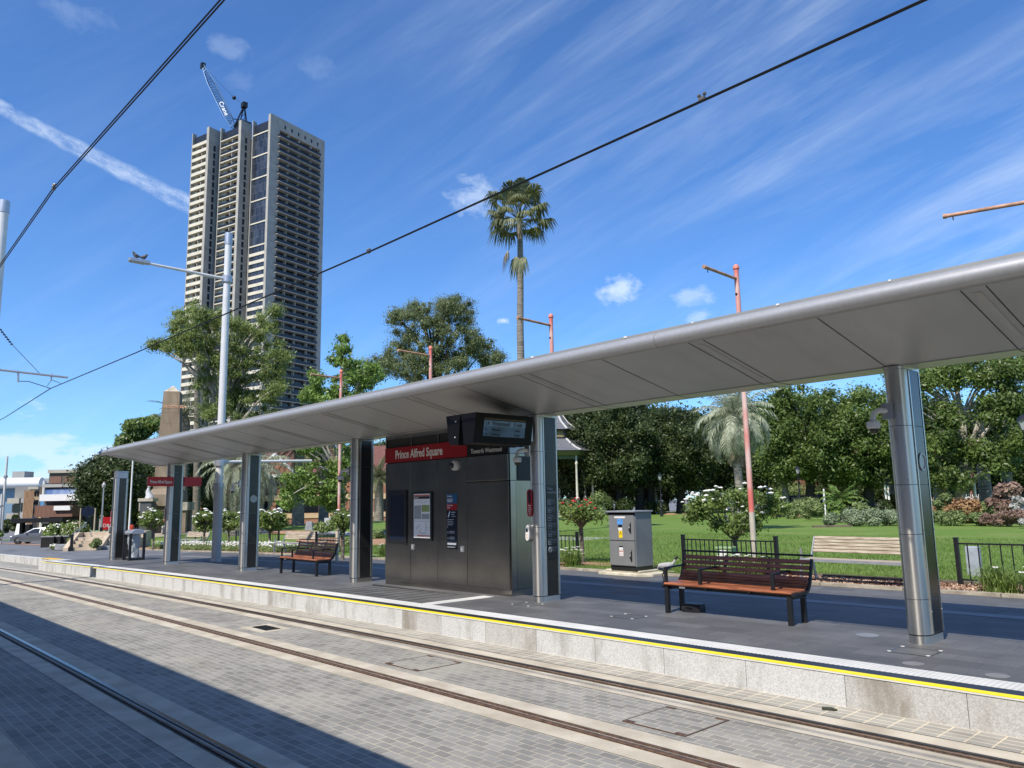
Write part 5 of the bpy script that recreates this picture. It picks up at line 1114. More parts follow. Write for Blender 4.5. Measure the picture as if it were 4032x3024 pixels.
# thin trunks under the figs
def bare_trunk(u, v0, v1, d, r, label, mt, lean=0, name='tree_trunk', cat='tree trunk'):
    B = gd(u, d); z1 = hz(u, v1, d)-B.z; m = MB(); m.tube([(0, 0, -.2), (lean*.3, 0, z1*.33), (lean*.6, .05, z1*.66), (lean, 0, z1)], [r*1.25, r, r*.95, r*.8], 10); t = thing('palm_tree' if 'palm' in name else 'tree', label, 'palm tree' if 'palm' in name else 'tree', B); m.build('trunk', mt, t)
bare_trunk(2520, 0, 1840, 93, .55, 'thick dark fig trunk left of the thin white post', bark_d); bare_trunk(2560, 0, 1840, 94, .45, 'dark fig trunk just left of the thin white post', bark_d, .3)
m = MB(); B = gd(2585, 96); m.tube([(0, 0, 0), (0, 0, hz(2578, 1925, 96)-B.z)], [.12, .1], 8); tag(m.build('white_post', white_p, None, B), 'thin white post in the dark under the fig trees', 'post')
# park lamps
def parklamp(u, vb, vt, d, label, lr=.22):
    B = gd(u, d); h = hz(u, vt, d)-B.z; t = thing('park_lamp', label, 'street lamp', B, 0, 'black lantern lamps in the park')
    m = MB(); m.lathe([(.16, 0), (.16, .3), (.10, .9), (.13, 1.0), (.07, 1.1), (.055, h-.7), (.09, h-.62), (.05, h-.55)], (0, 0, 0), 10); m.build('post', black, t)
    m = MB(); m.lathe([(lr*.5, h-.55), (lr, h-.15)], (0, 0, 0), 6, False); m.build('lantern_glass', mat('lantern_glass', (.35, .36, .36), .2, 0, .1, 4), t)
    m = MB(); m.lathe([(lr*1.15, h-.15), (lr*.6, h+.02), (.02, h+.10)], (0, 0, 0), 8, False)
    for i in range(6): a = math.pi/3*i; m.tube([(lr*.5*math.cos(a), lr*.5*math.sin(a), h-.56), (lr*math.cos(a), lr*math.sin(a), h-.14)], .012, 4)
    m.build('lantern_frame', black, t)
parklamp(2603, 0, 1868, 80, 'slim black park lamp above the lawn, left of the white rose tree')
parklamp(3150, 0, 1840, 74, 'slim black park lamp between the white rose tree and the tree fern')
parklamp(3972, 0, 1700, 62, 'black lantern lamp near the right edge, the farther of two', .28)
parklamp(4066, 0, 1640, 40, 'black lantern cut by the right edge of the picture', .24)

# ------------------------------------------------------------------ palms
palm_l = leafmat('palm_leaf', (.04, .06, .018), (.11, .14, .045), (.21, .22, .11), .25, .45, 1.2)
palm_s = leafmat('silver_palm_leaf', (.13, .16, .09), (.30, .34, .22), (.52, .54, .40), .2, .45, 1.2)
palm_b = leafmat('dry_palm_leaf', (.16, .11, .07), (.34, .26, .18), (.5, .42, .3), .15, .7, 2)
def feather(parent, top, n, L, mt, e0=-.9, e1=1.3, lw=.05, nl=44, droop=1.0, ll=.5, name='frond', skip=None):
    """feather palm crown as one mesh of leaflets + rachises"""
    V_, A_ = [], []; rm = MB()
    for i in range(n):
        az = i*2.39996+RNG.normal(0, .1); el = e0+(e1-e0)*(1-(i+.5)/n); Lf = L*RNG.uniform(.85, 1.1)
        pts = []; p = np.array(top, float); e = el; seg = 14
        for k in range(seg+1):
            pts.append(p.copy()); e -= droop*(1.9/seg)*(.35+k/seg)*max(.25, math.cos(el)); p = p+np.array([math.cos(az)*math.cos(e), math.sin(az)*math.cos(e), math.sin(e)])*Lf/seg
        rm.tube([tuple(q) for q in pts], [.035*(1-.85*k/seg)+.004 for k in range(seg+1)], 5)
        for k in range(nl):
            q = (k+1.5)/(nl+1); j = min(int(q*seg), seg-1); f = q*seg-j; P_ = pts[j]*(1-f)+pts[j+1]*f; tdir = pts[j+1]-pts[j]; tdir /= np.linalg.norm(tdir)
            side = np.cross(tdir, [0, 0, 1]); side /= np.linalg.norm(side)+1e-6; upv = np.cross(side, tdir); le = ll*math.sin(math.pi*min(1, q*.9+.12))**.6*RNG.uniform(.8, 1.1)
            for s in (-1, 1):
                d_ = side*s*.8+tdir*.55+upv*RNG.uniform(-.1, .35)+np.array([0, 0, -.25]); d_ /= np.linalg.norm(d_)
                mid = P_+d_*le*.55; tip = P_+d_*le+np.array([0, 0, -le*.28*droop]); wv = tdir*lw*.5
                V_ += [P_-wv*.6, P_+wv*.6, mid+wv, mid-wv]; V_ += [mid-wv, mid+wv, tip, tip]
                a = RNG.random(); A_ += [a, a]
    V_ = np.array(V_); F_ = np.arange(len(V_)).reshape(-1, 4)
    npmesh(name, V_, F_, mt, parent, A_); rm.build('frond_stems', mt, parent)
def ringed(name, pal):
    m = mat(name, *pal); return m
trunk_pm = mat('palm_trunk', (.13, .115, .095), .9, 0, .5, 3, .7, 8, col2=(.28, .25, .21), stretch=(.5, .5, 5))
# tall slender fan palm
d_ = 42; B = gd(2062, d_); top = PL(B, 2046, 868, d_)
t = thing('fan_palm', 'very tall slender fan palm rising above the canopy into the sky', 'palm tree', B)
m = MB(); pts = [(0, 0, -.2), PL(B, 2058, 1700, d_), PL(B, 2048, 1300, d_), PL(B, 2050, 1060, d_), top]; m.tube(pts, [.30, .22, .20, .17, .16], 12); m.build('trunk', trunk_pm, t)
V_, A_ = [], []; st = MB(); Vd, Ad = [], []
def fan(c, dirv, L, Rf, hang=0.5, dead=False):
    c = np.array(c); d = np.array(dirv, float); d /= np.linalg.norm(d); p1 = c+d*L*.55; p2 = c+d*L+np.array([0, 0, -L*.12*hang]); st.tube([tuple(c), tuple(p1), tuple(p2)], [.03, .022, .014], 5)
    dn = p2-p1; dn /= np.linalg.norm(dn); sd = np.cross(dn, [0, 0, 1]); sd /= np.linalg.norm(sd)+1e-6; up_ = np.cross(sd, dn)
    for i in range(30):
        a = R_(-125+250*i/29)+RNG.normal(0, .03); r = Rf*(.72+.28*math.cos(a*.6))*RNG.uniform(.85, 1.1); dd = dn*math.cos(a)+sd*math.sin(a)+up_*.18*math.cos(a)
        mid = p2+dd*r*.55; tip = mid+dd*r*.28+np.array([0, 0, -r*.62*hang-.1]); w = np.cross(dd, up_); w = w/np.linalg.norm(w)*.045
        tgt = (Vd, Ad) if dead else (V_, A_)
        tgt[0].extend([p2-w*.2, p2+w*.2, mid+w, mid-w, mid-w, mid+w, tip, tip]); q = RNG.random(); tgt[1].extend([q, q])
tp = np.array(top)
for i in range(34):
    az = i*2.39996; el = 1.4-1.75*(i+.5)/34; fan(tp, (math.cos(az)*math.cos(el), math.sin(az)*math.cos(el), math.sin(el)), RNG.uniform(1.0, 1.7)*(1.25 if el > .5 else 1), RNG.uniform(.85, 1.15), .35+.5*(i/34))
for (az, Ls) in ((2.6, 1.9), (3.9, 1.7), (5.5, 2.3)): fan(tp+np.array([0, 0, -.2]), (math.cos(az)*.5, math.sin(az)*.5, -1), Ls, .75, 1.3, az in (3.9,))
npmesh('fronds', V_, np.arange(len(V_)).reshape(-1, 4), palm_l, t, A_); npmesh('dry_fronds', Vd, np.arange(len(Vd)).reshape(-1, 4), palm_b, t, Ad); st.build('frond_stems', palm_l, t)
# grey-green jelly palm above the white rose tree
d_ = 44; B = gd(2925, d_); top = PL(B, 2892, 1640, d_); t = thing('jelly_palm', 'broad grey-green feather palm with drooping fronds above the white rose tree', 'palm tree', B)
m = MB(); m.tube([(0, 0, -.2), PL(B, 2915, 1950, d_), PL(B, 2900, 1800, d_), top], [.30, .22, .22, .30], 12); m.build('trunk', trunk_pm, t)
feather(t, top, 46, 3.0, palm_s, -.75, 1.35, .045, 46, 1.35, .62); feather(t, (top[0], top[1], top[2]-.4), 12, 2.6, palm_b, -1.3, -.8, .05, 30, 1.0, .45, 'dry_frond')
# palms left of the kiosk
def datepalm(u, vtop, d, L, n, label, mt=palm_l, tr=.34, e0=-.7, vb=None, dr=1.0, dry=8, rad=.5, nl=38):
    B = gd(u, d); top = PL(B, u, vtop, d); t = thing('palm', label, 'palm tree', B, 0, 'park palms')
    m = MB(); m.tube([(0, 0, -.2), (0, 0, top[2]*.5), (0, 0, top[2]-.5), top], [tr*1.15, tr, tr*.95, tr*1.3], 12); m.build('trunk', trunk_pm, t)
    feather(t, top, n, L, mt, e0, 1.3, .06, nl, dr, rad)
    if dry: feather(t, (top[0], top[1], top[2]-.3), dry, L*.75, palm_b, -1.35, -.9, .06, 22, 1, rad*.8, 'dry_frond')
datepalm(930, 1830, 62, 4.2, 40, 'wide grey-green palm between the tram pole and the obelisk', palm_s, .4, -.9, dr=1.3, dry=10)
datepalm(1020, 1850, 66, 4.0, 34, 'wide grey-green palm right of the tram pole, behind a column', palm_s, .4, -.9, dr=1.3, dry=8)
datepalm(1175, 1760, 74, 5.0, 34, 'dark palm with thick trunk behind the small timber bench', palm_l, .5, -.6)
datepalm(1275, 1770, 80, 4.6, 30, 'palm with rough trunk beside the grave-like stones', palm_l, .45, -.6)
datepalm(1492, 1880, 90, 3.2, 26, 'small palm seen in the gap between column and kiosk', palm_l, .5, -.6)
datepalm(720, 1640, 84, 3.8, 26, 'dark green palm close behind the obelisk top', palm_l, .35, -.3, dry=4)
d_ = 92; B = gd(778, d_); m = MB(); m.tube([(0, 0, -.3), PL(B, 777, 1700, d_), PL(B, 775, 1440, d_), PL(B, 783, 1380, d_)], [.45, .33, .30, .28], 10); t = thing('palm_tree', 'slim bare palm trunk between the obelisk and the tram pole', 'palm tree', B); m.build('trunk', mat('palm_trunk_slim', (.16, .14, .11), .9, 0, .3, 2, stretch=(1, 1, 4)), t)
# trees left: behind the obelisk and the far left fig
figtree(700, 1700, 2080, 420, 112, 'dark tree behind the obelisk', n=22000)
figtree(880, 1680, 2060, 300, 120, 'dark tree low behind the tram pole', n=16000)
figtree(1060, 1760, 2060, 260, 130, 'dark tree behind the left columns', n=12000)
figtree(560, 1790, 2060, 260, 100, 'dark broad tree behind the thin white flag pole', n=26000, mt=fig_l)
figtree(430, 1795, 2045, 225, 92, 'broad green fig tree left of the free-standing column', fig_l, n=34000, leaf=.33)
B = gd(545, 104); cl = pxclumps(B, [(520, 1690, 28, 22, 104, 5), (500, 1725, 20, 12, 104, 3), (560, 1700, 30, 25, 104, 5), (590, 1670, 30, 25, 104, 5), (480, 1745, 12, 8, 104, 2)], 1.0, 2)
tree('loose-crowned tree poking above the dark trees left of the obelisk', B, cl, 7000, .5, fig_l2, bark_d, [(0, 0, 0, .5), (*PL(B, 550, 1760, 104), .25)], nl=12)
for u, v, w, d, lab in ((40, 1995, 60, 140, 'dark street tree at the far left edge'), (70, 2025, 50, 120, 'dark low tree beside the white poles'), (120, 2010, 60, 170, 'round street tree in front of the old shopfronts'), (140, 1998, 50, 180, 'street tree beside the black pillar'), (5, 1990, 30, 60, 'bright leaves at the very left edge')):
    shrub(u, 0, w, 100 if d < 130 else 75, d, lab, fig_l if d != 60 else fr_l, 2500, .5 if d > 80 else .2, 'street_tree', rc=None)

# ------------------------------------------------------------------ right hand broadleaf tree close by, palm trunks, brick building
B = gd(3790, 60)
cl = pxclumps(B, [(3560, 1500, 80, 50, 60, 8), (3700, 1480, 120, 50, 60, 12), (3850, 1470, 120, 50, 60, 12), (3990, 1460, 80, 50, 60, 8), (3600, 1600, 60, 50, 59, 6), (3720, 1640, 60, 40, 59, 6), (3930, 1620, 90, 50, 59, 9), (3990, 1720, 70, 40, 58, 7), (3680, 1740, 70, 40, 58, 7), (3830, 1780, 70, 30, 59, 7), (3640, 1830, 60, 30, 58, 5), (3930, 1820, 60, 30, 58, 5), (3720, 1880, 70, 30, 58, 6), (4000, 1560, 60, 50, 60, 6)], .66, 2.5, 1.7)
trunk = [(0, 0, -.3, .36), (*PL(B, 3780, 1950, 60), .27), (*PL(B, 3800, 1800, 60), .24), (*PL(B, 3790, 1650, 60), .2), (*PL(B, 3760, 1500, 60), .12)]
tree('broad-leaved tree with a pale mottled trunk right of the nearest column', B, cl, 52000, .28, fig_l2, bark_p, trunk, aspect=.42, droop=.5, nl=40, r1=.02, soft=.75, jit=.5)
bare_trunk(3700, 0, 1880, 60, .36, 'thick pale palm trunk just right of the nearest column', trunk_pm, 0, 'palm_trunk', 'palm trunk'); bare_trunk(3885, 0, 1640, 64, .40, 'thick ringed palm trunk near the right edge', trunk_pm, 0, 'palm_trunk', 'palm trunk'); bare_trunk(3975, 0, 1640, 66, .36, 'brown trunk carrying crossbars at the right edge', bark_g, 0)
bare_trunk(3100, 0, 1800, 84, .32, 'pale palm trunk behind the white rose tree', trunk_pm, -.4, 'palm_trunk', 'palm trunk'); bare_trunk(3760, 0, 1870, 62, .5, 'dark thick trunk behind the mottled trunk', bark_d)
rb = brick('red_bricks', (.22, .065, .03), (.33, .11, .055), (.30, .22, .16), .24, .086, .012, .5, .85, .2, 1, .2, swap=True)
t = thing('brick_house', 'red brick house behind the trees at the right', 'house', gd(3450, 112)); B = Vector(t.location)
dirR = Vector((.674, .738, 0)).normalized(); an_ = math.atan2(dirR.y, dirR.x); t.rotation_euler = (0, 0, an_)
m = MB(); m.box(-9, 22, 0, 8, 0, 6.2); m.build('wall', rb, t); m = MB(); m.ext([(-1, 6.2), (4, 8.6), (9, 6.2)], -10, 23, 'x'); m.build('roof', mat('roof_terracotta', (.18, .07, .04), .8, 0, .2, 2), t)
for i in range(8):
    m = MB(); m.box(-7.5+i*3.7, -6.2+i*3.7, -.06, .02, 1.2, 3.2); w_ = m.build('window', glassm, t); m = MB(); m.box(-7.7+i*3.7, -6.0+i*3.7, -.10, -.0, 1.0, 1.18); m.build('sill', white_p, w_)
def ironfence(u0, u1, d, h, label, m_=white_p):
    a, b = gd(u0, d), gd(u1, d); L = (b-a).length; t = thing('picket_fence', label, 'fence', a, math.atan2(b.y-a.y, b.x-a.x), 'pale fences beyond the park')
    m = MB(); n = int(L/.16); 
    for i in range(n): m.box(i*.16-.02, i*.16+.02, -.02, .02, 0, h)
    m.box(0, L, -.02, .02, .2, .27); m.box(0, L, -.02, .02, h-.3, h-.23); m.build('pickets', m_, t)
ironfence(3640, 3735, 84, 1.5, 'pale timber picket fence in front of the brick house', mat('fence_tan', (.45, .33, .25), .7, 0, .1, 3)); ironfence(3800, 3890, 82, 1.7, 'white picket fence between the trunks at the right'); ironfence(3400, 3480, 90, 1.1, 'white picket fence left of the nearest column'); ironfence(3212, 3260, 100, 1.2, 'blue grey picket fence near the tree fern', mat('fence_blue', (.10, .16, .28), .6, 0, .1, 3))
for u, d, v, r, lab in ((3247, 70, 1925, .07, 'thin white post beside the tree fern'), (3843, 60, 1880, .09, 'leaning white post in front of the white fence'), (3490, 84, 1870, .09, 'thin pale post left of the traffic light'), (3502, 84, 1912, .10, 'white traffic light post just left of the nearest column')):
    B = gd(u, d); t = thing('post', lab, 'post', B); m = MB(); m.tube([(0, 0, 0), (0, 0, hz(u, v, d)-B.z)], r, 8); m.build('shaft', white_p, t)
    if 'traffic' in lab: m = MB(); m.bx((.35, 0, hz(u, v, d)-B.z-.4), (.32, .3, .95)); m.build('signal_head', black, t)
    else: m = MB(); m.box(-r*1.3, r*1.3, -r*1.3, r*1.3, 1.2, 1.5); m.build('band', galv, t)
# cottage wall and dark van behind the lawn
B = gd(3160, 88); t = thing('parked_van', 'black van parked in deep shade behind the lawn', 'van', B, an_+.1)
m = MB(); m.ext([(-.9, .35), (-.9, .95), (-.75, 1.05), (-.62, 1.9), (.62, 1.9), (.75, 1.05), (.9, .95), (.9, .35)], -2.3, 2.3, 'x'); m.build('body', black, t, bev=.08)
for xx in (-1.5, 1.5):
    for s in (-.82, .82): m = MB(); m.tube([(xx, s-.1, .34), (xx, s+.1, .34)], .34, 14); m.build('wheel', rub, t)
m = MB(); m.box(-1.6, 1.7, -.79, -.72, 1.15, 1.75); m.build('side_window', glassm, t)
m = MB(); m.tube([(.0, 0, .9), (.0, 0, 1.5)], [.25, .12], 6); tag(m.build('hi_vis_figure', mat('hi_vis', (.75, .75, .02), .6, 0, .1, 3), None, gd(3201, 84)+Vector((0, 0, .2))), 'small bright yellow patch beside the black van', 'marker')
# planting at the far side of the lawn
def bed(specs):
    for (u, w, h, d, mt, n, leaf, lab) in specs: shrub(u, 0, w, h, d, lab, mt, n, leaf, 'garden_shrub', 'mixed planting beyond the lawn')
bed([(3285, 90, 55, 49.5, hedge_l, 3800, .12, 'left end of the low grey-green hedge beyond the grey bench'), (3360, 110, 62, 49.5, hedge_l, 4600, .12, 'middle left mound of the grey-green hedge'), (3440, 110, 66, 49.5, hedge_l, 4600, .12, 'middle right mound of the grey-green hedge'), (3520, 110, 64, 50, hedge_l, 4600, .12, 'right mound of the grey-green hedge, beside the white ibis'),
     (3400, 90, 95, 54, bush_l, 1800, .3, 'spiky green plant behind the grey-green hedge'), (3290, 80, 80, 56, fr_l, 1500, .3, 'yellow-green leafy plant left of the tree fern'), (3490, 60, 90, 55, fig_l, 1300, .35, 'black-leaved plant behind the hedge'),
     (3130, 90, 50, 66, bush_l, 1800, .2, 'low bush by the mulch left of the yellow-green plant'), (3200, 90, 60, 62, bush_l, 1800, .2, 'low bush below the black van'),
     (3690, 110, 50, 52, bush_l, 2600, .14, 'low green bush touching the right side of the nearest column'), (3760, 120, 55, 50, bush_l, 3000, .14, 'green bush with pale flowers, second right of the nearest column'), (3850, 120, 55, 50, bush_l, 3000, .14, 'green bush with pale flowers right of the second'), (3890, 70, 52, 49, pink_l, 2400, .12, 'small round brown-pink bush'), (3935, 80, 55, 48.5, pink_l, 2600, .12, 'larger round brown-pink bush'), (3990, 90, 75, 48, pink_l, 2600, .13, 'brown-pink bush at the right edge'), (4030, 50, 45, 46, silv_l, 1600, .12, 'pale silvery bush low at the right edge'),
     (3800, 160, 95, 54, dead_l, 3600, .22, 'rust red shrub in front of the white fence'), (3720, 80, 115, 55, bush_l, 2000, .3, 'broad-leaved green shrub right of the nearest column'), (3900, 90, 90, 54, bush_l, 2200, .24, 'green shrub between the rust red shrub and the tall stalks'), (3960, 110, 180, 54, pink_l, 3200, .3, 'tall brown grassy stalks near the right edge'), (4025, 70, 130, 53, silv_l, 2000, .25, 'silver-white shrub at the right edge'), (3660, 60, 70, 54, dead_l, 1300, .2, 'small rust red plant hidden by the nearest column')])
B = gd(3310, 58); t = thing('tree_fern', 'bright green tree fern behind the grey-green hedge', 'tree fern', B); m = MB(); m.tube([(0, 0, 0), (0, 0, 1.5)], [.16, .13], 8); m.build('trunk', bark_d, t); feather(t, (0, 0, 1.5), 16, 1.9, fr_l, -.1, 1.1, .08, 22, 1.0, .35)
m = MB(); m.bx((0, 0, .06), (2.2, .3, .14)); tag(m.build('timber_edging', mat('edging_timber', (0, 0, 0)), None, gd(3270, 48.2)), 'short dark timber edging at the left foot of the grey-green hedge', 'edging').rotation_euler = (0, 0, an_)
for u, w in ((2640, 60), (2700, 40), (3110, 110), (3000, 80)):
    B = gd(u, 90 if u < 3050 else 74); m = MB(); m.ball((0, 0, 0), w/3029*65/1.6, 12, 6, (1, 1, .22)); o = m.build('leaf_litter', bark, None, B); tag(o, kind='stuff')

# ------------------------------------------------------------------ gazebo
B = px(2180, 1980, 92); B.z = .15; gz = thing('gazebo', 'Victorian bandstand gazebo with two-tier slate roof, half hidden by a column', 'gazebo', B, R_(12))
slate = mat('roof_slate', (.085, .09, .10), .6, 0, .25, 6, .2, 20, col2=(.16, .165, .18)); ridge = mat('ridge_cream', (.60, .59, .56), .6, 0, .1, 4); grn = mat('trim_green', (.10, .13, .05), .6, 0, .1, 4)
S_ = 92
def ring(u, v): return None
ze = hz(2270, 1782, 92)-.15; z1_ = hz(2270, 1730, 92)-.15; z2_ = hz(2270, 1695, 92)-.15; z3_ = hz(2200, 1630, 92)-.15; Rr = 5.6; R2_ = 2.75
def octa(r): return [(r*math.cos(math.pi/4*i+math.pi/8), r*math.sin(math.pi/4*i+math.pi/8)) for i in range(8)]
def tier(m_, prof):
    for (ra, za), (rb_, zb_) in zip(prof, prof[1:]):
        a, b = octa(ra), octa(rb_); vs = [(x, y, za) for x, y in a]+[(x, y, zb_) for x, y in b]; m_.add(vs, [(i, (i+1) % 8, 8+(i+1) % 8, 8+i) for i in range(8)])
pr1 = [(Rr, ze), (Rr*.80, ze+(z1_-ze)*.28), (Rr*.64, ze+(z1_-ze)*.62), (R2_*1.0, z1_)]; pr2 = [(R2_*1.12, z2_), (R2_*.72, z2_+(z3_-z2_)*.45), (R2_*.35, z3_+.3), (.05, z3_+1.9)]
m = MB(); tier(m, pr1); tier(m, pr2); m.build('roof', slate, gz)
for pr_ in (pr1, pr2):
    for i in range(8):
        m = MB(); pp = [(octa(r)[i][0]*1.004, octa(r)[i][1]*1.004, z+.05) for r, z in pr_]
        for a, b in zip(pp, pp[1:]): m.bar(a, b, .20, .09)
        m.build('ridge', ridge, gz)
m = MB(); tier(m, [(R2_*.95, z1_), (R2_*.95, z2_)]); m.build('clerestory', mat('clerestory_ochre', (.26, .20, .08), .6, 0, .3, 2), gz)
m = MB(); tier(m, [(R2_*1.06, z1_-.02), (R2_*1.06, z1_+.14)]); tier(m, [(R2_*1.08, z2_-.15), (R2_*1.12, z2_)]); 
for a in octa(R2_*.97): m.box(a[0]-.12, a[0]+.12, a[1]-.12, a[1]+.12, z1_, z2_)
m.build('clerestory_frame', black, gz)
m = MB(); tier(m, [(Rr*1.0, ze-.10), (Rr*1.01, ze)]); m.build('gutter', black, gz)
m = MB(); tier(m, [(Rr*.99, ze-.1), (Rr*.9, ze-.55)]); tier(m, [(Rr*.84, ze-.95), (Rr*.84, ze-.3)]); m.build('fascia', grn, gz)
for i, a in enumerate(octa(Rr*.84)):
    m = MB(); m.lathe([(.20, .9), (.20, 1.9), (.24, 1.95), (.24, 2.05), (.14, 2.15), (.12, ze-1.6), (.17, ze-1.5), (.17, ze-1.4), (.12, ze-1.3), (.12, ze-.4)], (a[0], a[1], 0), 10); m.build('column', mat('column_cream', (.60, .57, .48), .6, 0, .1, 3), gz)
    m = MB(); m.box(a[0]-.24, a[0]+.24, a[1]-.24, a[1]+.24, 0, 1.9); m.build('column_base', mat('base_dark', (.06, .07, .06), .6, 0, .1, 3), gz)
m = MB(); m.prism(octa(Rr*.95), 0, .9); m.build('floor', conc, gz)

# ------------------------------------------------------------------ roses and flower clumps
def rosetree(u, d, label, vt, vb, w, n=2600, fl=(petal, 22, .035), leaf=.055, trunk_h=None, group='standard rose trees along the park edge'):
    B = gd(u, d); depth = -0.728*px(u, 1900, d).x+.669*px(u, 1900, d).y; hw = w/3029*depth/2; zt_, zb_ = hz(u, vt, d)-B.z, hz(u, vb, d)-B.z
    t = thing('rose_tree', label, 'rose tree', B, 0, group)
    C_ = clumps_in(int(34*hw+8), (0, 0, (zt_+zb_)/2), (hw*.90, hw*.7, (zt_-zb_)/2*.86), .18, .75, False)
    C_[:, 2] += np.hypot(C_[:, 0], C_[:, 1])*.12
    V_, F_, A_ = leafcloud(C_, int(n*.72), leaf*1.15, .55, .3, .2, soft=.95, jit=.5); npmesh('foliage', V_, F_, rose_l, t, A_)
    m = MB(); f = zb_-.12
    m.tube([(0, 0, -.1), (.02, 0, f*.5), (-.01, 0, f)], [.065, .055, .06], 8)
    for i in RNG.choice(len(C_), min(13, len(C_)), replace=False): limbs(m, (0, 0, f), None, [C_[i][:3]], .032, .008, .35, 6)
    m.build('stems', mat('rose_bark', (.07, .055, .045), .9, 0, .4, 14, .6, 20, col2=(.22, .19, .16)), t)
    m = MB()
    for i in range(fl[1]):
        c = C_[RNG.integers(len(C_))]; a = RNG.uniform(0, 6.28); e = RNG.uniform(.2, 1.5); c = C_[max(RNG.integers(len(C_), size=2), key=lambda j: C_[j][2]+.5*abs(C_[j][0])-.3*C_[j][1])]; p = (c[0]+c[3]*1.3*math.cos(a)*math.cos(e), c[1]+c[4]*1.3*math.sin(a)*math.cos(e)-.1, c[2]+c[5]*1.6*math.sin(e)+.04)
        r = fl[2]*RNG.uniform(.7, 1.25)
        m = MB()
        for q in range(5): m.ball((p[0]+r*.55*math.cos(q*1.26), p[1]+r*.55*math.sin(q*1.26), p[2]), r*.6, 6, 4, (1, 1, .6))
        m.ball(p, r*.6, 6, 4)
        m.build('flower', fl[0], t)
    return t
rosetree(2885, 20.6, 'large spreading white rose tree behind the long timber bench', 1925, 2110, 470, 15000, (petal, 60, .055), .075)
rosetree(2285, 21.6, 'gnarled red rose tree between the kiosk column and the grey cabinet', 1990, 2062, 260, 3600, (petr, 22, .04), .078)
rosetree(1352, 27, 'rose tree behind the bamboo-sleeved post left of the kiosk', 2015, 2085, 130, 3600, (petal, 8, .05), .09)
for u, w, lab, d in ((612, 110, 'white rose tree between the litter bin and the red blades column', 47), (810, 95, 'white rose tree just left of the tram pole', 44), (905, 95, 'white rose tree just right of the tram pole', 42), (975, 80, 'white rose tree touching the column with the round speaker', 41), (1065, 130, 'white rose tree behind the left end of the small bench', 40)):
    rosetree(u, d, lab, 2012, 2092, w*1.35, 5200, (petal, 26, .075), .13)
t = thing('bamboo_post', 'pale bamboo-like sleeved post by the small fence left of the kiosk', 'post', gd(1330, 26)); m = MB(); m.tube([(0, 0, 0), (0, 0, 1.02)], .055, 10); m.build('post', mat('bamboo_pale', (.55, .48, .36), .7, 0, .1, 5), t); m = MB(); 
for z in (.25, .5, .75, 1.0): m.tube([(0, 0, z), (0, 0, z+.03)], .066, 10)
m.build('rings', mat('bamboo_ring', (.28, .22, .15), .7, 0, .1, 5), t)
def flowerclump(x, y, label, r=.35, n=420, nf=16, h=.42, white=True):
    t = thing('flower_clump', label, 'flower clump', (x, y, G(x, y)), 0, 'strappy flower clumps along the garden edge')
    an = RNG.uniform(0, 6.28, n); le = RNG.uniform(.15, 1, n)*r*1.2; hh = h*RNG.uniform(.5, 1.1, n); w = .006
    bx_, by_ = RNG.normal(0, r*.3, n), RNG.normal(0, r*.3, n); V_ = []
    dx_, dy_ = np.cos(an), np.sin(an)
    b0 = np.stack([bx_, by_, np.zeros(n)], 1); md = b0+np.stack([dx_*le*.4, dy_*le*.4, hh], 1); tp_ = b0+np.stack([dx_*le, dy_*le, hh*.72], 1); wv = np.stack([-dy_*w, dx_*w, np.zeros(n)], 1)
    V_ = np.concatenate([np.stack([b0-wv, b0+wv, md+wv, md-wv], 1), np.stack([md-wv, md+wv, tp_, tp_], 1)], 0).reshape(-1, 3); A_ = np.tile(RNG.random(n), 2)
    npmesh('foliage', V_, np.arange(len(V_)).reshape(-1, 4), leafmat('strap_leaf', (.04, .09, .012), (.13, .23, .04), (.26, .36, .10), .35, .4, 3), t, A_)
    if nf:
        m = MB()
        for i in range(nf):
            m = MB(); a = RNG.uniform(0, 6.28); q = r*RNG.uniform(.1, 1.0); z = h*RNG.uniform(.75, 1.2); c = (q*math.cos(a), q*math.sin(a), z)
            for k in range(5): m.bar(c, (c[0]+.045*math.cos(k*1.26), c[1]+.045*math.sin(k*1.26), c[2]+.02), .030, .006)
            m.build('flower', petal, t)
for x, y, r, nf, lab in ((-4.25, 14.85, .42, 2, 'strappy green clump with few flowers at the right edge'), (-3.65, 14.8, .36, 12, 'strappy clump with white flowers cut by the right edge'), (-14.2, 15.05, .34, 20, 'white-flowering clump right of the kiosk column'), (-9.15, 15.0, .30, 18, 'white-flowering clump behind the left arm of the long bench'), (-8.75, 15.2, .25, 10, 'smaller white-flowering clump beside it behind the long bench'), (-23.2, 15.2, .3, 10, 'white-flowering clump seen in the gap left of the kiosk'), (-27.9, 15.4, .32, 16, 'white-flowering clump right of the small timber bench')):
    flowerclump(x, y, lab, r, 460, nf)
# long border of small white daisies at the left
n = 9000; x = RNG.uniform(-47, -31.3, n); y = RNG.uniform(15.0, 16.3, n); V_, A_ = [], []
z = np.array([G(a, b) for a, b in zip(x, y)]); cc = np.stack([x, y, z], 1)
C_ = np.stack([x[:300], y[:300], z[:300]+.12, np.full(300, .30), np.full(300, .30), np.full(300, .22)], 1); V_, F_, A_ = leafcloud(C_, 26000, .09, .3, 0, .1, .8)
npmesh('daisy_foliage', V_, F_, bush_l, None, A_)['kind'] = 'stuff'
m = MB()
for i in range(620): m.ball((x[i], y[i], z[i]+RNG.uniform(.26, .42)), RNG.uniform(.035, .065), 5, 3, (1, 1, .5))
tag(m.build('daisy_flowers', petal), kind='stuff')
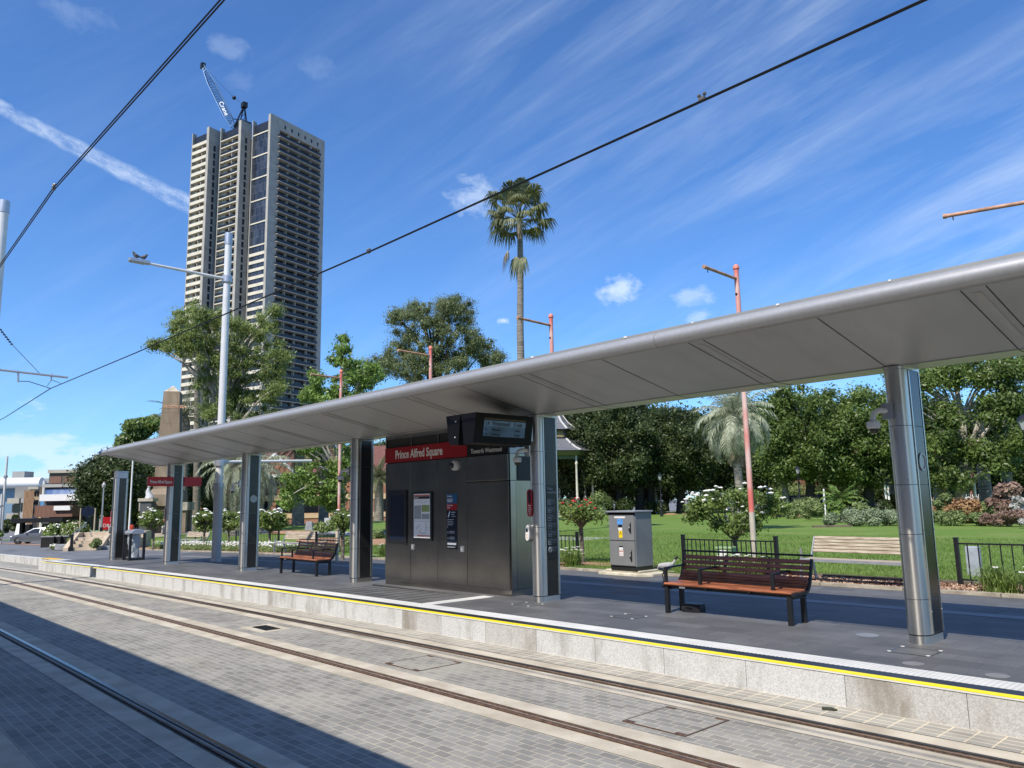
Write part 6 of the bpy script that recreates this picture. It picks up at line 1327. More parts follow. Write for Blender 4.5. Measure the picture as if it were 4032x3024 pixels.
# stones and shrubs left of the kiosk
st = mat('monument_stone', (.24, .25, .27), .7, 0, .15, 4)
B = gd(1220, 62); m = MB(); m.add([(-.32, -.2, 0), (.32, -.2, 0), (.32, .2, 0), (-.32, .2, 0), (-.22, -.14, .7), (.22, -.14, .7), (.22, .14, .7), (-.22, .14, .7)], [(0, 3, 2, 1), (4, 5, 6, 7), (0, 1, 5, 4), (1, 2, 6, 5), (2, 3, 7, 6), (3, 0, 4, 7)]); tag(m.build('monument_stone', st, None, B, bev=.05), 'dark tapered stone block on the lawn, left of the pale upright slab', 'monument').rotation_euler = (0, 0, an_)
B = gd(1292, 60); m = MB(); m.box(-.25, .25, -.08, .08, 0, .95); tag(m.build('stone_slab', mat('slab_pale', (.42, .43, .45), .7, 0, .15, 3), None, B, bev=.03), 'pale upright stone slab with dark shrubs at its foot', 'monument').rotation_euler = (0, 0, an_)
for u, d, w, h, lab in ((1262, 56, 60, 45, 'spiky low shrub at the foot of the pale slab'), (1300, 55, 50, 35, 'second spiky shrub right of the pale slab'), (1490, 44, 60, 40, 'low grey shrub seen between column and kiosk'), (1380, 38, 80, 30, 'low shrubs on the mulch behind the small fence')): shrub(u, 0, w, h, d, lab, bush_l, 1200, .2)
for u, d, w in ((1400, 40, 3.2), (1300, 46, 3.0), (1500, 42, 2.0), (1160, 60, 3)): m = MB(); m.ball((0, 0, 0), w, 14, 6, (1, .5, .05)); tag(m.build('mulch_patch', bark, None, gd(u, d)+Vector((0, 0, .03))), kind='stuff')

# ------------------------------------------------------------------ brick building left of the kiosk
B = gd(1200, 118); t = thing('brick_building', 'red brick building with cream bands and a white gable, behind the palms', 'building', B, an_)
m = MB(); m.box(-16, 16, 0, 14, -1, 4.4); m.box(-16, 16, .5, 14, 4.4, 8.2); m.build('wall', rb, t)
cream = mat('cream_band', (.50, .36, .22), .8, 0, .1, 2)
for z0, z1 in ((-.2, .1), (1.6, 2.3), (4.2, 5.0)): m = MB(); m.box(-16.1, 16.1, -.12, .05, z0, z1); m.build('stone_band', cream, t)
for i in range(9): m = MB(); m.box(-15+i*3.6, -12.4+i*3.6, -.05, .02, 2.4, 4.1); m.build('window', glassm, t)
m = MB(); m.ext([(-.5, 8.2), (7, 12.5), (14.5, 8.2)], -16.5, 16.5, 'x'); m.build('roof', mat('roof_dark_tile', (.14, .06, .045), .8, 0, .2, 2), t)
m = MB(); m.ext([(-7.4, 8.0), (-4.4, 10.8), (-1.4, 8.0)], -.5, .4, 'y'); m.build('gable', rb, t)
m = MB(); m.bar((-7.7, -.55, 7.9), (-4.4, -.55, 11.0), .3, .35); m.bar((-4.4, -.55, 11.0), (-1.1, -.55, 7.9), .3, .35); m.box(-8, -.8, -.7, -.4, 7.6, 8.0); m.build('white_trim', white_p, t)

# ------------------------------------------------------------------ obelisk
ob_d = 75; B = gd(660, ob_d); B.z = -.55; dep = -0.728*px(660, 1900, ob_d).x+.669*px(660, 1900, ob_d).y; S = dep/3029
t = thing('obelisk', 'tall brown sandstone war memorial obelisk with North Sea inscription', 'monument', B, an_+R_(14))
sand = mat('memorial_sandstone', (.17, .125, .085), .85, 0, .3, 1.2, .2, 10, col2=(.30, .235, .17), stretch=(1, 1, .35)); cap_ = mat('memorial_cap', (.40, .36, .29), .85, 0, .2, 2)
zt_ = hz(679, 1518, ob_d)-B.z; zs = hz(679, 1545, ob_d)-B.z; zf = hz(650, 1925, ob_d)-B.z; zp = hz(650, 1965, ob_d)-B.z; zg = hz(650, 2098, ob_d)-B.z
def frus(m, a, b, z0, z1): m.add([(-a, -a, z0), (a, -a, z0), (a, a, z0), (-a, a, z0), (-b, -b, z1), (b, -b, z1), (b, b, z1), (-b, b, z1)], [(0, 3, 2, 1), (4, 5, 6, 7), (0, 1, 5, 4), (1, 2, 6, 5), (2, 3, 7, 6), (3, 0, 4, 7)])
wt = 66*S/2*.90; wb = 102*S/2*.92
m = MB(); nseg = 9
for i in range(nseg):
    q0, q1 = i/nseg, (i+1)/nseg; frus(m, wb+(wt-wb)*q0, wb+(wt-wb)*q1-.001, zf+(zs-zf)*q0, zf+(zs-zf)*q1-.008)
m.build('shaft', sand, t)
m = MB(); m.add([(-wt, -wt, zs), (wt, -wt, zs), (wt, wt, zs), (-wt, wt, zs), (0, 0, zt_)], [(0, 1, 4), (1, 2, 4), (2, 3, 4), (3, 0, 4), (3, 2, 1, 0)]); m.build('pyramid_cap', cap_, t)
m = MB(); frus(m, wb*1.35, wb*1.02, zf-.5, zf); frus(m, wb*1.35, wb*1.35, zp-.6, zf-.5); m.build('shoulder', sand, t)
m = MB(); frus(m, wb*1.15, wb*1.1, zg, zp-.6); 
for sx in (-1, 1):
    for sy in (-1, 1): m.box(sx*wb*1.25-.5, sx*wb*1.25+.5, sy*wb*1.25-.5, sy*wb*1.25+.5, zg, zp-1.0)
m.build('pedestal', sand, t)
m = MB()
for sx in (-1, 1):
    for sy in (-1, 1): m.box(sx*wb*1.25-.62, sx*wb*1.25+.62, sy*wb*1.25-.62, sy*wb*1.25+.62, zp-1.0, zp-.3)
m.build('pier_caps', cap_, t)
m = MB(); frus(m, wb*2.6, wb*2.6, -.3, zg*.55); frus(m, wb*2.1, wb*2.1, zg*.55, zg+.02); m.build('steps', cap_, t)
gold = mat('inscription_gold', (.62, .36, .22), .6, 0, .1, 3); text('inscription', 'NORTH SEA', .36, gold, t, (-wt*.86, -(wb+(wt-wb)*((hz(650, 1609, ob_d)-B.z-zf)/(zs-zf)))-.03, hz(650, 1609, ob_d)-B.z), (R_(90), 0, 0), 'LEFT', .95, bold=.01)
m = MB()
for i in range(14): m.box(-wb*.55, wb*.55, -wb*1.18, -wb*1.12, zg+.3+i*.2, zg+.38+i*.2)
m.build('name_rows', mat('bronze_brown', (.20, .12, .07), .7, .2, .2, 3), t)
B = gd(583, 70); B.z = G(B.x, B.y); t = thing('memorial_pillar', 'dark plaque pillar with small pale statue left of the obelisk', 'monument', B, an_); hp_ = hz(583, 1962, 70)-B.z
m = MB(); m.box(-.45, .45, -.4, .4, 0, hp_-.25); m.build('pillar', mat('pillar_dark', (.07, .075, .08), .6, 0, .2, 3), t); m = MB(); m.box(-.6, .6, -.52, .52, hp_-.25, hp_); m.build('capstone', cap_, t)
m = MB(); m.tube([(.1, 0, hp_), (.05, 0, hp_+.3), (-.05, 0, hp_+.55), (.0, 0, hp_+.85)], [.38, .26, .18, .10], 10); m.ball((.02, 0, hp_+.92), .12, 8, 6); m.build('statue', mat('statue_pale', (.45, .46, .47), .6, 0, .15, 6), t)
m = MB()
for i in range(12): m.box(-.28, .28, -.415, -.40, .9+i*.13, .95+i*.13)
m.build('plaque_lines', mat('plaque_line', (.16, .16, .16), .5, .3, .1, 4), t)
# ------------------------------------------------------------------ apartment tower
tw = thing('apartment_tower', 'very tall concrete apartment tower with balconies and stepped facade', 'tower', (-289.53, 131.51, -2), R_(15.8))
concr = mat('tower_concrete', (.34, .315, .27), .85, 0, .10, .35, col2=(.41, .385, .335)); creamc = mat('tower_cream', (.60, .55, .43), .8, 0, .08, .3); slabm = mat('tower_slab', (.55, .52, .45), .8, 0, .08, .5)
def glasswall(name, w, h, c1, c2, cm):
    m = brick(name, c1, c2, cm, w, h, .05, 0, .12, 0, .15, .5, swap=True, msm=0); m.node_tree.nodes['Principled BSDF'].inputs['Roughness'].default_value = .15; return m
gw = glasswall('tower_glass', 1.15, 3.3, (.010, .014, .022), (.045, .055, .075), (.12, .115, .11)); gw2 = glasswall('tower_window', 1.3, 3.3, (.008, .009, .012), (.05, .06, .07), (.10, .10, .10))
raild = mat('tower_rail', (.015, .018, .025), .3, .1, .1, 1)
ZT = 167.
m = MB(); m.box(-41.4, -1.7, 2.0, 30.4, 0, 160); m.box(-27.8, -14.5, -1.6, 2, 0, 161); m.box(-41.4, -30.3, -5.6, 2, 0, 161); m.build('core', gw2, tw)
m = MB(); m.box(-1.7, 0, 0, 4.7, 0, ZT); m.box(-1.7, 0, 27.9, 30.65, 0, ZT); m.box(-1.7, 0, 4.7, 27.9, 161.6, ZT)
for i in range(14):
    z = 8+i*11.3
m.box(-15.9, -14.37, -3.68, 1.9, 0, ZT-.3); m.box(-31.7, -30.15, -7.66, -1.7, 0, ZT-.6)
m.box(-13.9, -12.2, 1.9, 3.0, 0, 163); m.box(-11.7, -11.3, -.0, 1.95, 0, ZT); m.box(-27.8, -27.4, -3.68, -1.7, 0, ZT-.3); m.box(-41.7, -41.3, -7.66, -5.7, 0, ZT-.6); m.box(-.35, -.0, -.35, -.002, 0, ZT)
m.box(-41.7, -41.35, -7.6, 30, 0, 160); m.build('wall', concr, tw)
m = MB()
for i in range(14):
    z = 10+i*11.3; m.box(.0, .03, .1, 4.6, z, z+.12); m.box(0, .03, 28, 30.6, z, z+.12); m.box(-14.37, -14.34, -3.6, 1.2, z, z+.12); m.box(-30.15, -30.12, -7.5, -2.6, z, z+.12)
m.build('wall_joints', mat('tower_joint', (.20, .19, .17), .9, 0, .05, 1), tw)
m = MB(); 
for i in range(6): y = 7.2+i*3.75; m.box(0, .05, y, y+.8, 163.0, 164.6)
m.build('crown_window', raild, tw)
nf = 46
for i in range(nf):
    z = 161.6-3.3*(i+1)+3.3-3.35
    if z < 8: break
    m = MB(); m.box(-1.65, 1.15, 4.0, 27.6, z-.17, z); m.build('balcony', slabm, tw); bal = tw.children[-1] if False else None
for i in range(nf):
    z = 161.6-3.3*i-3.35
    if z < 8: break
    m = MB(); m.box(1.02, 1.10, 4.2, 27.5, z+.02, z+1.15); m.box(-1.6, 1.1, 4.1, 4.18, z, z+1.05); m.build('railing', raild, tw)
m = MB(); m.box(-1.72, -1.66, 4.7, 27.9, 8, 161.6); m.build('balcony_glazing', gw2, tw)
m = MB()
for y in (9.8, 15.8, 22.6):
    m.box(-1.65, -.1, y, y+.22, 8, 161.3)
m.build('balcony_divider', slabm, tw)
# bay A glass with cream bands
m = MB(); m.box(-11.3, -.36, .55, .65, 8, 160.2); m.build('bay_glazing', gw, tw)
for i in range(40):
    z = 160.3-3.3*3*i if i < 6 else 160.3-49.5-3.3*(i-5)
    if z < 8: break
    m = MB(); m.box(-11.3, -.36, .25, .56, z-(.5 if i < 6 else 1.25), z+.05); m.build('bay_band', creamc, tw)
m = MB(); m.box(-11.2, -.4, .8, 1.1, 160.5, 164.8); m.box(-27.2, -16, -2.8, -2.5, 161.5, 164.6); m.box(-41, -32, -6.8, -6.5, 161, 164.4); m.build('roof_screen', raild, tw)
m = MB()
for (x0, x1, y) in ((-11.2, -.4, .78), (-27.2, -16, -2.82), (-41, -32, -6.82)):
    for k_ in range(4): m.box(x0, x1, y-.04, y, 161.6+k_*.8, 161.68+k_*.8)
m.build('screen_rails', mat('rail_mid', (.12, .12, .13), .5, .3, .1, 1), tw)
for i in range(nf):
    z = 160.6-3.3*i
    if z < 8: break
    m = MB(); m.box(-27.4, -15.9, -3.60, -1.6, z-.42, z); m.build('loggia_slab', creamc if i % 1 == 0 else slabm, tw)
    m = MB(); m.box(-27.4, -15.9, -3.58, -3.52, z, z+.95); m.build('loggia_railing', raild, tw)
    z -= .8; m = MB(); m.box(-41.3, -31.7, -7.60, -7.35, z-.45, z+.95); m.box(-41.3, -31.7, -7.35, -5.6, z-.45, z-.15); m.build('loggia_parapet', creamc, tw)
m = MB(); m.box(-20.5, -20.3, -3.3, -1.6, 8, 160.5); m.box(-35.3, -35.1, -7.2, -5.6, 8, 160); m.box(-27.4, -24.6, -2.2, -1.55, 8, 160); m.box(-41.3, -38.6, -6.2, -5.55, 8, 160); m.build('loggia_divider', slabm, tw)
m = MB()
for i in range(nf):
    z = 158-3.3*i
    if z < 8: break
    m.box(-14.40, -14.32, -1.4, -.3, z-.9, z+1.6); m.box(-30.2, -30.10, -5.2, -4.1, z-1.9, z+.6)
m.build('slit_windows', gw, tw)
# crane
cb_ = mat('crane_blue', (.10, .20, .36), .5, .3, .2, .5); cdk = mat('crane_dark', (.012, .016, .024), .5, .3, .2, .5)
dC = 335; foot, tip, atop = px(918, 500, dC), px(799, 258, dC+10), px(962, 415, dC-4); t = thing('tower_crane', 'blue lattice luffing crane on the tower roof', 'crane', foot)
fo = Vector(); ti = tip-foot; at2 = atop-foot; dv = ti.normalized(); s1_ = dv.cross(Vector((.7, .7, 0))).normalized(); s2_ = dv.cross(s1_).normalized()
def lat(p0, p1, w0, wm, n, r, mt, nm):
    m = MB(); ch = [[], [], [], []]
    for i in range(n+1):
        q = i/n; w = (w0+(wm-w0)*min(q/.2, 1)) if q < .7 else wm+(w0*.6-wm)*(q-.7)/.3
        for k, (a, b) in enumerate(((1, 1), (-1, 1), (-1, -1), (1, -1))): ch[k].append(p0.lerp(p1, q)+s1_*a*w/2+s2_*b*w/2)
    for c in ch: m.tube(c, r, 5)
    for i in range(n):
        for k in range(4): m.tube([ch[k][i], ch[(k+1) % 4][i+1]], r*.55, 4); m.tube([ch[k][i], ch[(k+1) % 4][i]], r*.45, 4)
    m.build(nm, mt, t)
lat(fo, ti, 1.6, 3.0, 26, .17, cb_, 'boom')
m = MB(); m.box(-.9, .9, -.9, .9, -1.4, 1.0); m.v = [tuple(Vector(v)+ti) for v in m.v]; m.build('boom_head', cdk, t)
m = MB(); bl, br_ = px(905, 500, dC-4)-foot, px(978, 505, dC-4)-foot
m.tube([px(922, 500, dC)-foot, at2], .35, 6); m.tube([px(940, 500, dC)-foot, at2], .25, 6); m.tube([px(968, 500, dC)-foot, at2], .22, 5); m.tube([px(975, 500, dC)-foot, at2+Vector((0, 0, .5))], .2, 5); m.tube([px(918, 468, dC)-foot, px(950, 474, dC)-foot], .2, 5); m.tube([px(950, 474, dC)-foot, px(940, 500, dC)-foot], .15, 5)
for q in (.3, .5, .7): m.tube([px(940, 500, dC).lerp(atop, q)-foot, px(968, 500, dC).lerp(atop, q+.1)-foot], .12, 4)
m.build('a_frame', cdk, t); m = MB(); m.bx(at2, (2.6, 2, 2.2)); m.build('head_platform', cdk, t)
m = MB(); m.tube([at2, px(922, 385, dC)-foot, ti], .06, 4); m.ball(px(922, 385, dC)-foot, .9, 8, 5); m.build('luffing_rope', cdk, t)
m = MB(); m.tube([px(945, 505, dC)-foot-Vector((0, 0, 12)), px(945, 500, dC)-foot], 1.2, 6); m.bx(px(955, 500, dC)-foot, (7, 5, 3)); m.build('machine_deck', cdk, t)
tx = text('boom_lettering', 'Crane', 2.6, white_p, t, (0, 0, 0), (0, 0, 0), 'LEFT', 1.2)
xa = -dv; za = (px(900, 400, dC)-Vector((0, 0, CAMH))).normalized()*-1; ya = za.cross(xa).normalized(); za = xa.cross(ya).normalized()
tx.matrix_local = Matrix(((xa.x, ya.x, za.x, 0), (xa.y, ya.y, za.y, 0), (xa.z, ya.z, za.z, 0), (0, 0, 0, 1)))
tx.location = ti*.36+za*2.0-ya*.9

# ------------------------------------------------------------------ far left street
def bld(u0, u1, vt, d, depth, label, wm, rows=0, cols=0, wmat=glassm, name='building', vb=None, wfrac=(.55, .5), roof=None, z0w=None, rz=0):
    uc = (u0+u1)/2; B = gd(uc, d); dep = -0.728*px(uc, 1900, d).x+.669*px(uc, 1900, d).y; hw = (u1-u0)/3029*dep/2; H_ = hz(uc, vt, d)-B.z
    t = thing(name, label, 'building', B, an_+rz); zb = (hz(uc, vb, d)-B.z) if vb else -.5
    m = MB(); m.box(-hw, hw, 0, depth, zb, H_); m.build('wall', wm, t)
    if roof: m = MB(); m.box(-hw*1.03, hw*1.03, -.5, depth*1.01, H_, H_+H_*.06); m.build('roof', roof, t)
    if rows:
        zl = zb if z0w is None else z0w
        for r in range(rows):
            for c in range(cols):
                cw = 2*hw/cols; ch = (H_-zl)/rows; x = -hw+cw*(c+.5); z = zl+ch*(r+.5); m = MB(); m.box(x-cw*wfrac[0]/2, x+cw*wfrac[0]/2, -.12, .03, z-ch*wfrac[1]/2, z+ch*wfrac[1]/2); m.build('window', wmat, t)
    return t, hw, H_
wpale = mat('wall_pale', (.33, .32, .30), .8, 0, .1, .3); wblue = mat('mall_blue_grey', (.16, .24, .32), .5, .1, .1, .05); wbr = mat('wall_brown', (.11, .085, .06), .8, 0, .15, .4); wconc = mat('wall_concrete', (.22, .21, .19), .85, 0, .15, .3); wcream = mat('wall_cream', (.36, .33, .26), .8, 0, .08, .3); worn = mat('wall_ochre', (.34, .26, .17), .8, 0, .15, .4); wred = mat('cladding_brown', (.17, .085, .055), .7, 0, .2, 1.5, stretch=(6, 6, .3)); wshade = mat('wall_shade_grey', (.10, .11, .12), .8, 0, .15, .4)
t, hw, hh = bld(-60, 174, 1903, 300, 30, 'long shopping centre with white rolled roof edge at the far left', wblue); m = MB(); m.tube([(-hw, -2, hh), (hw, -2, hh)], 1.7, 12); m.build('roof_edge', white_p, t); m = MB(); m.box(-hw, hw, 5, 25, hh, hh+1.6); m.box(hw-13, hw-9, 3, 8, hh+1.5, hh+4.0); m.build('roof_plant', wpale, t); m = MB(); m.box(hw-42, hw-28, -.4, .05, hh-9, hh-6.5); m.build('window_band', glassm, t)
t, hw, hh = bld(55, 136, 1916, 210, 16, 'concrete office block with stepped balconies on the far left street', wconc)
for i in range(4): m = MB(); m.box(-hw*1.25, -hw*.1, -1.6, .2, hh-3.8-i*3.4, hh-2.6-i*3.4); m.build('balcony', wcream, t)
for i in range(3): m = MB(); m.box(-hw*1.1, -hw*.15, -.2, .05, hh-5.8-i*3.4, hh-4.0-i*3.4); m.build('window', glassm, t)
bld(82, 108, 1962, 180, 10, 'narrow old white shopfront on the far left street', wpale, 2, 3, glassm, 'shop_building')
t, hw, hh = bld(113, 152, 1927, 165, 12, 'ochre heritage shopfront on the far left street', worn, 3, 4, glassm, 'shop_building', roof=wcream, z0w=3)
m = MB(); m.box(-hw, hw, -1.5, -1.2, 5.5, 6.0); m.box(-hw, hw, -1.5, -1.2, 7.2, 7.5)
for i in range(8): m.box(-hw+i*2*hw/8, -hw+i*2*hw/8+.15, -1.5, -1.3, 0, 7.5)
m.build('verandah', mat('verandah_orange', (.32, .19, .10), .7, 0, .1, 2), t)
bld(152, 174, 1915, 118, 14, 'tall thin brown end wall beside the mural building', wbr, name='building')
t, hw, hh = bld(172, 345, 1918, 112, 16, 'flat-roofed building with a blue mural band and brown timber box front', wshade, roof=wpale)
m = MB(); m.box(-hw*.9, hw, -.25, .05, hz(250, 1953, 112)-t.location.z, hz(250, 1925, 112)-t.location.z); m.build('mural_band', mat('mural_blue', (.06, .12, .30), .4, 0, .6, .35, col2=(.45, .52, .60), fac=(.40, .66), stretch=(1, 1, .25)), t)
zl = hz(250, 1972, 112)-t.location.z; m = MB(); m.box(-hw*.95, hw, -1.2, .1, zl, zl+.8); m.build('parapet', white_p, t)
za_, zb_ = hz(250, 1990, 112)-t.location.z, hz(250, 2034, 112)-t.location.z; m = MB(); m.box(-hw*.72, hw*.95, -3, -.1, zb_, za_); m.build('timber_box', wred, t)
m = MB(); m.box(-hw*1.25, hw*.95, -5, -.5, zb_-.6, zb_-.1); m.build('awning', black, t); m = MB(); m.box(hw*.18, hw*.9, -3.3, -3.02, hz(250, 2009, 112)-t.location.z, hz(250, 1992, 112)-t.location.z); m.build('white_sign', white_p, t)
m = MB(); m.box(-hw*.5, hw*1.2, -1, -.15, -.3, zb_-.7); m.build('shopfront', rub, t); m = MB(); m.box(hw*.2, hw*.9, -1.2, -1.02, zb_-2.6, zb_-1.2); m.build('red_sign', red_s, t)
m = MB(); m.box(-hw*1.1, -hw*.98, -4, -3.4, 0, hz(152, 2040, 112)-t.location.z); m.build('awning_post', black, t)
bld(186, 300, 1862, 200, 20, 'brown and cream block above the mural building', wbr, 1, 2, wred, 'building', roof=wcream, wfrac=(.75, .5), z0w=9)
bld(356, 374, 1790, 230, 6, 'tall pale cream lift tower above the left trees', wcream, name='building')
bld(382, 450, 1800, 235, 12, 'cream building top poking over the left trees', wcream, 2, 5, wconc, 'building', z0w=14); bld(298, 315, 1832, 240, 6, 'small pale rooftop tank left of the cream lift tower', wpale, name='building')
bld(395, 450, 1990, 100, 8, 'white awning shop behind the lamp post', wpale, name='shop_building')
B = gd(431, 78); t = thing('shop_sign', 'red sign board lettered DRG under the left trees', 'sign', B, an_); m = MB(); m.box(-.45, .75, -.1, .1, .9, 2.0); m.build('board', red_s, t); text('lettering', 'DRG', .42, mat('letter_pale', (.5, .5, .5), .5, 0, .1, 2), t, (-.38, -.12, 1.12), (R_(90), 0, 0), 'LEFT', 1.0)
# hexagonal sign
B = gd(349, 60); t = thing('hexagonal_sign', 'dark blue hexagonal sign on two posts above the rose hedge', 'sign', B, an_); zc = hz(349, 2013, 60)-B.z; k = 60/3029*.95
m = MB(); hx_ = [(-24, -8), (0, -20), (24, -8), (24, 12), (0, 22), (-24, 12)]; n = 6; vs = [(a*k, -.06, zc-b*k) for a, b in hx_]+[(a*k, .06, zc-b*k) for a, b in hx_]; m.add(vs, [tuple(range(n)), tuple(range(2*n-1, n-1, -1))]+[(i, n+i, n+(i+1) % n, (i+1) % n) for i in range(n)]); m.build('board', navy, t)
m = MB()
for s in (-1, 1): m.tube([(s*26*k, 0, 0), (s*26*k, 0, zc+.2)], .05, 8)
m.build('posts', mat('post_tan', (.45, .38, .26), .7, 0, .1, 3), t)
# white tent, people, advertising board
B = gd(121, 250); t = thing('market_tent', 'small white peaked tent on the far left street', 'tent', B, an_); t.scale = (.6, .6, .75); m = MB(); m.add([(-2.6, -2, 2.6), (2.6, -2, 2.6), (2.6, 2, 2.6), (-2.6, 2, 2.6), (0, 0, 4.4)], [(0, 1, 4), (1, 2, 4), (2, 3, 4), (3, 0, 4)]); m.box(-2.6, 2.6, -2, -1.96, 2.1, 2.6); m.build('canopy', white_p, t); m = MB()
for x in (-2.5, -1, 1, 2.5): m.box(x-.15, x+.15, -2, -1.9, 0, 2.6)
m.build('walls', white_p, t)
def person(u, d, label, top, leg, skin=(.35, .2, .14), rz=0):
    B = gd(u, d); t = thing('person', label, 'person', B, an_+rz); sk = mat('skin_%d' % int(u), skin, .6, 0, .05, 5)
    m = MB(); m.lathe([(.001, .80), (.16, .82), (.17, .95), (.155, 1.08), (.20, 1.30), (.21, 1.42), (.08, 1.50), (.055, 1.54), (.085, 1.60), (.105, 1.68), (.085, 1.76), (.001, 1.79)], (0, 0, 0), 12); m.tube([(-.20, 0, 1.42), (-.25, -.02, 1.15), (-.24, -.08, .88)], [.055, .045, .03], 7); m.tube([(.20, 0, 1.42), (.25, -.02, 1.15), (.24, -.08, .88)], [.055, .045, .03], 7)
    m.tube([(-.09, 0, .9), (-.10, -.05, .48), (-.10, .03, .05), (-.10, -.12, .03)], [.09, .065, .045, .04], 8); m.tube([(.09, 0, .9), (.11, .08, .48), (.11, .14, .05), (.11, .02, .03)], [.09, .065, .045, .04], 8); m.build('body', sk, t)
    m = MB(); m.lathe([(.18, .86), (.19, .95), (.18, 1.08), (.225, 1.30), (.23, 1.42), (.10, 1.50)], (0, 0, 0), 12); m.build('shirt', top, t); m = MB(); m.tube([(-.09, 0, .92), (-.10, -.05, .48), (-.10, .03, .12)], [.11, .085, .065], 8); m.tube([(.09, 0, .92), (.11, .08, .48), (.11, .14, .12)], [.11, .085, .065], 8); m.build('trousers', leg, t)
    m = MB(); m.ball((0, .01, 1.71), .112, 8, 6, (1, 1, .9)); m.build('hair', rub, t)
dkc = mat('cloth_dark', (.03, .03, .04), .8, 0, .1, 5)
person(108, 128, 'person in a bright blue top on the far left street', mat('cloth_blue', (.02, .06, .35), .8, 0, .1, 5), dkc); person(121, 130, 'person in black standing on the far left street', dkc, dkc); person(97, 127, 'person in a brown top beside the one in blue', mat('cloth_brown', (.25, .15, .08), .8, 0, .1, 5), dkc)
B = gd(96, 116); t = thing('signboard', 'white and black sandwich board on the far left paving', 'sign', B, an_); m = MB(); m.bar((-.45, -.4, 0), (-.45, 0, 1.5), .1, .06); m.add([(-.7, -.5, .1), (.5, -.5, .1), (.5, -.05, 2.0), (-.7, -.05, 2.0)], [(0, 1, 2, 3)]); m.build('white_face', white_p, t); m = MB(); m.box(.5, 1.1, -.4, .3, 0, 1.9); m.build('black_box', black, t)
# silver car
B = gd(150, 84); t = thing('parked_car', 'silver grey sedan facing left at the far left behind the rose bed', 'car', B, an_+R_(4)); cpaint = mat('car_silver', (.20, .22, .25), .25, .6, .05, 2, coat=.6)
t.location = B+Vector((.674, .738, 0))*.4
def section(x, w, z0, z1, wt, n=5): return [(x, -w, z0), (x, -w*1.02, (z0+z1)/2), (x, -wt, z1), (x, wt, z1), (x, w*1.02, (z0+z1)/2), (x, w, z0)]
st_ = [(-2.35, .62, .38, .60, .58), (-2.2, .80, .25, .72, .72), (-1.5, .89, .20, .88, .80), (-.95, .90, .20, .95, .82), (.0, .90, .20, .97, .84), (1.3, .90, .20, .98, .82), (1.95, .88, .22, 1.00, .78), (2.3, .78, .30, .90, .70), (2.38, .70, .42, .75, .6)]
m = MB(); vs = []; 
for s_ in st_: vs += section(*s_)
n = 6; m.add(vs, [tuple(range(n)), tuple(range(len(vs)-1, len(vs)-n-1, -1))]+[(i*n+k, i*n+(k+1) % n, (i+1)*n+(k+1) % n, (i+1)*n+k) for i in range(len(st_)-1) for k in range(n)], True); m.build('body', cpaint, t)
m = MB(); gh = [(-1.05, .80, .93), (-.30, .62, 1.38), (.35, .60, 1.44), (1.05, .60, 1.38), (1.85, .74, .98)]; vs = []
for x, w, z in gh: vs += [(x, -w, z), (x, w, z)]
for x, w, z in ((-1.05, .84, .9), (-.30, .84, .92), (.35, .84, .92), (1.05, .84, .92), (1.85, .8, .92)): vs += [(x, -w, z), (x, w, z)]
fs = []
for i in range(4): fs += [(2*i, 2*i+1, 2*i+3, 2*i+2), (2*i, 2*i+2, 10+2*i+2, 10+2*i), (2*i+1, 10+2*i+1, 10+2*i+3, 2*i+3)]
m.add(vs, fs); m.build('roof', cpaint, t)
m = MB(); 
for s in (-1, 1): m.add([(-.85, s*.835, .96), (.30, s*.845, .96), (.30, s*.625, 1.38), (-.25, s*.645, 1.33)], [(0, 1, 2, 3)]); m.add([(.38, s*.845, .96), (1.55, s*.80, .97), (1.0, s*.63, 1.33), (.38, s*.625, 1.38)], [(0, 1, 2, 3)])
m.add([(-1.08, -.76, .95), (-1.08, .76, .95), (-.34, .58, 1.37), (-.34, -.58, 1.37)], [(0, 1, 2, 3)]); m.build('windows', glassm, t)
for x in (-1.45, 1.42):
    for s in (-1, 1):
        m = MB(); m.tube([(x, s*.70, .32), (x, s*.90, .32)], .33, 20); w_ = m.build('wheel', rub, t); m = MB()
        for k in range(5): a = k*1.2566; m.bar((x, s*.905, .32), (x+.24*math.cos(a), s*.905, .32+.24*math.sin(a)), .02, .06, (0, 1, 0))
        m.tube([(x, s*.89, .32), (x, s*.903, .32)], .09, 10); m.build('rim', galv, w_)
for s in (-1, 1): m = MB(); m.ball((-2.12, s*.66, .66), .16, 8, 6, (1, .9, .55)); m.build('headlight', white_p, t); m = MB(); m.ball((-.75, s*.95, .98), .10, 8, 6, (.8, 1, .6)); m.build('mirror', cpaint, t)
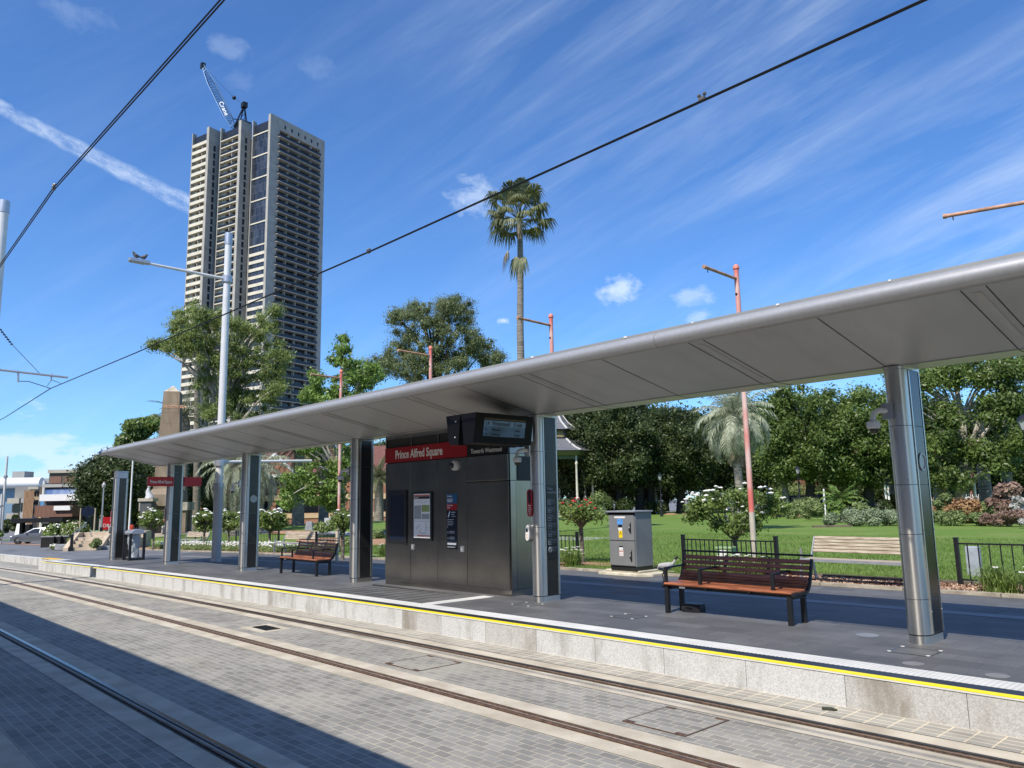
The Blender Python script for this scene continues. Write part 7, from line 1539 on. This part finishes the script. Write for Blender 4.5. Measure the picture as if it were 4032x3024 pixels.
# rose hedge, planters, steps and handrail in front of it
shrub(225, 0, 100, 95, 62, 'left half of the oleander hedge with cream flowers at the far left', rose_l, 5200, .18, 'rose_bush', None, 12, petals=(petal, 110, .06)); shrub(305, 0, 130, 100, 61, 'right half of the oleander hedge with dusky pink flowers', rose_l, 6000, .18, 'rose_bush', None, 12, petals=(petp, 130, .07))
shrub(225, 0, 70, 22, 56, 'low white flowers at the foot of the oleander hedge', bush_l, 2000, .10, 'flower_clump', None, 8, petals=(petal, 70, .04))
shrub(299, 0, 50, 48, 55, 'round green rosemary bush left of the sandstone steps', bush_l, 2200, .14); shrub(388, 0, 54, 44, 52, 'spiky rosemary bush in the stone planter right of the steps', bush_l, 2200, .14); shrub(440, 0, 30, 40, 58, 'green bush just behind the free-standing column', bush_l, 900, .14)
for u, lab in ((204, 'left one of the dark slatted boxes under the hedge'), (230, 'middle dark slatted box under the hedge'), (262, 'right dark slatted box under the hedge')):
    B = gd(u, 58); t = thing('planter_box', lab, 'planter', B, an_); m = MB(); m.box(-.4, .4, -.2, .3, .15, .85); m.build('box', panel_dk, t); m = MB(); m.box(-.42, .42, -.22, -.2, .8, .87); m.build('rim', st, t)
B = gd(362, 53); t = thing('sandstone_steps', 'small flight of sandstone steps with side walls left of the free-standing column', 'steps', B, an_+R_(10)); sst = mat('sandstone_light', (.42, .34, .25), .85, 0, .12, 2, .1, 20, col2=(.56, .47, .36))
for i in range(4): m = MB(); m.box(-.95-.0, .55, -.3+i*.36, 1.8, i*.18, i*.18+.175); m.build('step', sst, t)
m = MB(); m.ext([(-.5, -.2), (-.5, .18), (1.2, 1.0), (1.9, 1.0), (1.9, -.2)], -1.25, -.98, 'x'); m.ext([(-.5, -.2), (-.5, .18), (1.2, 1.0), (1.9, 1.0), (1.9, -.2)], .58, .82, 'x'); m.box(.83, 2.6, .6, 1.8, -.2, .62); m.box(-.95, 2.6, 1.82, 3.2, -.2, .98); m.build('side_wall', sst, t)
m = MB(); m.box(.9, 2.6, -.5, .5, -.1, .22); m.build('planter_edge', st, t)
m = MB(); m.tube([(-.85, -.35, 0), (-.85, -.35, .95)], .09, 8); m.build('newel', black, t); m = MB(); m.tube([(-.85, -.35, .95), (-.85, 1.9, 1.6)], .022, 6); m.tube([(-.85, -.35, .8), (-.85, 1.9, 1.45)], .016, 6); m.build('handrail', galv, t)
B = gd(275, 55); m = MB(); m.box(-.75, .75, 0, .6, 0, .35); tag(m.build('stone_block', st, None, B, bev=.03), 'low grey stone block beside the sandstone steps', 'block').rotation_euler = (0, 0, an_)
B = gd(388, 70); t = thing('service_box', 'green service box behind the sandstone steps', 'box', B, an_); m = MB(); m.box(-.6, .6, 0, .6, 0, .9); m.build('body', pg, t, bev=.03); m = MB(); m.box(-.65, .65, -.05, .65, .9, 1.0); m.build('lid', pg, t)
# ------------------------------------------------------------------ out of view: canopy inferred from its shade, frontage added for reflections
t = thing('opposite_canopy', 'canopy over the photographer that shades the near track', 'canopy', (-15, -1, 4.3)); m = MB(); m.box(-60, 45, -2.3, 1.05, 0, .15); m.build('roof', alu, t)
for i in range(10):
    m = MB(); m.box(-55+i*9, -54.7+i*9, -1.3, -.8, -4.3, 0); m.build('column', steel, t)
t = thing('added_frontage', 'long dark unseen frontage added behind the photographer for reflections', 'building', (-15, -14, 0)); m = MB(); m.box(-120, 60, -10, 0, -3, 13); m.build('wall', mat('frontage_wall', (.11, .095, .08), .8, 0, .3, .2), t)
for i in range(30): m = MB(); m.box(-118+i*6, -114+i*6, -.02, .06, .4, 3.4); m.build('window', glassm, t)
for o in list(bpy.data.objects):
    if o.type == 'MESH' and not o.data.polygons: bpy.data.objects.remove(o)
